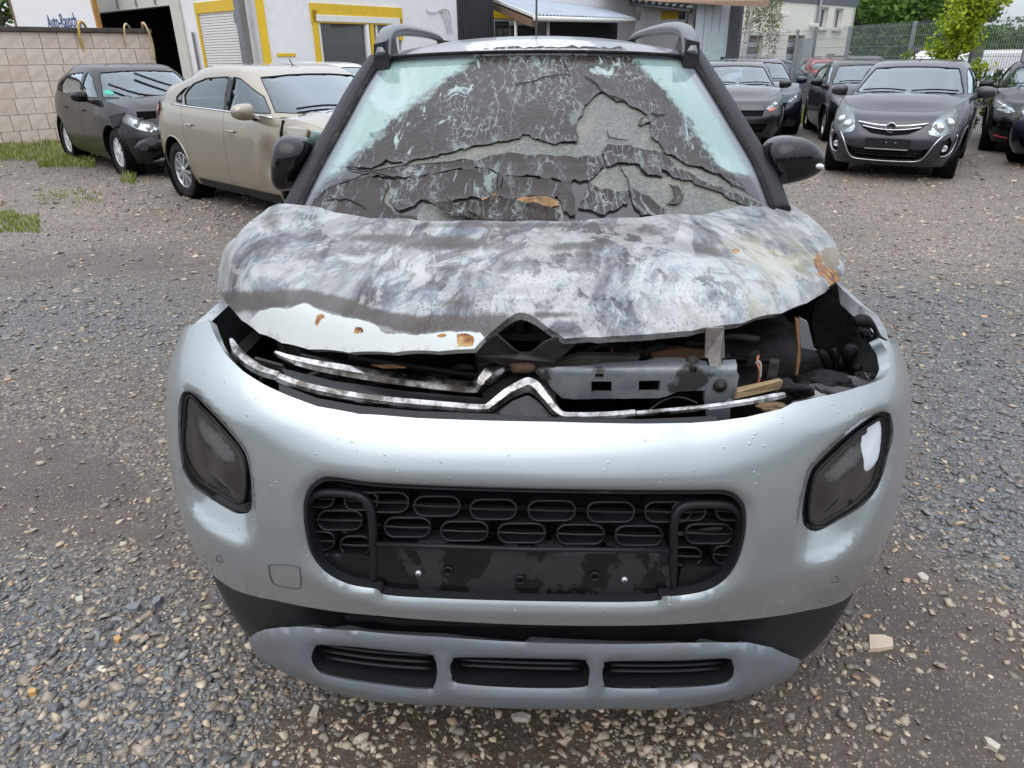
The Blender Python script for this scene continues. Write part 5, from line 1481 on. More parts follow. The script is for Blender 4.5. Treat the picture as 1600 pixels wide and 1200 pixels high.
rock('stone', 'blue grey slate stone left of the black lower bumper corner, largest there', 0, 0, [(194, 953), (210, 946), (222, 948), (216, 958), (204, 960)], .016, m_slt, 'stone')
rock('stone', 'blue grey slate stone standing on edge beside the pale one, left of the bumper', 0, 0, [(237, 950), (244, 938), (256, 936), (252, 946), (243, 954)], .02, m_slt, 'stone')
rock('stone', 'ochre pebble in the dark gravel left of the car, near the left edge', 0, 0, [(43, 1085), (50, 1080), (60, 1081), (58, 1088), (48, 1091)], .014, m_och, 'stone')
rock('stone', 'orange ochre pebble in the gravel between car and left edge', 0, 0, [(178, 1000), (186, 997), (192, 1001), (187, 1007), (180, 1007)], .014, m_och, 'stone')
rock('stone', 'squarish pale stone on the mud below the bluish slates at left', 0, 0, [(118, 937), (130, 931), (131, 942), (120, 945)], .012, m_pale, 'stone')
# ------------------------------------------------------------------ grass
def grass(name, label, spots, n, h, seed):
    r = np.random.default_rng(seed)
    V, Fc, Cc = [], [], []
    for (u0, v0, u1, v1, w) in spots:
        m = int(n * w)
        for _ in range(m):
            g = gnd(r.uniform(u0, u1), r.uniform(v0, v1)); x, y = g[0], g[1]; z = float(ground_z(np.array(x), np.array(y)))
            a = r.uniform(0, 6.28); hh = h * r.uniform(.4, 1.25); l = r.uniform(.2, .8) * hh; wd = r.uniform(.004, .010)
            d = np.array([math.cos(a), math.sin(a), 0]); s = np.array([-d[1], d[0], 0]) * wd
            p = np.array([x, y, z - .005]); b = len(V)
            V += [p - s, p + s, p + d * l * .4 + s * .8 + (0, 0, hh * .7), p + d * l * .4 - s * .8 + (0, 0, hh * .7), p + d * l + (0, 0, hh)]
            Fc += [(b, b + 1, b + 2), (b, b + 2, b + 3), (b + 3, b + 2, b + 4)]
            k = r.uniform(0, 1); cc = np.array([.13, .19, .025]) * (1 - k) + np.array([.30, .31, .085]) * k
            Cc += [cc] * 5
    o = fastmesh(name, np.array(V), np.array(Fc), m_grass)
    vattr(o, 'tone', np.array(Cc)); return tag(o, label, 'grass', kind='stuff')
t = NT('grass_blade')
p_ = t.n('BsdfPrincipled', {'Roughness': .5, 'Base Color': t.attr('tone', 'Color')}); tr_ = t.n('BsdfTranslucent', {'Color': t.attr('tone', 'Color')})
mx_ = t.n('MixShader', {0: .35}); t.set(mx_.inputs[1], p_.outputs[0]); t.set(mx_.inputs[2], tr_.outputs[0]); m_grass = t.done(mx_.outputs[0])
grass('grass', 'rough green grass growing along the foot of the block wall', [(-40, 222, 120, 252, .55), (60, 245, 150, 262, .25), (190, 272, 214, 288, .03), (-20, 228, 40, 246, .2)], 4200, .10, 1)
grass('grass', 'low mossy grass patch on the gravel at the left edge', [(-60, 338, 62, 364, .6), (60, 298, 160, 318, .1), (-40, 330, 30, 345, .2)], 1500, .05, 2)
grass('grass', 'bright grass at the foot of the mesh fence between the parked cars', [(1236, 174, 1292, 194, .7), (1240, 166, 1290, 180, .3)], 2200, .22, 3)
# ================================================================== parked cars
_wheel_cache = {}
def wheel_meshes(r, w, style):
    k = (r, w, style)
    if k in _wheel_cache: return _wheel_cache[k]
    b = MB()
    hw = w / 2
    b.lathe([(r * .63, -hw * .8), (r * .72, -hw * .98), (r * .90, -hw), (r * .975, -hw * .86), (r, -hw * .6), (r, hw * .6), (r * .975, hw * .86), (r * .90, hw), (r * .72, hw * .98), (r * .63, hw * .8)], k=36, axis='X', closed=True)
    ty = b.build('tyre', MAT['rubber'], None, True)
    b = MB(); rr = r * .645
    # outer face looks to -x
    b.lathe([(rr, hw * .5), (rr, -hw * .80), (rr * .95, -hw * .84), (rr * .90, -hw * .66), (rr * .88, hw * .3), (rr * .2, hw * .3), (0, hw * .3)], k=36, axis='X')
    n, wd, cap = {'five': (5, .30, .24), 'ten': (10, .14, .22), 'seven': (7, .22, .26), 'cap': (8, .30, .34)}[style]
    for i in range(n):
        a = 2 * math.pi * i / n
        R = Matrix.Rotation(a, 4, 'X')
        x0, x1 = -hw * .80, -hw * .45
        p = [(x0, -wd * rr * .42, rr * .15), (x0, wd * rr * .42, rr * .15), (x0 * .96, wd * rr * .62, rr * .93), (x0 * .96, -wd * rr * .62, rr * .93)]
        q = [(x1, y, z) for _, y, z in p]
        b.add([R @ Vector(v) for v in p + q], [(0, 1, 2, 3), (0, 4, 5, 1), (1, 5, 6, 2), (2, 6, 7, 3), (3, 7, 4, 0)])
    b.lathe([(0, -hw * .92), (rr * cap * .7, -hw * .90), (rr * cap, -hw * .78), (rr * cap, -hw * .3)], k=20, axis='X')
    ri = b.build('rim', MAT['hubcap'] if style == 'cap' else MAT['alloy'], None, angle=35)
    b = MB(); b.lathe([(0, -hw * .2), (rr * .88, -hw * .2), (rr * .88, 0), (0, 0)], k=24, axis='X')
    dk = b.build('brake_disc', plain('brake_steel', (.07, .065, .06), .5, .6), None)
    for o in (ty, ri, dk): COL.objects.unlink(o)
    _wheel_cache[k] = (ty.data, ri.data, dk.data)
    return _wheel_cache[k]
def add_wheel(parent, x, y, r, w, style, steer=0.0, z=None):
    md = wheel_meshes(r, w, style)
    side = -1 if x < 0 else 1
    wo = link(bpy.data.objects.new('wheel', md[0]), parent)
    wo.location = (x, y, r if z is None else z)
    wo.rotation_euler = (random.uniform(0, 6), 0, steer + (0 if side < 0 else math.pi))
    for nm, m in (('rim', md[1]), ('brake_disc', md[2])):
        link(bpy.data.objects.new(nm, m), wo)

class Car:
    def __init__(s, name, label, mtx, L, W, low, up, paintm, wb, fo, rw, tilt=None, nf=2.7, nr=5.5, ym=.46, style='cap', doors=5, yA=None, yB=None, yC=None, cowl=1.0, sp=.075, group=None, ww=.2, tint='glass', crown=.05):
        s.o = empty(name, label, 'car', group, mtx)
        s.L, s.W, s.low, s.up = L, W, np.array(low, float), np.array(up, float)
        s.m, s.sp, s.tint = paintm, sp, tint
        s.ym = ym * L
        s.cowl, s.crown = cowl, crown
        s.wb, s.fo, s.rw = wb, fo, rw
        s.y0 = fo - rw * 1.22
        s.yA = yA or cowl + .12; s.yB = yB or 2.1; s.yC = yC or 2.95
        s.nf, s.nr = nf, nr
        s.holes_f = []                        # (front-view polygon)
        s.feats = []
        s._tab(); s.style = style; s.ww = ww
        s.SL = Surf(s.fl, -s.smax, s.smax, 0, 1, 260, 50)
        s.SU = Surf(s.fu, -s.smaxu, s.smaxu, 0, 1.6, 260, 80)
    def _tab(s):
        def quarter(n, a, b):                 # from nose centre to the side
            th = np.linspace(0, math.pi / 2, 500)
            X = np.sin(th)**(2 / n); Y = np.cos(th)**(2 / n)
            d = np.concatenate([[0], np.cumsum(np.hypot(np.diff(X) * a, np.diff(Y) * b))])
            return d, X, Y
        s.df, s.Xf, s.Yf = quarter(s.nf, s.W, s.ym)
        s.dr, s.Xr, s.Yr = quarter(s.nr, s.W, s.L - s.ym)
        s.sm = s.df[-1]; s.smax = s.sm + s.dr[-1]
        y0, y1 = s.up[0, 1], s.up[0, 2]
        s.yu = .5 * (y0 + y1)
        s.duf, s.Xuf, s.Yuf = quarter(4.6, s.W, s.yu - y0)
        s.dur, s.Xur, s.Yur = quarter(4.6, s.W, y1 - s.yu)
        s.smu = s.duf[-1]; s.smaxu = s.smu + s.dur[-1]
    def _rings(s, T, t):
        return [spl(T[:, 0], T[:, k])(t) for k in range(1, T.shape[1])]
    def fl(s, S, t):
        S = np.asarray(S, float); t = np.asarray(t, float)
        yf, yr, W, zf, zm, zr = s._rings(s.low, t)
        a = np.abs(S)
        fr = a <= s.sm
        X = np.where(fr, np.interp(a, s.df, s.Xf), np.interp(s.smax - a, s.dr, s.Xr))
        Yf = np.interp(a, s.df, s.Yf); Yr = np.interp(s.smax - a, s.dr, s.Yr)
        y = np.where(fr, s.ym - (s.ym - yf) * Yf, s.ym + (yr - s.ym) * Yr)
        yn = (y - yf) / (yr - yf)
        k = (s.cowl - yf) / (yr - yf)
        z = np.where(yn < k, zf + (zm - zf) * np.sin(np.clip(yn / k, 0, 1) * math.pi / 2), zm + (zr - zm) * np.clip((yn - k) / (1 - k), 0, 1))
        return np.stack([np.sign(S) * W * X, y, z], -1)
    def fu(s, S, t):
        S = np.asarray(S, float); t = np.asarray(t, float)
        yf, yr, W, zf, zm, zr = s._rings(s.up, t)
        a = np.abs(S); fr = a <= s.smu
        X = np.where(fr, np.interp(a, s.duf, s.Xuf), np.interp(s.smaxu - a, s.dur, s.Xur))
        Yf = np.interp(a, s.duf, s.Yuf); Yr = np.interp(s.smaxu - a, s.dur, s.Yur)
        yu = .5 * (yf + yr)
        y = np.where(fr, yu - (yu - yf) * Yf, yu + (yr - yu) * Yr)
        yn = np.clip((y - yf) / (yr - yf), 0, 1)
        z = zf * (1 - yn)**2 + 2 * (2 * zm - .5 * (zf + zr)) * yn * (1 - yn) + zr * yn**2
        return np.stack([np.sign(S) * W * X, y, z], -1)
    def s_at(s, y, t):
        yf, yr, W, zf, zm, zr = s._rings(s.low, np.array([t]))
        if y < s.ym:
            return float(np.interp(-(s.ym - y) / (s.ym - yf[0]), -s.Yf, s.df))
        return float(s.smax - np.interp(-(y - s.ym) / (yr[0] - s.ym), -s.Yr, s.dr))
    # tracing: 'F' front view (x,z), 'S' side view (y,z) on the +x side, 'R' rear view
    def inv(s, pts, view, up=False):
        sf = s.SU if up else s.SL
        sm, mx = (s.smu, s.smaxu) if up else (s.sm, s.smax)
        pts = np.array(pts, float)
        if view == 'F':
            return sf.inv(pts, lambda P: P[:, [0, 2]], smin=-sm, smax=sm)
        if view == 'R':
            q = sf.inv(np.abs(pts) * np.array([1, 1]), lambda P: P[:, [0, 2]], smin=sm, smax=mx)
            q[:, 0] = np.where(pts[:, 0] < 0, 2 * mx - q[:, 0], q[:, 0])
            return q
        return sf.inv(pts, lambda P: P[:, [1, 2]], smin=0, smax=mx)
    def off(s, f, d):
        def g(S, t):
            P = f(S, t); e = 1e-3
            a = f(S + e, t) - P; b = f(S, t + e) - P
            n = np.cross(a, b); n /= (np.linalg.norm(n, axis=-1)[..., None] + 1e-12)
            c = P - np.array([0, s.ym, .6])
            sg = np.sign((n * c).sum(-1)); sg = np.where(sg == 0, 1, sg)
            return P + n * (d * sg)[..., None]
        return g
    def face(s, c): return c - np.array([0, s.ym, .55])
    def lamp(s, name, pts, view, depth=-.03, glass='lens', back='reflector', up=False, both=True, hole=True, parent=None, bulbs=()):
        """a lens flush with the body over a bright bowl"""
        q = s.inv(pts, view, up)
        for sx in ((1, -1) if both else (1,)):
            qq = q * np.array([sx, 1])
            if hole: (s.hu if up else s.hl).append(qq)
            f = s.fu if up else s.fl
            base = panel(name, s.off(f, depth), qq, [], .06, MAT[back], parent or s.o, face=s.face)
            if glass: panel('lens', s.off(f, .003), qq, [], .05, MAT[glass], base, face=s.face, flange=.012)
            for (bx, bz, br) in bulbs:
                c = s.inv([(bx, bz)], view, up)[0] * np.array([sx, 1])
                c3 = s.off(f, depth * .6)(np.array([c[0]]), np.array([c[1]]))[0]
                b = MB(); b.lathe([(0, -.006), (br * .55, -.004), (br * .6, 0), (br, .0), (br, .02)], c3, 16, 'Y'); b.build('lamp_bowl', MAT['chrome'], base, True)
        return q
    def inset(s, name, pts, view, m, depth=-.01, both=False, hole=True, up=False, flange=0.0, parent=None):
        q = s.inv(pts, view, up); r = []
        for sx in ((1, -1) if both else (1,)):
            qq = q * np.array([sx, 1])
            if hole: (s.hu if up else s.hl).append(qq)
            r.append(panel(name, s.off(s.fu if up else s.fl, depth), qq, [], .06, MAT[m] if isinstance(m, str) else m, parent or s.o, face=s.face, flange=flange))
        return r[0]
    def line(s, name, pts, view, r, m, d=.003, both=False, up=False, k=6, parent=None, closed=False):
        q = s.inv(catmull(pts, 4, closed), view, up)
        for sx in ((1, -1) if both else (1,)):
            P = s.off(s.fu if up else s.fl, d)(q[:, 0] * sx, q[:, 1])
            b = MB(); b.tube(P, r, k, closed); o = b.build(name, MAT[m], parent or s.o, True)
        return o
    hl = None
    def begin(s): s.hl, s.hu, s.archs = [], [], []; s.wheels(); return s
    def wheels(s):
        for yc in (s.fo, s.fo + s.wb):
            R = s.rw * 1.16
            pts = [(yc + R * math.cos(w), s.rw + .02 + R * math.sin(w)) for w in np.linspace(0, 2 * math.pi, 28, endpoint=False)]
            # mapped through (s,t) approximately by column
            q = []
            for (y, z) in pts:
                ss = s.s_at(y, .4)
                tt = np.linspace(-.35, 1, 60)
                zz = s.fl(np.full(60, ss), tt)[:, 2]
                ti = float(np.interp(z, zz, tt)) if z >= zz[0] else tt[0] - (zz[0] - z) * 1.2
                q.append((s.s_at(y, min(max(ti, 0), 1)), ti))
            q = np.array(q)
            s.archs += [q, q * np.array([-1, 1])]
            for sx in (-1, 1):
                add_wheel(s.o, sx * (s.W - s.ww * .5 - .055), yc, s.rw, s.ww, s.style)
                b = MB(); b.lathe([(R * .99, -.16), (R * .99, .10), (0, .10)], (sx * (s.W - .20), yc, s.rw + .02), 24, 'X') if sx < 0 else b.lathe([(R * .99, .16), (R * .99, -.10), (0, -.10)], (sx * (s.W - .20), yc, s.rw + .02), 24, 'X')
                b.build('wheel_arch', MAT['dark_void'], s.o)
                qa = q[(q[:, 1] > .04) & (q[:, 1] < .98)]
                if len(qa) > 4:
                    k0 = int(np.argmax(np.hypot(*np.diff(np.vstack([qa, qa[:1]]), axis=0).T))) + 1
                    qa = np.roll(qa, -k0, axis=0)
                    b = MB(); b.tube(s.off(s.fl, .001)(qa[:, 0] * sx, qa[:, 1]), .009, 6); b.build('arch_lip', s.m, s.o, True)
    def seams(s, y, g, sgn=1, n=7):
        return [(s.s_at(y(t) if callable(y) else y, t) + g * sgn, t) for t in np.linspace(0, 1, n)]
    def finish(s, bumper=True, windows=None, wiper=True, handles=True, mirrors=True, antenna=False, doors=5, hood_mat=None, handle_m=None):
        o, m, f = s.o, s.m, s.fl
        H = s.hl + s.archs
        R = lambda a: [(-x, y) for x, y in a]
        y0 = lambda t: s.y0 + .10 * (1 - t)
        yA = lambda t: s.yA - .10 * (1 - t)
        yC = lambda t: s.yC - .18 * (1 - t)
        a = s.seams(y0, -.002)
        s.bumper = panel('front_bumper', f, np.array(a + R(a)[::-1]), H, s.sp * .8, m, o, face=s.face, flange=.012)
        secs = [('front_fender', y0, yA), ('front_door', yA, lambda t: s.yB), ('rear_door', lambda t: s.yB, yC)] if doors == 5 else [('front_fender', y0, yA), ('front_door', yA, lambda t: s.yC - .2)]
        s.dr_ = {}
        for nm, p, q in secs:
            l = s.seams(p, .003); r = s.seams(q, -.003)
            for sx in (1, -1):
                out = np.array(l + r[::-1])
                d = panel(nm, f, out * np.array([sx, 1]), H, s.sp, m, o, face=s.face, flange=.015)
                s.dr_[(nm, sx)] = d
                if handles and 'door' in nm:
                    yh = q(.8) - .16; tt = .80
                    ss = s.s_at(yh, tt)
                    P = s.off(f, .014)(np.array([ss - .09, ss - .03, ss + .03, ss + .09]) * sx, np.full(4, tt))
                    P2 = s.off(f, .026)(np.array([ss - .09, ss - .03, ss + .03, ss + .09]) * sx, np.full(4, tt)); P[1:3] = P2[1:3]
                    b = MB(); b.tube(P, .014, 8, flat=.8); b.build('handle', handle_m or m, d, True)
        l = s.seams(secs[-1][2], .003)
        out = np.array(l + [(2 * s.smax - x, y) for x, y in l][::-1])
        def wrap(S, t):
            S = np.asarray(S, float)
            return f(np.where(S > s.smax, S - 2 * s.smax, S), t)
        hh = [h for h in H if h[:, 0].mean() > 0] + [h + np.array([2 * s.smax, 0]) for h in H if h[:, 0].mean() < 0]
        panel('rear_body', wrap, out, hh, s.sp, m, o, face=s.face, flange=.012)
        # hood
        s1 = s.s_at(s.cowl + .06, 1.0)
        cs = np.linspace(-s1, s1, 60)
        C = f(cs, np.ones(60))
        yg = np.linspace(C[:, 1].min(), s.cowl + .2, 200)
        wmap = f(np.array([s.s_at(y, 1.0) for y in yg]), np.ones(200))
        def hoodf(x, y):
            w = np.interp(y, yg, wmap[:, 0]); z = np.interp(y, yg, wmap[:, 2])
            return np.stack([x, y, z + s.crown * np.clip(1 - (x / (w + 1e-6))**2, 0, 1) * np.clip(w / s.W, 0, 1) * sstep(0, .25, y - yg[0]) + .012 * np.exp(-((np.abs(x) - w * .62) / .05)**2) * sstep(.1, .5, y - yg[0])], -1)
        s.hoodf = hoodf
        out = C[:, :2] * np.array([.994, 1]) + np.array([0, .004])
        out = np.vstack([out, [(.4, s.cowl + .10), (-.4, s.cowl + .10)]])
        s.hood = panel('hood', hoodf, out, [], s.sp * .9, hood_mat or m, o, face=(0, 0, 1), flange=.012)
        # cabin
        hu = list(s.hu)
        wins = windows or {}
        for nm, view, pts, both, mt in wins:
            q = s.inv(pts, view, True)
            if view == 'R':
                pass
            for sx in ((1, -1) if both else (1,)):
                qq = q * np.array([sx, 1])
                hu.append(qq)
        # cut the ring open at the left flank so that the tail glass does not straddle the seam
        mu = s.smaxu; c0 = -mu * .62
        fu_raw = s.fu
        def fuw(S, t):
            S = np.asarray(S, float)
            return fu_raw(np.where(S > mu, S - 2 * mu, S), t)
        hu = [np.where(h[:, :1] < c0, h + np.array([2 * mu, 0]), h) if h[:, 0].max() < c0 else h for h in hu]
        hu = hu + [h + np.array([2 * mu, 0]) for h in hu if h[:, 0].min() < c0 < h[:, 0].max()]
        cab_out = [(x, 0.0) for x in np.linspace(c0, c0 + 2 * mu, 80)] + [(x, 1.6) for x in np.linspace(c0 + 2 * mu, c0, 80)]
        cab = panel('cabin_shell', fuw, np.array(cab_out), hu, s.sp, m, o, face=s.face)
        for nm, view, pts, both, mt in wins:
            q = s.inv(pts, view, True)
            for sx in ((1, -1) if both else (1,)):
                qq = q * np.array([sx, 1])
                g = panel(nm, s.off(fuw, -.006), qq, [], .09, MAT[mt], o, face=s.face)
                P = s.off(fuw, -.001)(*resample(qq, .06).T)
                b = MB(); b.tube(P, .0065, 5, True); b.build('window_seal', MAT['black_plastic'], g, True)
        if 'rear_side_window' in [w[0] for w in wins]:
            zb_, zt_ = s.up[0, 4] + .05, s.up[2, 5] - .07
            s.inset('pillar_cover', [(s.yB - .045, zb_), (s.yB - .05, zt_), (s.yB + .045, zt_), (s.yB + .05, zb_)], 'S', 'gloss_black', .004, both=True, hole=False, up=True)
        # cowl, floor, interior
        b = MB(); b.box((0, (s.fo + s.L * .93) / 2, .24), (s.W * 1.7, s.L * .80, .10)); b.box((0, s.cowl + .10, .62), (s.W * 1.62, .04, .70)); b.box((0, s.L - .28, .55), (s.W * 1.5, .04, .6)); b.build('floor_pan', MAT['dark_void'], o)
        zb = s.up[0, 4]
        b = MB(); b.box((0, s.cowl + .30, zb - .03), (s.W * 1.66, .50, .10), bev=.03); b.build('dashboard', MAT['trim_grey'], o, angle=40)
        for sx in (-1, 1):
            b = MB(); x = sx * s.W * .43
            b.box((x, s.cowl + 1.05, .52), (.5, .52, .16), bev=.05)
            M = Matrix.Rotation(rad(-14), 3, 'X'); b.box((x, s.cowl + 1.36, .84), (.48, .13, .62), bev=.05, mtx=M); b.box((x, s.cowl + 1.48, 1.24), (.27, .09, .19), bev=.04, mtx=M)
            b.build('seat', MAT['seat'], o, angle=50)
        b = MB(); b.box((0, s.cowl + 2.15, .80), (1.2, .14, .5), bev=.05); b.build('rear_seat', MAT['seat'], o, angle=50)
        b = MB(); c = np.array((s.W * .42, s.cowl + .66, zb + .03)); b.tube([c + (.18 * math.cos(w), .07 * math.sin(w), .17 * math.sin(w)) for w in np.linspace(0, 6.283, 25)[:-1]], .014, 6, True); b.build('steering_wheel', MAT['black_plastic'], o, True)
        b = MB(); b.box((0, s.up[2, 1] + .05, s.up[2, 4] - .10), (.22, .03, .07), bev=.01); b.build('rear_view_mirror', MAT['black_plastic'], o)
        if mirrors:
            for sx in (-1, 1):
                c = np.array((sx * (s.W + .09), s.cowl + .52, zb + .07))
                b = MB(); b.add(*blobmesh(c, (.115, .085, .078), lambda p: (np.sign(p[0]) * abs(p[0])**.7, np.sign(p[1]) * abs(p[1])**.8, np.sign(p[2]) * abs(p[2])**.75 * (1 - .2 * sx * p[0])), 3))
                mo = b.build('wing_mirror', mirrors if not isinstance(mirrors, bool) else m, o, True)
                b = MB(); b.tube([c + (-sx * .05, .0, -.05), c + (-sx * .20, .03, -.10)], .028, 8, flat=.6); b.build('mirror_foot', MAT['black_plastic'], mo, True)
        if wiper:
            for x0, x1 in ((.05, .62), (-.58, -.02)):
                q = s.SU.inv([(x0 + (x1 - x0) * k / 6, s.up[0, 4] + .075 + .02 * math.sin(k / 6 * 3)) for k in range(7)], lambda P: P[:, [0, 2]], smin=-s.smu, smax=s.smu)
                b = MB(); b.tube(s.off(s.fu, .018)(q[:, 0], q[:, 1]), .010, 6); b.build('wiper', MAT['black_plastic'], o, True)
        if antenna:
            b = MB(); b.tube([(0, s.up[2, 1] + .25, s.up[2, 5] + .02), (0, s.up[2, 1] + .33, s.up[2, 5] + .10)], .006, 6); b.build('antenna', MAT['black_plastic'], o)
        return s

def car_matrix(front, rear_dir, side, W, fo, inset=.12):
    """front: ground point of a visible front wheel; rear_dir: horizontal direction nose -> tail; side: -1/+1 which side's wheel"""
    yv = np.array([rear_dir[0], rear_dir[1], 0.0]); yv /= np.linalg.norm(yv)
    xv = np.array([yv[1], -yv[0], 0.0])
    o = np.array([front[0], front[1], 0.0]) - xv * side * (W - inset) - yv * fo
    # lie on the gently sloping yard
    def up(v):
        e = 1.0; p, q = o, o + v * e
        return np.array([v[0], v[1], float(gz(q[0]) - gz(p[0]))])
    X, Y = up(xv), up(yv)
    X /= np.linalg.norm(X); Y /= np.linalg.norm(Y)
    Z = np.cross(X, Y); Z /= np.linalg.norm(Z)
    return Matrix(((X[0], Y[0], Z[0], o[0]), (X[1], Y[1], Z[1], o[1]), (X[2], Y[2], Z[2], float(gz(o[0]))), (0, 0, 0, 1)))

def rings(L, W, hz=.80, cz=.98, rz=1.0, yf=.0, nose=.20, H=1.47, cowl=1.0, wt=1.78, rt=None, belt=.94, tw=.60, rb=None, hr=.12):
    rt = rt or L - .62; rb = rb or L - .10
    low = [(0, .14, L - .12, W * .93, .19, .19, .22), (.2, .04, L - .03, W * .985, .33, .34, .36), (.45, 0, L, W, .50, .54, .56), (.72, nose * .30, L - .03, W * .995, hz - .14, .76, .80), (.9, nose * .68, L - .07, W * .97, hz - .03, cz - .08, rz - .08), (1, nose, L - .10, W * .93, hz, cz, rz)]
    z0 = cz - .02
    up = [(0, cowl, rb, W * .925, z0, z0 + .01, rz + .01), (.5, cowl + (wt - cowl) * .52, rb - (rb - rt) * .38, W * .855, (z0 + H - .09) / 2 + .01, (z0 + H - .06) / 2 + .02, (rz + H - .10) / 2 + .02), (1, wt, rt, W * tw / .82 * .98, H - .085, H - .05, H - hr), (1.1, wt + .07, rt - .03, W * (tw / .82 * .98 - .06), H - .055, H - .015, H - hr + .035), (1.3, wt + .14, rt - .08, W * .45, H - .035, H, H - hr + .05), (1.6, wt + .16, rt - .1, W * .01, H - .03, H + .005, H - hr + .055)]
    return low, up
def std_windows(s, y1=None, H=1.47, quarter=True, tint='glass', tint_rear='glass'):
    zb = s.up[0, 4] + .035; zr = s.up[0, 6] + .02
    c, wt, rt = s.cowl, s.up[2, 1], s.up[2, 2]
    zt = s.up[2, 5] - .075
    W = s.W
    hw0, hw1 = W * .80, W * .60
    z0, z1 = s.up[0, 4] + .03, s.up[2, 4] - .012
    ws = [(-hw0, z0 + .03), (-hw0 * .5, z0 + .01), (0, z0), (hw0 * .5, z0 + .01), (hw0, z0 + .03), ((hw0 + hw1) / 2 + .015, (z0 + z1) / 2), (hw1 + .02, z1 - .02), (hw1 * .5, z1), (0, z1 + .004), (-hw1 * .5, z1), (-hw1 - .02, z1 - .02), (-(hw0 + hw1) / 2 - .015, (z0 + z1) / 2)]
    w = [('windscreen', 'F', ws, False, tint)]
    yB = s.yB
    sl = (wt - c)
    fr = [(c + .42, zb + .015), (c + .62, zb + .16), (wt + .02, zt - .06), (wt + .16, zt - .005), (yB - .05, zt + .01), (yB - .04, zb + .01)]
    rr = [(yB + .05, zb + .012), (yB + .045, zt + .01), (rt - .75, zt - .012), (rt - .50, zt - .065), (rt - .32, zb + .14), (rt - .35, zb + .04)]
    w += [('front_side_window', 'S', fr, True, tint), ('rear_side_window', 'S', rr, True, tint_rear)]
    if quarter:
        w += [('quarter_window', 'S', [(rt - .41, zt - .095), (rt - .25, zb + .14), (rt - .27, zb + .05), (rt - .12, zb + .06), (rt - .12, zb + .11), (rt - .29, zt - .125)], True, tint_rear)]
    hr0, hr1 = W * .74, W * .56
    z0, z1 = zr + .06, s.up[2, 6] - .03
    w += [('rear_window', 'R', [(hr0, z0), (hr1, z1), (0, z1 + .01), (-hr1, z1), (-hr0, z0)], False, tint_rear)]
    return w
import time as _t
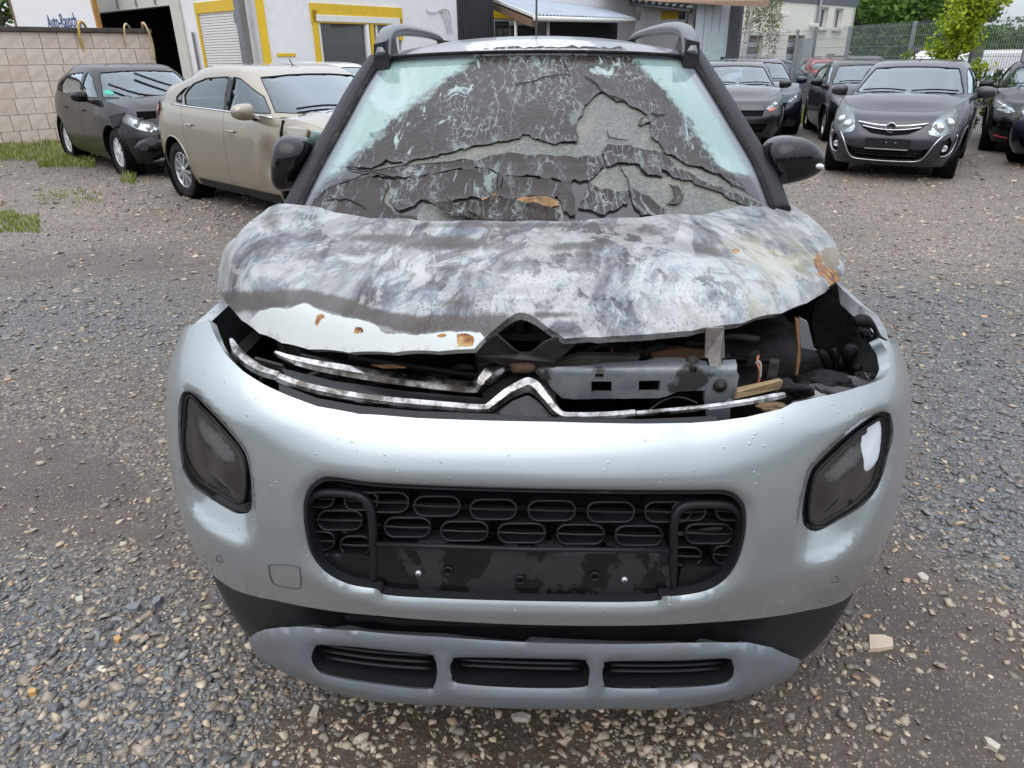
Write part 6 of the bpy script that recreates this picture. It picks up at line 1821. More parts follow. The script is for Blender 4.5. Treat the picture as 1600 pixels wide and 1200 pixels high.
# --- 1: dark grey hatchback facing the camera, right
fl, fr = gnd(1297, 264), gnd(1484, 277)
def mk_corsa():
    d = fr[:2] - fl[:2]; d /= np.linalg.norm(d)
    yv = np.array([-d[1], d[0]])
    low, up = rings(4.0, .868, hz=.86, cz=1.02, rz=1.02, nose=.36, H=1.488, cowl=1.0, wt=1.78, tw=.585)
    mid = (fl[:2] + fr[:2]) / 2 + d * .0
    fo = .83
    M = car_matrix(np.array([*(mid + d * (.868 - .12))]), yv, 1, .868, fo)
    c = Car('parked_car', 'dark grey hatchback with chrome grille bar and empty plate holder facing the camera', M, 4.0, .868, low, up, MAT['grey_paint'], 2.51, fo, .305, nf=4.2, style='cap', yB=2.12, yC=2.85, tint='glass', group='cars parked in the yard', sp=.06)
    c.begin()
    c.lamp('headlight', [(.47, .61), (.435, .66), (.475, .76), (.54, .88), (.60, .985), (.67, .965), (.735, .88), (.765, .77), (.755, .68), (.69, .615), (.57, .585)], 'F', depth=-.035, bulbs=((.55, .69, .07), (.655, .74, .07)))
    g = c.inset('grille', [(-.40, .715), (-.30, .69), (-.16, .672), (0, .668), (.16, .672), (.30, .69), (.40, .715), (.34, .66), (.22, .60), (0, .575), (-.22, .60), (-.34, .66)], 'F', 'dark_void', -.03, flange=0)
    for k in range(3):
        zz = .655 - .024 * k; hw = .33 - .05 * k
        c.line('grille_bar', [(-hw, zz + .004), (0, zz - .02), (hw, zz + .004)], 'F', .0035, 'black_plastic', -.012, parent=g)
    for zz, hw, r in ((.716, .42, .012), (.670, .36, .008)):
        c.line('chrome_bar', [(-hw, zz + .018), (-hw * .5, zz - .012), (0, zz - .022), (hw * .5, zz - .012), (hw, zz + .018)], 'F', r, 'chrome', .006, parent=g)
    # round badge: ring and lightning bolt
    ce = c.off(c.fl, .016)(*c.inv([(0, .668)], 'F').T)[0]
    b = MB(); b.tube([ce + (.058 * math.cos(w), 0, .058 * math.sin(w)) for w in np.linspace(0, 6.283, 33)[:-1]], .0085, 8, True)
    b.prism([(ce[0] - .085, ce[2] - .004), (ce[0] - .01, ce[2] - .004), (ce[0] - .028, ce[2] - .022), (ce[0] + .085, ce[2] + .004), (ce[0] + .01, ce[2] + .004), (ce[0] + .028, ce[2] + .022)], ce[1] - .006, ce[1] + .006, 'Y')
    b.build('badge', MAT['chrome'], g, angle=40)
    b = MB(); b.lathe([(0, .0), (.052, .0)], ce + np.array((0, .004, 0)), 20, 'Y'); b.build('badge_disc', MAT['black_plastic'], g)
    low_g = c.inset('lower_grille', [(-.50, .44), (-.42, .42), (.42, .42), (.50, .44), (.46, .34), (.36, .285), (0, .275), (-.36, .285), (-.46, .34)], 'F', 'dark_void', -.04)
    for k in range(3):
        c.line('grille_bar', [(-.44 + .03 * k, .405 - .035 * k), (0, .395 - .035 * k), (.44 - .03 * k, .405 - .035 * k)], 'F', .006, 'black_plastic', -.01, parent=low_g)
    for k in range(13):
        x = -.42 + .07 * k; c.line('grille_bar', [(x, .425), (x, .36), (x, .29)], 'F', .0035, 'black_plastic', -.014, parent=low_g)
    c.line('chrome_surround', [(-.62, .60), (-.55, .50), (-.48, .36), (-.40, .275), (-.2, .258), (0, .255), (.2, .258), (.40, .275), (.48, .36), (.55, .50), (.62, .60)], 'F', .007, 'chrome', .003)
    c.inset('fog_recess', [(.63, .53), (.70, .58), (.735, .50), (.715, .38), (.66, .345), (.62, .36)], 'F', 'black_plastic', -.03, both=True)
    c.line('chrome_trim', [(.765, .60), (.768, .50), (.745, .40), (.70, .345), (.64, .335)], 'F', .005, 'chrome', .004, both=True)
    for sx in (1, -1):
        ce = c.off(c.fl, -.02)(*c.inv([(sx * .675, .43)], 'F').T)[0]
        b = MB(); b.lathe([(0, -.004), (.03, 0), (.038, -.006), (.042, .01)], ce, 16, 'Y'); b.build('fog_light', MAT['reflector'], c.o, True)
    b = MB(); yy = c.fl(np.array([0.0]), np.array([.36]))[0, 1]
    b.box((-.0, yy - .02, .485), (.54, .02, .125), bev=.004); b.box((0, yy - .032, .415), (.52, .012, .012), mi=1)
    for x in (-.01, .10): b.lathe([(0, -.034), (.008, -.033), (.009, -.026)], (x, yy, .50), 8, 'Y', 1)
    b.build('plate_holder', [MAT['black_plastic'], MAT['alloy']], c.o)
    c.inset('number_step', [(-.5, .555), (.5, .555), (.52, .45), (-.52, .45)], 'F', 'grey_paint', .002, hole=False)
    c.inset('tail_light', [(3.86, .95), (3.98, .96), (3.98, .72), (3.86, .72)], 'S', 'red_lens', .002, both=True)
    c.finish(windows=std_windows(c), doors=5)
    return c
corsa = mk_corsa()
# --- 2: black hatchback, left, damaged nose
def side_car(front_px, rear_px, **k):
    a, b_ = gnd(*front_px), gnd(*rear_px)
    return a, b_[:2] - a[:2]
a, dv = side_car((199, 273), (95, 241))
low, up = rings(4.03, .867, hz=.84, cz=1.0, rz=1.04, nose=.34, H=1.47, cowl=.98, wt=1.72, tw=.59, rt=3.38, hr=.15)
M = car_matrix(a, dv, -1, .867, .80)
i20 = Car('parked_car', 'black five-door hatchback with crumpled nose and raised wipers beside the block wall', M, 4.03, .867, low, up, MAT['brownblack_paint'], 2.57, .80, .315, nf=4.2, style='cap', yB=2.02, yC=2.95, cowl=.98, group='cars parked in the yard', sp=.06)
i20.begin()
i20.lamp('headlight', [(.40, .66), (.44, .71), (.56, .78), (.68, .84), (.76, .86), (.78, .80), (.74, .72), (.66, .66), (.52, .62)], 'F', depth=-.04, bulbs=((.52, .68, .05), (.64, .73, .055)))
i20.inset('grille', [(-.46, .58), (-.3, .60), (.3, .60), (.46, .58), (.42, .40), (.30, .30), (-.30, .30), (-.42, .40)], 'F', 'dark_void', -.03)
i20.line('chrome_strip', [(-.38, .66), (0, .645), (.38, .66)], 'F', .008, 'chrome', .004)
i20.inset('fog_recess', [(.56, .46), (.70, .50), (.72, .40), (.60, .36)], 'F', 'gloss_black', -.02, both=True)
i20.inset('tail_light', [(3.78, 1.01), (3.86, 1.03), (3.93, .98), (3.94, .82), (3.86, .84)], 'S', 'red_lens', .022, both=True, hole=False, flange=.01)
i20.finish(windows=std_windows(i20), wiper=False, mirrors=MAT['gloss_black'], handle_m=MAT['gloss_black'])
for pts in ([(-.55, 1.16, .03), (-.28, 1.03, .02), (.05, .99, .02), (.18, .985, .01)], [(-.12, 1.30, .05), (.2, 1.15, .06), (.5, 1.06, .04), (.62, 1.02, .02)]):
    q = i20.SU.inv([(p[0], p[1]) for p in catmull(pts, 3)[:, :2]], lambda P: P[:, [0, 2]], smin=-i20.smu, smax=i20.smu)
    b = MB(); P = i20.off(i20.fu, .05)(q[:, 0], q[:, 1]); b.tube(P, np.linspace(.018, .012, len(P)), 6); b.build('wiper', MAT['black_plastic'], i20.o, True)
q = i20.inv(superrect(-.60, 1.10, .055, .03, 2, 18), 'F', True); panel('green_sticker', i20.off(i20.fu, -.002), q, [], .03, plain('green_sticker', (.05, .42, .30), .5), i20.o, face=i20.face)
# buckled edge pieces where the wing has been hit
b = MB(); P = np.array([(-.80, .50, .70), (-.72, .42, .87), (-.78, .62, .90), (-.86, .66, .82), (-.87, .60, .66)]); b.add(np.vstack([P, P + (.02, .03, -.01)]), [(0, 1, 2, 3, 4), (9, 8, 7, 6, 5)] + [(i, 5 + i, 5 + (i + 1) % 5, (i + 1) % 5) for i in range(5)])
b.build('bent_wing_edge', MAT['gloss_black'], i20.o)
b = MB(); b.add(*blobmesh((-.52, .10, .40), (.26, .10, .16), lambda p: p * (1 + .12 * math.sin(7 * p[0] + 3) * math.sin(8 * p[2])), 3)); b.add(*blobmesh((-.3, .04, .24), (.34, .12, .07), lambda p: p * (1 + .12 * math.sin(9 * p[0])), 3)); b.build('broken_bumper', MAT['gloss_black'], i20.o, True)
b = MB(); b.prism([(-.62, .885), (.55, .87), (.55, .83), (-.62, .80)], .22, .25, 'Y'); b.build('hood_gap', MAT['dark_void'], i20.o)
# --- 3: beige hatchback seen from its right rear, dented front wing
a = gnd(300, 308)
hd_ = np.array([.735, -.678]); hd_ /= np.linalg.norm(hd_)
wbF = 2.65
f0 = a[:2] + hd_ * wbF
M = car_matrix(f0, -hd_, -1, .911, .88)
low, up = rings(4.36, .911, hz=.84, cz=1.02, rz=1.08, nose=.36, H=1.484, cowl=1.06, wt=1.92, tw=.62, rt=3.52, hr=.18)
foc = Car('parked_car', 'beige metallic hatchback with dented front wing standing between the black hatchback and the burnt car', M, 4.36, .911, low, up, MAT['beige_paint'], wbF, .88, .325, nf=4.2, style='ten', yB=2.24, yC=3.22, cowl=1.06, group='cars parked in the yard', sp=.055, crown=.06)
foc.begin()
foc.lamp('headlight', [(.42, .66), (.50, .74), (.66, .84), (.80, .88), (.82, .78), (.70, .68), (.52, .62)], 'F', depth=-.04)
foc.inset('grille', [(-.5, .46), (.5, .46), (.40, .28), (-.40, .28)], 'F', 'dark_void', -.03)
foc.lamp('tail_light', [(3.86, 1.00), (3.98, 1.06), (4.16, 1.07), (4.22, .98), (4.23, .84), (4.10, .86)], 'S', depth=.02, glass=None, back='red_lens', hole=False)
foc.inset('fuel_flap', [(3.5, .98), (3.66, .99), (3.67, .84), (3.51, .83)], 'S', 'beige_paint', .002, hole=False)
foc.line('chrome_belt', [(1.32, 1.02), (1.8, 1.035), (2.4, 1.05), (3.0, 1.065), (3.5, 1.09)], 'S', .010, 'chrome', .003, both=True)
foc.inset('sill', [(1.30, .29), (3.05, .29), (3.05, .20), (1.30, .20)], 'S', 'black_plastic', .006, both=True, hole=False)
win = std_windows(foc, tint='glass', tint_rear='dark_glass')
foc.finish(windows=win, antenna=True)
_d = foc.dr_[('front_door', -1)].data
_c = np.array([v.co[:] for v in _d.vertices]); _g = np.exp(-((_c[:, 1] - 1.36) / .13)**2 - ((_c[:, 2] - .60) / .16)**2) - .45 * np.exp(-((_c[:, 1] - 1.56) / .07)**2 - ((_c[:, 2] - .55) / .2)**2)
_c[:, 0] += .055 * _g; _d.vertices.foreach_set('co', _c.astype(np.float32).ravel()); _d.update()
def dentf(): pass
b = MB(); P = i20 and np.array([(-.885, 1.02, .86), (-.93, .88, .80), (-.90, .72, .84), (-.86, .70, .95), (-.84, .90, .97), (-.88, 1.06, .95)])
b.add(np.vstack([P, P + (.03, .01, 0)]), [tuple(range(6)), tuple(range(11, 5, -1))] + [(i, 6 + i, 6 + (i + 1) % 6, (i + 1) % 6) for i in range(6)]); b.build('crumpled_wing_edge', MAT['beige_paint'], foc.o)
b = MB(); P = foc.off(foc.fl, .004)(np.array([-foc.s_at(1.12, t) for t in (.55, .7, .85, .98)]), np.array([.55, .7, .85, .98])); b.tube(P, .016, 6); b.build('torn_gap', MAT['dark_void'], foc.o)
# --- 4-8 on the right
def facing(px, half, yaw, L, W, fo):
    """car seen from the front, one front wheel's ground contact known"""
    p = gnd(*px); yv = np.array([math.sin(yaw), math.cos(yaw)])
    return car_matrix(p, yv, half, W, fo)
def simple(label, M, L, W, pm, wb, fo, rw=.31, H=1.46, lampz=.72, tint='glass', style='five', sp=.075, grille=True, cz=1.0, hz=.84, lampm='lens', wt=1.75, group='cars parked in the yard', extra=None, mir=True):
    low, up = rings(L, W, hz=hz, cz=cz, rz=1.04, nose=.32, H=H, wt=wt, tw=.59, rt=L - .6)
    c = Car('parked_car', label, M, L, W, low, up, pm, wb, fo, rw, nf=4.2, style=style, sp=sp, group=group, yB=2.1, yC=L - 1.05)
    c.begin()
    c.lamp('headlight', [(.44, lampz - .04), (.50, lampz + .04), (.64, lampz + .12), (.77, lampz + .15), (.79, lampz + .06), (.70, lampz - .03), (.56, lampz - .07)], 'F', depth=-.04, glass=lampm, bulbs=((.62, lampz + .03, .05),))
    if grille:
        c.inset('grille', [(-.42, .66), (.42, .66), (.38, .56), (-.38, .56)], 'F', 'dark_void', -.02)
        c.inset('lower_grille', [(-.5, .44), (.5, .44), (.42, .28), (-.42, .28)], 'F', 'dark_void', -.03)
    c.inset('tail_light', [(L - .22, 1.0), (L - .06, .98), (L - .05, .78), (L - .2, .8)], 'S', 'red_lens', .004, both=True, hole=False)
    if extra: extra(c)
    c.finish(windows=std_windows(c, tint=tint, tint_rear='glass'), mirrors=mir)
    return c
def ex4(c):
    for sx in (1, -1):
        c.inset('indicator', [(sx * .46, .675), (sx * .60, .70), (sx * .585, .655), (sx * .50, .645)], 'F', 'amber', .006, hole=False)
simple('slate grey hatchback with bent hood standing behind the burnt car, left of the fence gap', facing((1206, 226), 1, rad(10), 4.0, .87, .82), 4.0, .87, MAT['grey_paint2'], 2.54, .82, extra=ex4, sp=.065)
simple('black car whose door mirror and wheel show behind the slate grey hatchback', facing((1236, 208), 1, rad(8), 4.2, .88, .85), 4.2, .88, MAT['blue_paint'], 2.6, .85, H=1.50)
simple('black hatchback half hidden behind the left side of the grey hatchback with chrome grille', facing((1287, 219), -1, rad(14), 4.05, .87, .82), 4.05, .87, MAT['black_paint'], 2.55, .82)
def ex7(c):
    c.line('red_lip', [(-.66, .30), (-.4, .262), (0, .255), (.4, .262), (.66, .30)], 'F', .011, 'red_trim', .004)
    for sx in (1, -1):
        c.line('daytime_lamp', [(sx * .48, .70), (sx * .60, .755), (sx * .74, .83)], 'F', .010, 'white_lens', .003)
        c.line('daytime_lamp', [(sx * .48, .70), (sx * .58, .69), (sx * .70, .70)], 'F', .010, 'white_lens', .003)
        c.inset('fog_recess', [(sx * .60, .50), (sx * .72, .52), (sx * .72, .42), (sx * .62, .40)], 'F', 'gloss_black', -.015)
    pil = MB(); pil.add(*blobmesh((-.15, 1.42, 1.03), (.32, .15, .10), lambda p: p * (1 + .1 * math.sin(8 * p[0])), 3)); pil.build('white_airbag', MAT['white_paint'], c.o, True)
simple('black newer hatchback with slim daytime lamps and red lip under its bumper', facing((1536, 233), -1, rad(33), 4.06, .88, .82), 4.06, .88, MAT['black_paint'], 2.54, .82, rw=.33, extra=ex7, sp=.06, lampm='lens', H=1.44)
simple('dark blue car cut off by the right edge with only its front wheel showing', facing((1592, 252), -1, rad(60), 4.2, .88, .84), 4.2, .88, MAT['blue_paint'], 2.6, .84, rw=.33, style='seven')
# --- beyond the fence and behind the beige car
GB = 'cars behind the mesh fence'
def beyond(label, u, v, dist, yaw, pm, L=4.3, W=.88, H=1.46):
    p = aty(u, v, dist); yv = np.array([math.sin(yaw), math.cos(yaw)])
    M = car_matrix(p[:2], yv, -1, W, .85)
    return simple(label, M, L, W, pm, 2.6, .85, H=H, sp=.11, group=GB, grille=False)
beyond('dark blue hatchback seen side-on through the fence wire', 1282, 160, 22.5, rad(-92), MAT['blue_paint'], 4.2, H=1.47)
beyond('red car standing behind the fence between two dark cars', 1310, 150, 27.0, rad(-165), MAT['red_paint'], 4.2)
beyond('light blue car behind the fence, beyond the red one', 1262, 140, 32.0, rad(-100), MAT['lightblue_paint'], 4.2)
beyond('dark grey estate car behind the fence beside the grey hatchback', 1345, 150, 25.0, rad(-10), MAT['grey_paint2'], 4.5, H=1.52)
p = gnd(545, 150)
simple('silver hatchback parked in front of the yellow-framed office window', car_matrix(np.array([-2.9, 14.2]), np.array([-.80, .60]), -1, .87, .82), 4.0, .87, MAT['white_paint'], 2.55, .82, sp=.1)
# ================================================================== block wall on the left
A0 = gnd(-90, 229); A_l = gnd(0, 226)
def hor(p): return np.array([p[0], p[1]])
YL = A_l[1]
wl = P2(0, 100, YL); wr = P2(243, 96, YL * 1.17)
wd = wr - wl; wlen = np.linalg.norm(wd); wd /= wlen
wl = wl - wd * 1.6; wlen += 1.6
ztop = float(aty(0, 40, YL)[2]); zbot = float(gz(wl[0])) - .05
ang = math.atan2(wd[1], wd[0])
wall = empty('block_wall', 'pale sand-lime block wall with dark coping beside the garage', 'wall', mat=Matrix.Translation((wl[0], wl[1], 0)) @ Matrix.Rotation(ang, 4, 'Z'))
t = NT('lime_block')
oi = t.n('ObjectInfo').outputs['Random']
c = t.mix(oi, (.64, .54, .455), (.73, .635, .55))
c = t.mix(t.ramp(t.noise(3.5, 7, .65), [(.48, 0.), (.7, .6)]), c, (.40, .31, .22))
c = t.mix(t.ramp(t.noise(16, 7, .7), [(.58, 0.), (.7, .5)]), c, (.34, .30, .25))
m_blk = t.done(t.prin(c, .85, 0, 0, t.bump(t.noise(60, 6, .7), .4, .006), spec=.2))
m_mort = plain('mortar', (.56, .49, .42), .9, bump=.4)
b = MB(); b.box((wlen / 2, .12, (ztop + zbot) / 2), (wlen - .02, .18, ztop - zbot - .02)); b.build('wall_core', m_mort, wall)
rows = 7; rh = (ztop - .09 - zbot) / rows; bl = .335
proto = {}
def blk(w):
    k = round(w, 2)
    if k not in proto:
        m_ = MB(); m_.box((0, 0, 0), (k - .007, .10, rh - .007), bev=.004); o = m_.build('block', m_blk); COL.objects.unlink(o); proto[k] = o.data
    return proto[k]
r_ = random.Random(4)
for i in range(rows):
    x = -(i % 2) * bl * .45 - r_.uniform(0, .06)
    while x < wlen:
        w = min(bl * r_.choice([1, 1, 1, .8]), wlen - x)
        if x + w > 0 and w > .06:
            x0 = max(x, 0); w2 = x + w - x0
            if w2 > .06:
                o = link(bpy.data.objects.new('block', blk(w2)), wall); o.location = (x0 + w2 / 2, .03 + r_.uniform(-.004, .004), zbot + rh * (i + .5))
        x += w
b = MB(); b.box((wlen / 2 - .01, .10, ztop - .045), (wlen + .05, .36, .085), bev=.01); b.build('coping', plain('dark_coping', (.075, .062, .052), .8, bump=.3, dirt=.3, var=.4), wall)
# hoses hung over the wall
def hose(label, u0, v0, pts, m, r):
    P = []
    for (u, v, d) in pts:
        s = np.interp(u, [0, 243], [0, 1]); p = aty(u, v, YL * (1 + .17 * s)); P.append(p + np.array([0, -d, 0]))
    b = MB(); b.tube(catmull(P, 6), r, 8); o = b.build('hose', m, None, True); return tag(o, label, 'hose', 'hoses hanging over the block wall')
m_hose = plain('yellow_hose', (.58, .40, .10), .5); m_hose2 = plain('pale_hose', (.60, .47, .26), .5)
hose('thick ochre hose hanging over the wall behind the black hatchback roof', 0, 0, [(123, 48, -.35), (124, 36, -.15), (126, 35, .06), (129, 55, .12), (133, 75, .10), (138, 93, .08), (141, 110, .08)], m_hose, .026)
hose('thin pale hose hanging over the wall, middle one of three', 0, 0, [(192, 45, -.35), (194, 37, -.1), (197, 42, .08), (199, 58, .1), (200, 72, .08)], m_hose2, .017)
hose('pale yellow hose looped high over the right end of the wall', 0, 0, [(213, 44, -.3), (218, 37, -.12), (224, 36, .0), (231, 42, .08), (238, 55, .12), (242, 72, .1), (244, 92, .08)], m_hose2, .022)
# ================================================================== garage and office containers
def face_plane(ua, ya, ub, yb):
    a, b_ = P2(ua, 95, ya), P2(ub, 95, yb)
    d = b_ - a; L = np.linalg.norm(d); d /= L
    n = np.array([d[1], -d[0], 0.0])          # towards the camera
    if n[1] > 0: n = -n
    return a, d, n
class Facade:
    def __init__(s, ua, ya, ub, yb):
        s.a, s.d, s.n = face_plane(ua, ya, ub, yb)
        s.p0 = np.array([s.a[0], s.a[1], 0])
    def at(s, u, v, out=0.0):
        q = on_plane(u, v, s.p0 + s.n * out, s.n)
        e = q - s.p0
        return float(e[:2] @ s.d), float(e[2])
    def mtx(s):
        d, n = s.d, s.n
        return Matrix(((d[0], -n[0], 0, s.a[0]), (d[1], -n[1], 0, s.a[1]), (0, 0, 1, 0), (0, 0, 0, 1)))
    def rect(s, b, u0, v0, u1, v1, y0, y1, mi=0, bev=0.0):
        """box on the facade between two pixel corners; local y runs into the wall"""
        x0, za = s.at(u0, v0, -y0); x1, zb = s.at(u1, v1, -y0)
        b.box(((x0 + x1) / 2, (y0 + y1) / 2, (za + zb) / 2), (abs(x1 - x0), y1 - y0, abs(za - zb)), bev=bev, mi=mi)
m_white = plain('white_panel', (.80, .80, .80), .5, var=.05, dirt=.06)
m_cream = plain('cream_steel', (.58, .56, .50), .6, var=.08, dirt=.15)
m_yel = plain('yellow_trim', (.72, .47, .02), .45, var=.06, dirt=.08)
m_gpost = plain('galvanised_post', (.22, .235, .25), .5, .4, var=.15)
m_shut = plain('shutter_white', (.74, .74, .70), .45, var=.04, dirt=.05)
m_brown = plain('brown_timber', (.20, .12, .07), .7, var=.25, vs=9)
m_wglass = (lambda t: t.done(t.prin(t.mix(t.noise(1.4, 4), (.03, .035, .035), (.07, .08, .078)), .04, 0, 0, None, spec=.9)))(NT('office_glass'))
CY = 17.0
FL = Facade(418, CY, 161, CY * 1.31)          # left-going face, corner first
FR = Facade(418, CY, 717, CY * 1.32)          # right-going face
def lx(F, u): return F.at(u, 95)[0]
Lend = lx(FL, 161)
office = empty('office_container', 'white office container with yellow frames, roller shutter and window behind the beige car', 'building', mat=Matrix.Identity(4))
H_B = 3.7
def wallbox(F, x0, x1, z0, z1, y0, y1, name, m, parent, bev=0):
    b = MB(); b.box(((x0 + x1) / 2, (y0 + y1) / 2, (z0 + z1) / 2), (abs(x1 - x0), y1 - y0, z1 - z0), bev=bev); o = b.build(name, m, parent); o.matrix_local = F.mtx(); return o
def onf(F, name, m, parent, fn, angle=None):
    b = MB(); fn(b); o = b.build(name, m, parent, angle=angle); o.matrix_local = F.mtx(); return o
xs0, xs1 = lx(FL, 395), lx(FL, 300)
xsh0, xsh1 = lx(FL, 394), lx(FL, 320)
# left face wall round the shutter opening
wallbox(FL, 0, xsh0, -.2, H_B, 0, .12, 'wall', m_white, office); wallbox(FL, xsh1, lx(FL, 299), -.2, H_B, 0, .12, 'wall', m_white, office)
zs1 = FL.at(350, 2)[1]
wallbox(FL, xsh0, xsh1, zs1, H_B, .003, .12, 'wall', m_white, office)
fr_ = empty('shutter_window', parent=office)
def fsh(b):
    FL.rect(b, 320, -4, 386, 13, -.03, .02)
    FL.rect(b, 322, 15, 327, 112, -.03, .02); FL.rect(b, 380, 15, 386, 112, -.03, .02)
z0s = FL.at(350, 112)[1]; ztopS = FL.at(350, 17)[1]
xa, xb_ = lx(FL, 383), lx(FL, 323)
b = MB(); b.box(((xa + xb_) / 2, -.005, ztopS + .10), (xb_ - xa + .18, .06, .22)); b.box((xa - .045, -.005, (z0s + ztopS) / 2), (.08, .06, ztopS - z0s)); b.box((xb_ + .045, -.005, (z0s + ztopS) / 2), (.08, .06, ztopS - z0s)); o = b.build('frame', m_yel, fr_); o.matrix_local = FL.mtx()
nsl = 22; hs = (ztopS - z0s) / nsl
sl0 = None
for i in range(nsl):
    if sl0 is None:
        b = MB(); b.box((0, 0, 0), (xb_ - xa, .03, hs - .008), bev=.008); o = b.build('shutter_slat', m_shut, fr_); sl0 = o.data
    else:
        o = link(bpy.data.objects.new('shutter_slat', sl0), fr_)
    o.matrix_local = FL.mtx() @ Matrix.Translation(((xa + xb_) / 2, .01, z0s + hs * (i + .5)))
# right face
xw0, xw1 = lx(FR, 497), lx(FR, 629); zwt = FR.at(560, 19)[1]
wallbox(FR, 0, xw0, -.2, H_B, 0, .12, 'wall', m_white, office); wallbox(FR, xw1, lx(FR, 717), -.2, H_B, 0, .12, 'wall', m_white, office); wallbox(FR, xw0, xw1, zwt, H_B, .003, .12, 'wall', m_white, office)
zsill = FR.at(520, 128)[1]; wallbox(FR, xw0, xw1, -.2, zsill, .003, .12, 'wall', m_white, office)
b = MB(); b.box((0, 0, H_B / 2 - .1), (.17, .17, H_B + .2)); o = b.build('corner_trim', m_yel, office); o.matrix_world = Matrix.Translation((FL.a[0], FL.a[1], 0)) @ Matrix.Rotation(rad(20), 4, 'Z')
xg0, xg1 = lx(FR, 578), lx(FR, 590)
wn_ = empty('window', parent=office)
zh = FR.at(520, 14)[1]
onf(FR, 'frame', m_yel, wn_, lambda b: (b.box(((xw0 + xw1) / 2, -.01, zwt - .06), (xw1 - xw0 + .14, .07, .40)), b.box((xw0 + .02, -.01, (zsill + zwt) / 2), (.14, .07, zwt - zsill)), b.box((xw1 - .02, -.01, zwt - .35), (.12, .07, .5)), b.box(((xg0 + xg1) / 2, -.012, (zsill + zwt) / 2 - .1), (.12, .05, zwt - zsill - .3))))
zp1 = FR.at(520, 25)[1]
onf(FR, 'roller_box', m_shut, wn_, lambda b: b.box(((xw0 + xw1) / 2, -.02, (zwt - .26 + zp1) / 2 + .02), (xw1 - xw0 - .10, .09, .14), bev=.01))
for xa2, xb2 in ((xw0 + .12, xg0 - .02), (xg1 + .02, xw1 - .10)):
    onf(FR, 'sash', m_shut, wn_, lambda b: (b.box((xa2 + .03, .02, (zsill + zp1) / 2), (.06, .06, zp1 - zsill)), b.box((xb2 - .03, .02, (zsill + zp1) / 2), (.06, .06, zp1 - zsill)), b.box(((xa2 + xb2) / 2, .02, zp1 - .04), (xb2 - xa2, .055, .07)), b.box(((xa2 + xb2) / 2, .02, zsill + .04), (xb2 - xa2, .055, .08))))
    onf(FR, 'pane', m_wglass, wn_, lambda b: b.box(((xa2 + xb2) / 2, .05, (zsill + zp1) / 2), (xb2 - xa2, .01, zp1 - zsill)))
x0, z0 = FR.at(433, 88.5); x1, z1 = FR.at(461, 83)
onf(FR, 'yellow_plate', m_yel, office, lambda b: b.box(((x0 + x1) / 2, -.012, (z0 + z1) / 2), (x1 - x0, .02, z1 - z0), bev=.004))
wallbox(FR, -.02, lx(FR, 717), H_B - .05, H_B + .1, -.05, 2.8, 'roof', m_gpost, office)
# cables on the end wall
for pts in ([(666, 16), (674, 20), (684, 18), (694, 14), (702, 20), (706, 52)], [(690, 17), (698, 24), (703, 52)], [(688, 17), (695, 30), (700, 52)]):
    P = [FR.at(u, v, .03) for u, v in pts]
    onf(FR, 'cable', plain('cable_grey', (.45, .46, .45), .5), office, lambda b: b.tube(catmull([(x, -.03, z) for x, z in P], 5), .012, 6))
# grey post, pipe and garage
px_, _ = FL.at(398, 60)
post = tag(onf(FL, 'steel_post', m_gpost, None, lambda b: (b.box((px_, -.25, H_B / 2), (.19, .16, H_B)), b.box((px_ + .12, -.27, FL.at(392, 28)[1]), (.08, .12, .22)))), 'grey steel post standing in front of the white shutter wall', 'post')
pp, _ = FL.at(309, 80)
zt_ = FL.at(306, 50)[1]
tag(onf(FL, 'drain_pipe', m_gpost, None, lambda b: b.tube([(pp, -.05, 0), (pp, -.05, zt_)], .03, 8)), 'short grey pipe on the white wall left of the shutter', 'pipe')
gar = empty('garage', 'open garage with dark interior, cream steel frame and raised door', 'building')
gx0, gx1 = lx(FL, 300), lx(FL, 160)
def gx(u): return lx(FL, u)
b = MB()
xm0, xm1 = gx(287), gx(161)
zl = FL.at(220, 13)[1]
wallbox(FL, gx(299), gx(285), -.2, 4.0, -.06, .20, 'frame_post', m_cream, gar)
wallbox(FL, xm0 - .3, xm1, zl, zl + 1.0, -.02, .2, 'door_header', m_cream, gar)
for u in (185, 215, 245):
    x_, _ = FL.at(u, 8); wallbox(FL, x_ - .03, x_ + .03, zl + .05, zl + .35, -.05, -.02, 'door_bolt', m_gpost, gar)
wallbox(FL, xm1 + 0, xm1 + .12, -.2, 4.0, -.03, .2, 'frame_post', plain('rusty_frame', (.38, .20, .06), .7, var=.4), gar)
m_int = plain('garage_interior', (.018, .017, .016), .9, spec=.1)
wallbox(FL, xm0, xm1, -.15, 4.0, 5.0, 5.1, 'back_wall', m_int, gar); wallbox(FL, xm0 - .28, xm0 - .2, -.15, 4.0, .2, 5.0, 'side_wall', m_int, gar); wallbox(FL, xm1 + .05, xm1 + .12, -.15, 4.0, .2, 5.0, 'side_wall', m_int, gar); wallbox(FL, xm0 - .2, xm1, 3.9, 4.0, .2, 5.0, 'ceiling', m_int, gar); wallbox(FL, xm0 - .2, xm1, -.12, -.04 + .1, .2, 5.0, 'floor', m_int, gar)
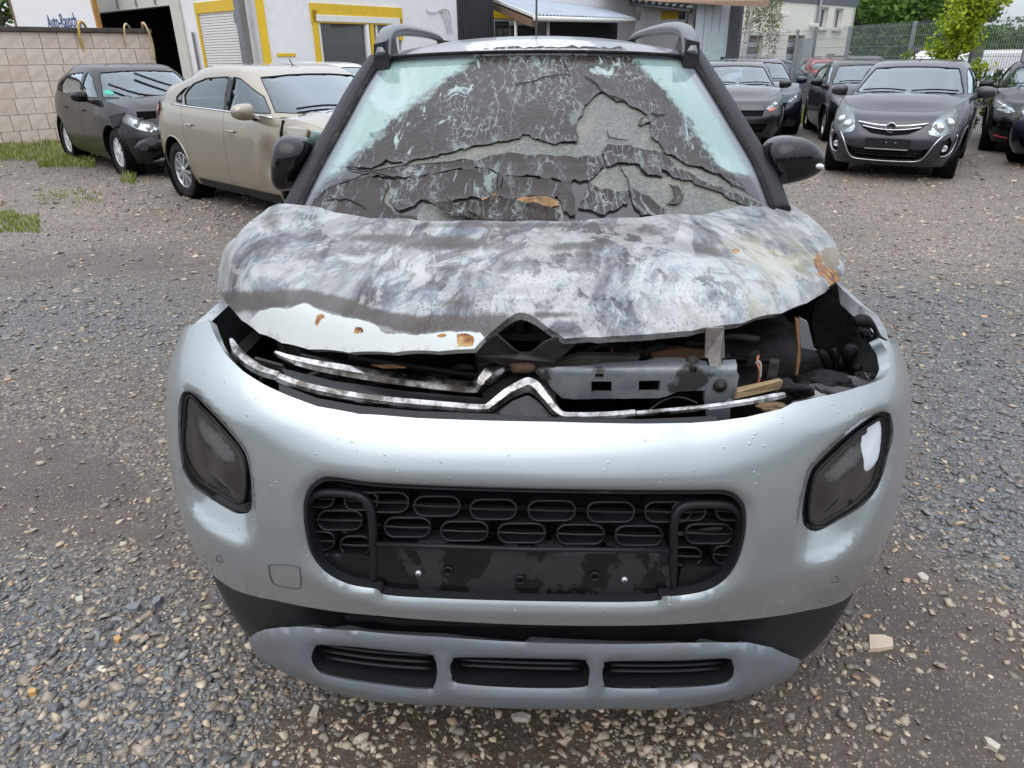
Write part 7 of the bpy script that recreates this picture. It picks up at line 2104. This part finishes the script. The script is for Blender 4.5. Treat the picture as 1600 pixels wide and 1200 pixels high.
# white sign board with blue lettering
FS = Facade(158, 20.5, 20, 24.0)
xs_r, xs_l = FS.at(152, 40)[0], FS.at(27, 40)[0]
sg = empty('sign_board', 'white board with blue lettering above the block wall, lower half hidden', 'sign')
wallbox(FS, xs_r, xs_l, .5, 4.4, 0, .06, 'board', m_white, sg)
wallbox(FS, xs_r - .10, xs_r, .5, 4.4, -.03, .08, 'frame', plain('orange_frame', (.42, .22, .05), .6, var=.3), sg); wallbox(FS, xs_l, xs_l + .09, .5, 4.4, -.03, .08, 'frame', m_brown, sg)
def lettering(txt, F, u0, v_top, u1, capfrac, m, parent, z_off=0.0):
    cu = bpy.data.curves.new('lettering', 'FONT'); cu.body = txt; cu.extrude = .004; cu.resolution_u = 3
    o = bpy.data.objects.new('lettering', cu); COL.objects.link(o)
    bpy.context.view_layer.update()
    me = bpy.data.meshes.new_from_object(o.evaluated_get(bpy.context.evaluated_depsgraph_get()))
    COL.objects.unlink(o); bpy.data.objects.remove(o)
    co = np.array([v.co[:] for v in me.vertices])
    w = co[:, 0].max() - co[:, 0].min(); h = co[:, 1].max()
    xa, za = F.at(u0, v_top); xb, zb = F.at(u1, v_top)
    s = abs(xb - xa) / w
    L = co.copy()
    sg_ = 1 if xb > xa else -1
    me.vertices.foreach_set('co', np.stack([xa + sg_ * (L[:, 0] - co[:, 0].min()) * s, -.008 - L[:, 2], (za + zb) / 2 + (L[:, 1] - h) * s * capfrac], 1).astype(np.float32).ravel())
    me.materials.append(m); me.update()
    o = link(bpy.data.objects.new('lettering', me), parent); o.matrix_local = F.mtx()
    return o
m_blue = plain('sign_blue', (.012, .045, .20), .5)
lettering('Auto-Rausch', FS, 71, 21.5, 117, 1.45, m_blue, sg)
lettering('.de', FS, 118, 31, 126, 1.2, m_blue, sg)
# dark corrugated cabin and lean-to
FC = Facade(717, CY * 1.32, 773, CY * 1.36)
cab_ = empty('dark_cabin', 'anthracite corrugated cabin beside the white office', 'building')
xw = lx(FC, 773)
def corr(b):
    n = 14; pts = []
    for i in range(n * 4 + 1):
        x = xw * i / (n * 4); ph = i % 4; pts.append((x, -.03 if ph in (1, 2) else 0.0))
    V = [(x, y, -.2) for x, y in pts] + [(x, y, 4.0) for x, y in pts]; m_ = len(pts)
    b.add(V, [(i, i + 1, m_ + i + 1, m_ + i) for i in range(m_ - 1)])
m_anth = plain('anthracite', (.035, .038, .045), .5, .2)
onf(FC, 'corrugated_wall', m_anth, cab_, corr); wallbox(FC, xw - .1, xw, -.2, 4.0, .0, 2.5, 'side_wall', m_anth, cab_); wallbox(FC, -.05, xw, 3.95, 4.05, 0, 2.5, 'roof', m_gpost, cab_)
lean = empty('lean_to', 'lean-to with blue grey corrugated roof and white gutter behind the burnt car', 'building')
E1, E2 = aty(836, 23, 21.0), aty(992, 28.5, 27.5)
U1 = aty(764, -6, 24.5)
def corr_sheet(name, E1, E2, up, n, amp, m, parent):
    V, Fc = [], []
    k = n * 4
    up = np.asarray(up)
    nn = np.cross(E2 - E1, up); nn /= np.linalg.norm(nn)
    for j in (0, 1):
        for i in range(k + 1):
            p = E1 + (E2 - E1) * i / k + up * j + nn * amp * math.sin(i * math.pi / 2 + .4)
            V.append(p)
    for i in range(k): Fc.append((i, i + 1, k + 2 + i, k + 1 + i))
    return mobj(name, V, Fc, m, parent, smooth=True)
m_corr = plain('corrugated_roof', (.30, .34, .40), .45, .3, var=.15, vs=2)
corr_sheet('corrugated_roof', E1, E2, U1 - E1, 34, .025, m_corr, lean)
b = MB(); b.tube([E1 + (0, -.05, -.09), E2 + (0, -.05, -.09)], .07, 8); b.build('gutter', m_shut, lean, True)
b = MB(); b.tube([E1 + (-.02, 0, -.03), U1 + (-.02, 0, -.03)], .05, 4); b.build('barge_board', m_shut, lean); b = MB(); b.tube([E1 + (.0, .1, -.2), U1 + (.0, .1, -.2)], .12, 4); b.build('rafter', m_brown, lean)
FB = Facade(768, 25.5, 990, 31.0)
wallbox(FB, 0, lx(FB, 990), -.2, 3.4, 0, .1, 'back_wall', m_white, lean)
def bandrect(F, name, m, parent, u0, v0, u1, v1, y0=-.02, y1=.0):
    xa, za = F.at(u0, v0); xb, zb = F.at(u1, v1); wallbox(F, min(xa, xb), max(xa, xb), min(za, zb), max(za, zb), y0, y1, name, m, parent)
bandrect(FB, 'yellow_band', m_yel, lean, 771, 14, 842, 31); bandrect(FB, 'dark_window', m_wglass, lean, 773, 33, 795, 60); bandrect(FB, 'dark_window', m_wglass, lean, 797, 40, 835, 60); bandrect(FB, 'window_head', m_shut, lean, 796, 36, 836, 40, -.03)
for u in (806, 856):
    p = aty(u, 50, 22.5); b = MB(); b.tube([(p[0], p[1], -.1), (p[0], p[1], float(aty(u, 26, 22.5)[2]))], .045, 8); b.build('post', m_shut, lean, True)
p0, p1 = aty(862, 33, 26.0), aty(963, 34, 29.0)
sf = empty('slat_screen', 'dark slatted screen under the lean-to gutter', 'screen')
for k in range(30):
    q = p0 + (p1 - p0) * k / 29; b = MB(); b.box((q[0], q[1], q[2] / 2), (.10, .03, q[2] + .2)); b.build('slat', m_anth, sf)
# white house with tiled eaves
hs_ = empty('white_house', 'white house with yellow band and white-tipped eaves tiles right of the lean-to', 'building')
FH = Facade(936, 33.0, 1082, 29.0)
wallbox(FH, 0, lx(FH, 1078), -.3, 3.5, 0, 6, 'wall', m_white, hs_)
bandrect(FH, 'yellow_band', m_yel, hs_, 940, 8, 990, 19, -.03); bandrect(FH, 'yellow_band', m_yel, hs_, 1034, 18, 1060, 29, -.03); bandrect(FH, 'window', m_wglass, hs_, 989, 18, 1000, 32, -.03); bandrect(FH, 'window', m_wglass, hs_, 1062, 18, 1070, 30, -.03)
g0, g1 = aty(910, -4, 33.0), aty(1080, 17, 28.2)
b = MB(); b.tube([g0, g1], .07, 8); b.build('gutter', m_gpost, hs_, True)
for k in range(34):
    q = g0 + (g1 - g0) * (k + .5) / 34 + np.array([0, .05, .12]); b = MB(); b.box(q, (.20, .35, .10), bev=.03); b.build('eaves_tile', m_shut if k % 2 else plain('dark_tile', (.08, .08, .085), .6), hs_)
b = MB(); b.add([g0 + (0, .2, .16), g1 + (0, .2, .16), g1 + (0, 4.2, 2.2), g0 + (0, 4.2, 2.2)], [(0, 1, 2, 3)]); b.build('roof', plain('roof_tiles', (.07, .08, .09), .6), hs_)
b = MB(); q = aty(1072, 40, 28.0); b.tube([(q[0], q[1], 0), (q[0], q[1], float(aty(1072, 20, 28.0)[2]))], .05, 8); b.build('downpipe', m_gpost, hs_, True)
# metal shed with brown canopy
sh = empty('metal_shed', 'pale grey metal shed with green door and brown canopy edge', 'building')
FM = Facade(1082, 24.0, 1150, 22.5)
wallbox(FM, 0, lx(FM, 1146), -.3, 3.3, 0, .15, 'wall', plain('shed_panel', (.52, .56, .60), .5, var=.05), sh)
for u in (1095, 1107, 1119, 1133):
    x_ = lx(FM, u); wallbox(FM, x_ - .012, x_ + .012, -.2, 3.25, -.012, 0, 'panel_joint', plain('joint', (.36, .39, .42), .6), sh)
bandrect(FM, 'door', plain('green_door', (.45, .56, .54), .5), sh, 1105, 51, 1128, 110, -.02)
bandrect(FM, 'floor_vent', m_anth, sh, 1127, 89, 1146, 94, -.03)
bandrect(FM, 'corner_post', plain('dark_post', (.06, .065, .07), .5), sh, 1144, 8, 1150, 115, -.05, .05)
c0, c1, c2, c3 = aty(1040, 3, 25.0), aty(1198, 11.5, 20.0), aty(1204, 1, 20.0), aty(1060, -8, 25.0)
b = MB(); D = np.array([-.4, 3.0, .25]); b.add([c0, c1, c2, c3, c0 + D, c1 + D, c2 + D, c3 + D], [(0, 1, 2, 3), (0, 4, 5, 1), (3, 2, 6, 7), (1, 5, 6, 2), (0, 3, 7, 4), (4, 7, 6, 5)]); b.build('canopy', m_brown, sh)
# cream industrial building
cr = empty('industrial_building', 'cream rendered two-storey building with grey roof band and roller doors behind the fence', 'building')
FI = Facade(1140, 27.0, 1326, 33.5)
xe = lx(FI, 1324)
m_crm = plain('cream_render', (.70, .71, .62), .85, var=.05, vs=2, bump=.2, bs=60)
m_band = plain('grey_band', (.12, .135, .155), .6)
HB = float(FI.at(1290, -30)[1])
ops_ = [('window', 1279, 11, 1293, 45), ('window', 1303, 13, 1316, 46), ('roller_door', 1162, 55, 1190, 120), ('roller_door', 1228, 55, 1254, 120), ('door', 1270, 88, 1281, 120), ('window', 1289, 84, 1304, 103)]
hol = []
for nm, u0, v0, u1, v1 in ops_:
    xa, za = FI.at(u0, (v0 + v1) / 2); xb, zb = FI.at(u1, (v0 + v1) / 2); zt = FI.at((u0 + u1) / 2, v0)[1]; zb_ = max(FI.at((u0 + u1) / 2, v1)[1], .0)
    hol.append(np.array([(xa, zb_), (xb, zb_), (xb, zt), (xa, zt)]))
w_ = panel('wall', lambda x, z: np.stack([x, 0 * x, z], -1), np.array([(-1.5, -.4), (xe, -.4), (xe, HB), (-1.5, HB)]), hol, 2.5, m_crm, cr, flange=.22, face=(0, -1, 0)); w_.matrix_local = FI.mtx()
w_.data.polygons.foreach_set('use_smooth', np.zeros(len(w_.data.polygons), bool))
wallbox(FI, xe - .25, xe, -.4, HB, .0, 9, 'side_wall', m_crm, cr); wallbox(FI, -1.5, xe, -.4, HB - .1, 8.8, 9, 'rear_wall', m_crm, cr)
zb1, zb2 = FI.at(1290, -8)[1], FI.at(1290, 7)[1]
wallbox(FI, -1.5, xe + .05, zb2, zb1, -.04, 0, 'roof_band', m_band, cr); wallbox(FI, -1.6, xe + .1, HB, HB + .15, -.1, 9, 'roof', m_band, cr)
for (nm, u0, v0, u1, v1), h in zip(ops_, hol):
    x0, z0 = h[0]; x1, z1 = h[2]
    if nm == 'window':
        fw = empty('window', parent=cr); fw.matrix_local = FI.mtx()
        b = MB(); t_ = .07
        for c_, d_ in (((x0 + t_ / 2, .15, (z0 + z1) / 2), (t_, .06, z1 - z0)), ((x1 - t_ / 2, .15, (z0 + z1) / 2), (t_, .06, z1 - z0)), (((x0 + x1) / 2, .15, z1 - t_ / 2), (x1 - x0 - 2 * t_, .06, t_)), (((x0 + x1) / 2, .15, z0 + t_ / 2), (x1 - x0 - 2 * t_, .06, t_)), (((x0 + x1) / 2, .14, (z0 + z1) / 2), (.05, .05, z1 - z0 - 2 * t_))): b.box(c_, d_)
        b.build('frame', m_shut, fw); b = MB(); b.box(((x0 + x1) / 2, .17, (z0 + z1) / 2), (x1 - x0, .01, z1 - z0)); b.build('pane', m_wglass, fw); b = MB(); b.box(((x0 + x1) / 2, -.05, z0 - .03), (x1 - x0 + .1, .18, .06)); b.build('sill', m_shut, fw)
    else:
        fd_ = empty(nm, parent=cr); fd_.matrix_local = FI.mtx(); b = MB()
        if nm == 'door':
            b.box(((x0 + x1) / 2, .15, (z0 + z1) / 2), (x1 - x0, .05, z1 - z0)); b.build('leaf', m_shut, fd_)
        else:
            n = 7
            for k in range(n):
                bb = MB(); zc = z0 + (z1 - z0) * (k + .5) / n; bb.box(((x0 + x1) / 2, .18, zc), (x1 - x0, .04, (z1 - z0) / n - .02)); bb.build('door_section', m_wglass if k == 4 else (m_brown if k == n - 1 else plain('door_grey', (.36, .39, .42), .5)), fd_)
b = MB(); xp0, zp0 = FI.at(1279, 0); xp1, zp1_ = FI.at(1268, 100); b.tube([(xp0, -.1, HB), (xp0, -.1, -.2)], .06, 8); o = b.build('downpipe', m_gpost, cr, True); o.matrix_local = FI.mtx()
for u, v in ((1221, 23), (1216, 52), (1267, 40)):
    x_, z_ = FI.at(u, v); b = MB(); b.box((x_, -.14, z_), (.22, .26, .14), bev=.03); o = b.build('wall_lamp', m_shut, cr); o.matrix_local = FI.mtx()
bandrect(FI, 'meter_box', plain('meter_grey', (.33, .36, .36), .5), cr, 1247, 60, 1256, 104, -.25, -.02)
# ================================================================== mesh fence
FE = [(1070, 25.0), (1251, 21.5), (1422, 16.7), (1600, 14.4), (1680, 13.3)]
FEp = [P2(u, 80, y) for u, y in FE]
fence = empty('mesh_fence', 'grey double-rod mesh fence with square posts behind the parked cars', 'fence')
m_fen = plain('fence_grey', (.30, .32, .33), .5, .3)
fl_ = np.concatenate([[0], np.cumsum([np.linalg.norm(b_ - a) for a, b_ in zip(FEp[:-1], FEp[1:])])])
def fpt(s): return np.array([np.interp(s, fl_, [p[0] for p in FEp]), np.interp(s, fl_, [p[1] for p in FEp])])
HF = 2.12; s = 0.0; Ltot = fl_[-1]
# one post stands where the photograph shows it
s_post = float(np.interp(1422, [f[0] for f in FE], fl_)); s = s_post - 2.5 * int(s_post / 2.5)
ps = np.arange(s, Ltot, 2.5)
for k, s in enumerate(ps):
    p = fpt(s); z = float(gz(p[0])); b = MB(); b.box((p[0], p[1], z + HF / 2), (.07, .07, HF + .12), bev=.008); b.build('post', m_fen, fence)
    if k + 1 < len(ps):
        b = MB(); q = fpt(ps[k + 1]); d = (q - p) / np.linalg.norm(q - p)
        for i in range(1, 50):
            w = fpt(s + 2.5 * i / 50); zz = float(gz(w[0])); b.box((w[0], w[1], zz + .06 + HF / 2), (.006, .006, HF))
        for j in range(11):
            z0 = z + .08 + (HF - .08) * j / 10; a3, b3 = (p[0], p[1], z0), (q[0], q[1], float(gz(q[0])) + .08 + (HF - .08) * j / 10)
            b.tube([a3, b3], .0055, 4)
        o = b.build('mesh_panel', m_fen, fence); o['kind'] = 'stuff'
# ================================================================== trees and plants
t = NT('leaf')
lc = t.attr('tone', 'Color')
p_ = t.n('BsdfPrincipled', {'Roughness': .45, 'Base Color': lc, 'Specular IOR Level': .3}); tr_ = t.n('BsdfTranslucent', {'Color': lc})
mx_ = t.n('MixShader', {0: .4}); t.set(mx_.inputs[1], p_.outputs[0]); t.set(mx_.inputs[2], tr_.outputs[0]); m_leaf = t.done(mx_.outputs[0])
m_bark = plain('bark', (.09, .075, .06), .9, var=.3, vs=8, bump=.6, bs=30)
m_birch = plain('birch_bark', (.55, .54, .50), .7, var=.3, vs=14)
def leaves(name, C, sizes, cols, parent, seed, up=.3, droop=0.0):
    """leaf blades (two bent triangles each) at the points C"""
    r = np.random.default_rng(seed); n = len(C)
    a = r.normal(0, 1, (n, 3)); a[:, 2] = a[:, 2] * .6 - droop; a /= np.linalg.norm(a, axis=1)[:, None]
    k = r.normal(0, 1, (n, 3)); k[:, 2] += up; b_ = np.cross(a, k); b_ /= np.linalg.norm(b_, axis=1)[:, None] + 1e-9
    nrm = np.cross(a, b_)
    s = sizes[:, None]
    V = np.stack([C - a * s * .5, C + b_ * s * .30 + nrm * s * .08, C + a * s * .5, C - b_ * s * .30 + nrm * s * .08], 1).reshape(-1, 3)
    i = np.arange(n)[:, None] * 4
    Fc = np.vstack([i + np.array([[0, 1, 2]]), i + np.array([[0, 2, 3]])])
    o = fastmesh(name, V, Fc, m_leaf, parent); vattr(o, 'tone', np.repeat(cols, 4, 0)); return o
def crown(c, rx, ry, rz, n, clumps, seed, spread=.30):
    r = np.random.default_rng(seed)
    u = r.normal(0, 1, (clumps, 3)); u /= np.linalg.norm(u, axis=1)[:, None]
    cc = u * r.uniform(.45, 1.0, (clumps, 1)) ** .6
    cc[:, 2] = np.where(cc[:, 2] < -.6, cc[:, 2] * .6, cc[:, 2])
    w = r.integers(0, clumps, n); sz = r.uniform(.5, 1.3, clumps)
    d = r.normal(0, 1, (n, 3)); d /= np.linalg.norm(d, axis=1)[:, None]; d *= (r.uniform(0, 1, (n, 1)) ** .45)
    p = cc[w] + d * (spread * sz[w])[:, None] * np.array([1, 1, .7])
    return np.asarray(c) + p * np.array([rx, ry, rz]), w
def tree(label, u, v, dist, h, rx, rz, n, leaf, c0, c1, seed, clumps=60, group='trees beyond the fence', trunk_r=.22, name='tree', cz=None):
    p = P2(u, v, dist); z0 = float(gz(p[0]))
    o = empty(name, label, 'tree', group, Matrix.Translation((p[0], p[1], z0)))
    r = np.random.default_rng(seed)
    cz = h - rz if cz is None else cz
    C, w = crown((0, 0, cz), rx, rx, rz, n, clumps, seed)
    tone = r.uniform(0, 1, clumps)[w] * .6 + r.uniform(0, 1, n) * .4
    cols = np.array(c0) * (1 - tone[:, None]) + np.array(c1) * tone[:, None]
    leaves('crown', C, leaf * r.uniform(.6, 1.3, n), cols, o, seed)
    b = MB(); b.tube([(0, 0, -.1), (.05, 0, cz * .5), (.1, .05, cz), (.05, .1, cz + rz * .6)], [trunk_r, trunk_r * .8, trunk_r * .5, trunk_r * .15], 9)
    for k in range(7):
        a = 2 * math.pi * k / 7 + r.uniform(-.3, .3); z1 = cz * r.uniform(.55, 1.0)
        b.tube([(.05, 0, z1), (math.cos(a) * rx * .4, math.sin(a) * rx * .4, z1 + rz * .25), (math.cos(a) * rx * .75, math.sin(a) * rx * .75, z1 + rz * .5)], [trunk_r * .45, trunk_r * .25, trunk_r * .08], 6)
    b.build('trunk', m_bark, o, True)
    return o
G0, G1 = (.07, .15, .03), (.26, .42, .09)
tree('tall dark green tree right of the cream building, nearest to it', 1352, 85, 52, 11.5, 4.2, 5.2, 13000, .40, G0, G1, 1)
tree('broad mid green tree behind the fence post, middle of the wood', 1415, 85, 50, 11.0, 4.0, 5.2, 13000, .40, (.08, .165, .035), (.28, .44, .10), 2)
tree('deep green tree behind the bright sapling at the right end of the wood', 1452, 85, 56, 11.5, 3.6, 5.4, 13000, .40, (.06, .13, .03), (.20, .34, .08), 3)
tree('low bushy green tree under the taller ones, above the fence wire', 1385, 85, 44, 6.0, 3.4, 2.8, 6000, .34, G0, (.13, .22, .05), 4)
tree('dark green bushy tree low behind the fence, right of the grey post', 1450, 85, 47, 6.0, 3.4, 2.8, 6000, .34, G0, (.11, .19, .05), 5)
tree('leafy tree peeping out left of the white sign board', 2, 60, 27, 4.4, 1.6, 1.6, 3500, .20, (.04, .07, .02), (.12, .19, .05), 6, group='trees behind the garage')
tree('leafy tree rising above the fence between the building corner and the wood', 1340, 85, 40, 7.5, 2.6, 3.4, 7000, .30, (.05, .11, .03), (.17, .30, .07), 7)
tree('bright green tree low behind the fence between post and sapling', 1432, 85, 36, 6.6, 2.8, 3.2, 8000, .28, (.07, .15, .03), (.24, .40, .08), 8)
# bright sapling by the fence
p = P2(1492, 90, 15.2); zg = float(gz(p[0]))
sap = empty('sapling', 'bright yellow-green sapling growing beside the fence behind the grey hatchback', 'tree', mat=Matrix.Translation((p[0], p[1], zg)))
r = np.random.default_rng(21); pts = []; ws_ = []
stems = []
for k in range(34):
    zb = r.uniform(.2, 2.3); a = r.uniform(0, 6.28); L = r.uniform(.25, .62) * (1.15 - .22 * zb); tip = np.array([math.cos(a) * L, math.sin(a) * L, zb + r.uniform(.2, .6)])
    stems.append(([0, 0, zb], tip))
for k in range(11):
    a = r.uniform(-.9, .9); stems.append(([.1, 0, 2.1], np.array([.55 * r.uniform(.2, 1.5), .3 * math.sin(a), 2.3 + r.uniform(.2, 1.5)])))
b = MB(); b.tube([(0, 0, -.05), (.02, 0, 1.2), (.08, 0, 2.2), (.30, .05, 3.6)], [.035, .03, .022, .008], 7)
for s0, tip in stems:
    b.tube([s0, (np.array(s0) + tip) / 2 + (0, 0, .06), tip], [.012, .008, .003], 5)
    for _ in range(125):
        f = r.uniform(.15, 1.08); q = np.array(s0) * (1 - f) + tip * f + r.normal(0, .075, 3); pts.append(q)
b.build('trunk', m_bark, sap, True)
pts = np.array(pts); k = r.uniform(0, 1, (len(pts), 1))
leaves('crown', pts, r.uniform(.055, .115, len(pts)), np.array([.20, .31, .02]) * (1 - k) + np.array([.50, .58, .05]) * k, sap, 22, droop=.4)
# low weed and bush left of the sapling
p = P2(1452, 90, 15.6)
bush = empty('bush', 'yellow-green bush behind the roof of the grey hatchback, left of the sapling', 'bush', mat=Matrix.Translation((p[0], p[1], float(gz(p[0])))))
C, w = crown((0, 0, .95), .75, .5, .75, 1500, 24, 31); kk = np.random.default_rng(3).uniform(0, 1, (len(C), 1))
leaves('foliage', C, np.full(len(C), .09), np.array([.10, .17, .02]) * (1 - kk) + np.array([.26, .33, .06]) * kk, bush, 32)
b = MB(); [b.tube([(0, 0, -.05), (.3 * math.cos(a), .2 * math.sin(a), 1.0)], [.02, .006], 5) for a in (0, 1.3, 2.6, 3.9, 5.1)]; b.build('stem', m_bark, bush)
# drooping birch in front of the cream building
p = P2(1160, 80, 25.5); zg = float(gz(p[0]))
bi = empty('birch_tree', 'birch with drooping leafy twigs beside the metal shed', 'tree', mat=Matrix.Translation((p[0], p[1], zg)))
b = MB(); b.tube([(0, 0, -.1), (.05, 0, 1.5), (.15, 0, 3.0), (.3, .1, 4.6)], [.11, .09, .07, .03], 9); pts = []
r = np.random.default_rng(41)
for k in range(42):
    x0 = r.uniform(-.05, 1.15); y0 = r.uniform(-.5, .5); zt = r.uniform(2.6, 4.4); ln = r.uniform(.5, 1.6) * (1.0 if x0 > .3 else .7)
    b.tube([(.2, 0, zt - .3), (x0, y0, zt), (x0 + .05, y0, zt - ln)], [.014, .008, .003], 4)
    for _ in range(60):
        f = r.uniform(0, 1); pts.append((x0 + .05 * f + r.normal(0, .05), y0 + r.normal(0, .05), zt - ln * f + r.normal(0, .04)))
b.build('trunk', m_birch, bi, True); pts = np.array(pts); kk = r.uniform(0, 1, (len(pts), 1))
leaves('crown', pts, r.uniform(.05, .09, len(pts)), np.array([.13, .17, .045]) * (1 - kk) + np.array([.25, .28, .09]) * kk, bi, 42, droop=1.0)
# far treeline
r = np.random.default_rng(51); C = []; cols = []
for k in range(90):
    u = r.uniform(1490, 1700); d = r.uniform(110, 150); q = P2(u, 80, d); h = r.uniform(2.6, 5.4); n = 90
    w = r.normal(0, 1, (n, 3)) * np.array([2.0, 2.0, h * .28]) + np.array([q[0], q[1], float(gz(q[0])) + h * .5]); C.append(w)
    tn = r.uniform(0, 1, (n, 1)); cols.append(np.array([.05, .085, .035]) * (1 - tn) + np.array([.12, .17, .07]) * tn)
far = leaves('distant_trees', np.vstack(C), np.full(sum(len(c) for c in C), .8), np.vstack(cols), None, 52)
tag(far, 'far-off green treeline on the horizon at the right', 'trees', kind='stuff')
# the wood on the other side of the yard, mirrored in the car windows
C = []; cols = []
for k in range(60):
    q = np.array([-75 + 150 * k / 59 + r.uniform(-2, 2), -30 + r.uniform(-4, 4)]); h = r.uniform(6, 11); n = 130
    w = r.normal(0, 1, (n, 3)) * np.array([1.6, 1.6, h * .24]) + np.array([q[0], q[1], float(gz(q[0])) + h * .48]); C.append(w)
    tn = r.uniform(0, 1, (n, 1)); cols.append(np.array([.03, .06, .015]) * (1 - tn) + np.array([.09, .15, .04]) * tn)
belt = leaves('wood', np.vstack(C), np.full(sum(len(c) for c in C), 1.1), np.vstack(cols), None, 53)
tag(belt, 'wood on the far side of the yard, seen only mirrored in car windows', 'trees', kind='stuff')
# weeds behind the cars on the right
p = P2(1525, 200, 15.0)
wd_ = empty('bush', 'dark green weeds between the grey hatchback and the black newer car', 'bush', mat=Matrix.Translation((p[0], p[1], float(gz(p[0])))))
C, w = crown((0, 0, .75), .55, .4, .75, 1800, 22, 61); kk = np.random.default_rng(6).uniform(0, 1, (len(C), 1))
leaves('foliage', C, np.full(len(C), .08), np.array([.04, .08, .015]) * (1 - kk) + np.array([.13, .20, .03]) * kk, wd_, 62)
# white vans beyond the fence: roofs show over the parked cars
def van(label, u, v, dist, yaw, L=5.2, W=.95, H=2.1):
    q = P2(u, v, dist)
    M = Matrix.Translation((q[0], q[1], float(gz(q[0])))) @ Matrix.Rotation(yaw, 4, 'Z')
    o = empty('van', label, 'van', 'white vans beyond the fence', M)
    prof = [(0, .35), (.02, .75), (.12, 1.0), (.85, 1.18), (1.45, H - .12), (1.75, H), (L - .25, H), (L - .05, H - .15), (L, .9), (L - .02, .35)]
    b = MB(); b.prism(prof, -W, W, 'X'); ob = b.build('body', MAT['white_paint'], o)
    bm = bmesh.new(); bm.from_mesh(ob.data); bmesh.ops.bevel(bm, geom=[e for e in bm.edges if abs(abs(e.verts[0].co.x) - W) < .01 and abs(abs(e.verts[1].co.x) - W) < .01 and abs(e.verts[0].co.x - e.verts[1].co.x) < .01], offset=.09, segments=3, affect='EDGES'); bm.to_mesh(ob.data); bm.free()
    b = MB(); b.add([(-W * .84, .86, 1.20), (W * .84, .86, 1.20), (W * .78, 1.43, H - .16), (-W * .78, 1.43, H - .16)], [(0, 1, 2, 3)]); w = b.build('windscreen', MAT['lens_black'], o); w.location = (0, -.012, .006)
    for sx in (-1, 1):
        b = MB(); b.box((sx * (W + .002), 1.75, 1.50), (.01, .75, .48)); b.build('side_window', MAT['lens_black'], o)
        for yc in (.95, L - 1.2): add_wheel(o, sx * (W - .13), yc, .33, .2, 'cap')
        b = MB(); b.box((sx * .7, -.005, .85), (.28, .06, .2), bev=.02); b.build('headlight', MAT['reflector'], o)
    return o
van('white van beyond the fence whose roof shows above the grey hatchback', 1425, 90, 24, rad(-60), H=1.62)
van('white van beyond the fence at the right edge, above the black newer car', 1590, 92, 22.5, rad(-75), H=1.42)
# aerial and wheels of the burnt car come last
b = MB(); b.tube([(-.0, 3.55, 1.60), (0, 3.62, 1.64), (0, 3.95, 2.15)], [.012, .008, .005], 6); b.build('antenna', MAT['black_plastic'], hero, True)
for sx in (-1, 1):
    add_wheel(hero, sx * .775, .83, .335, .21, 'five'); add_wheel(hero, sx * .775, 3.434, .335, .21, 'five')
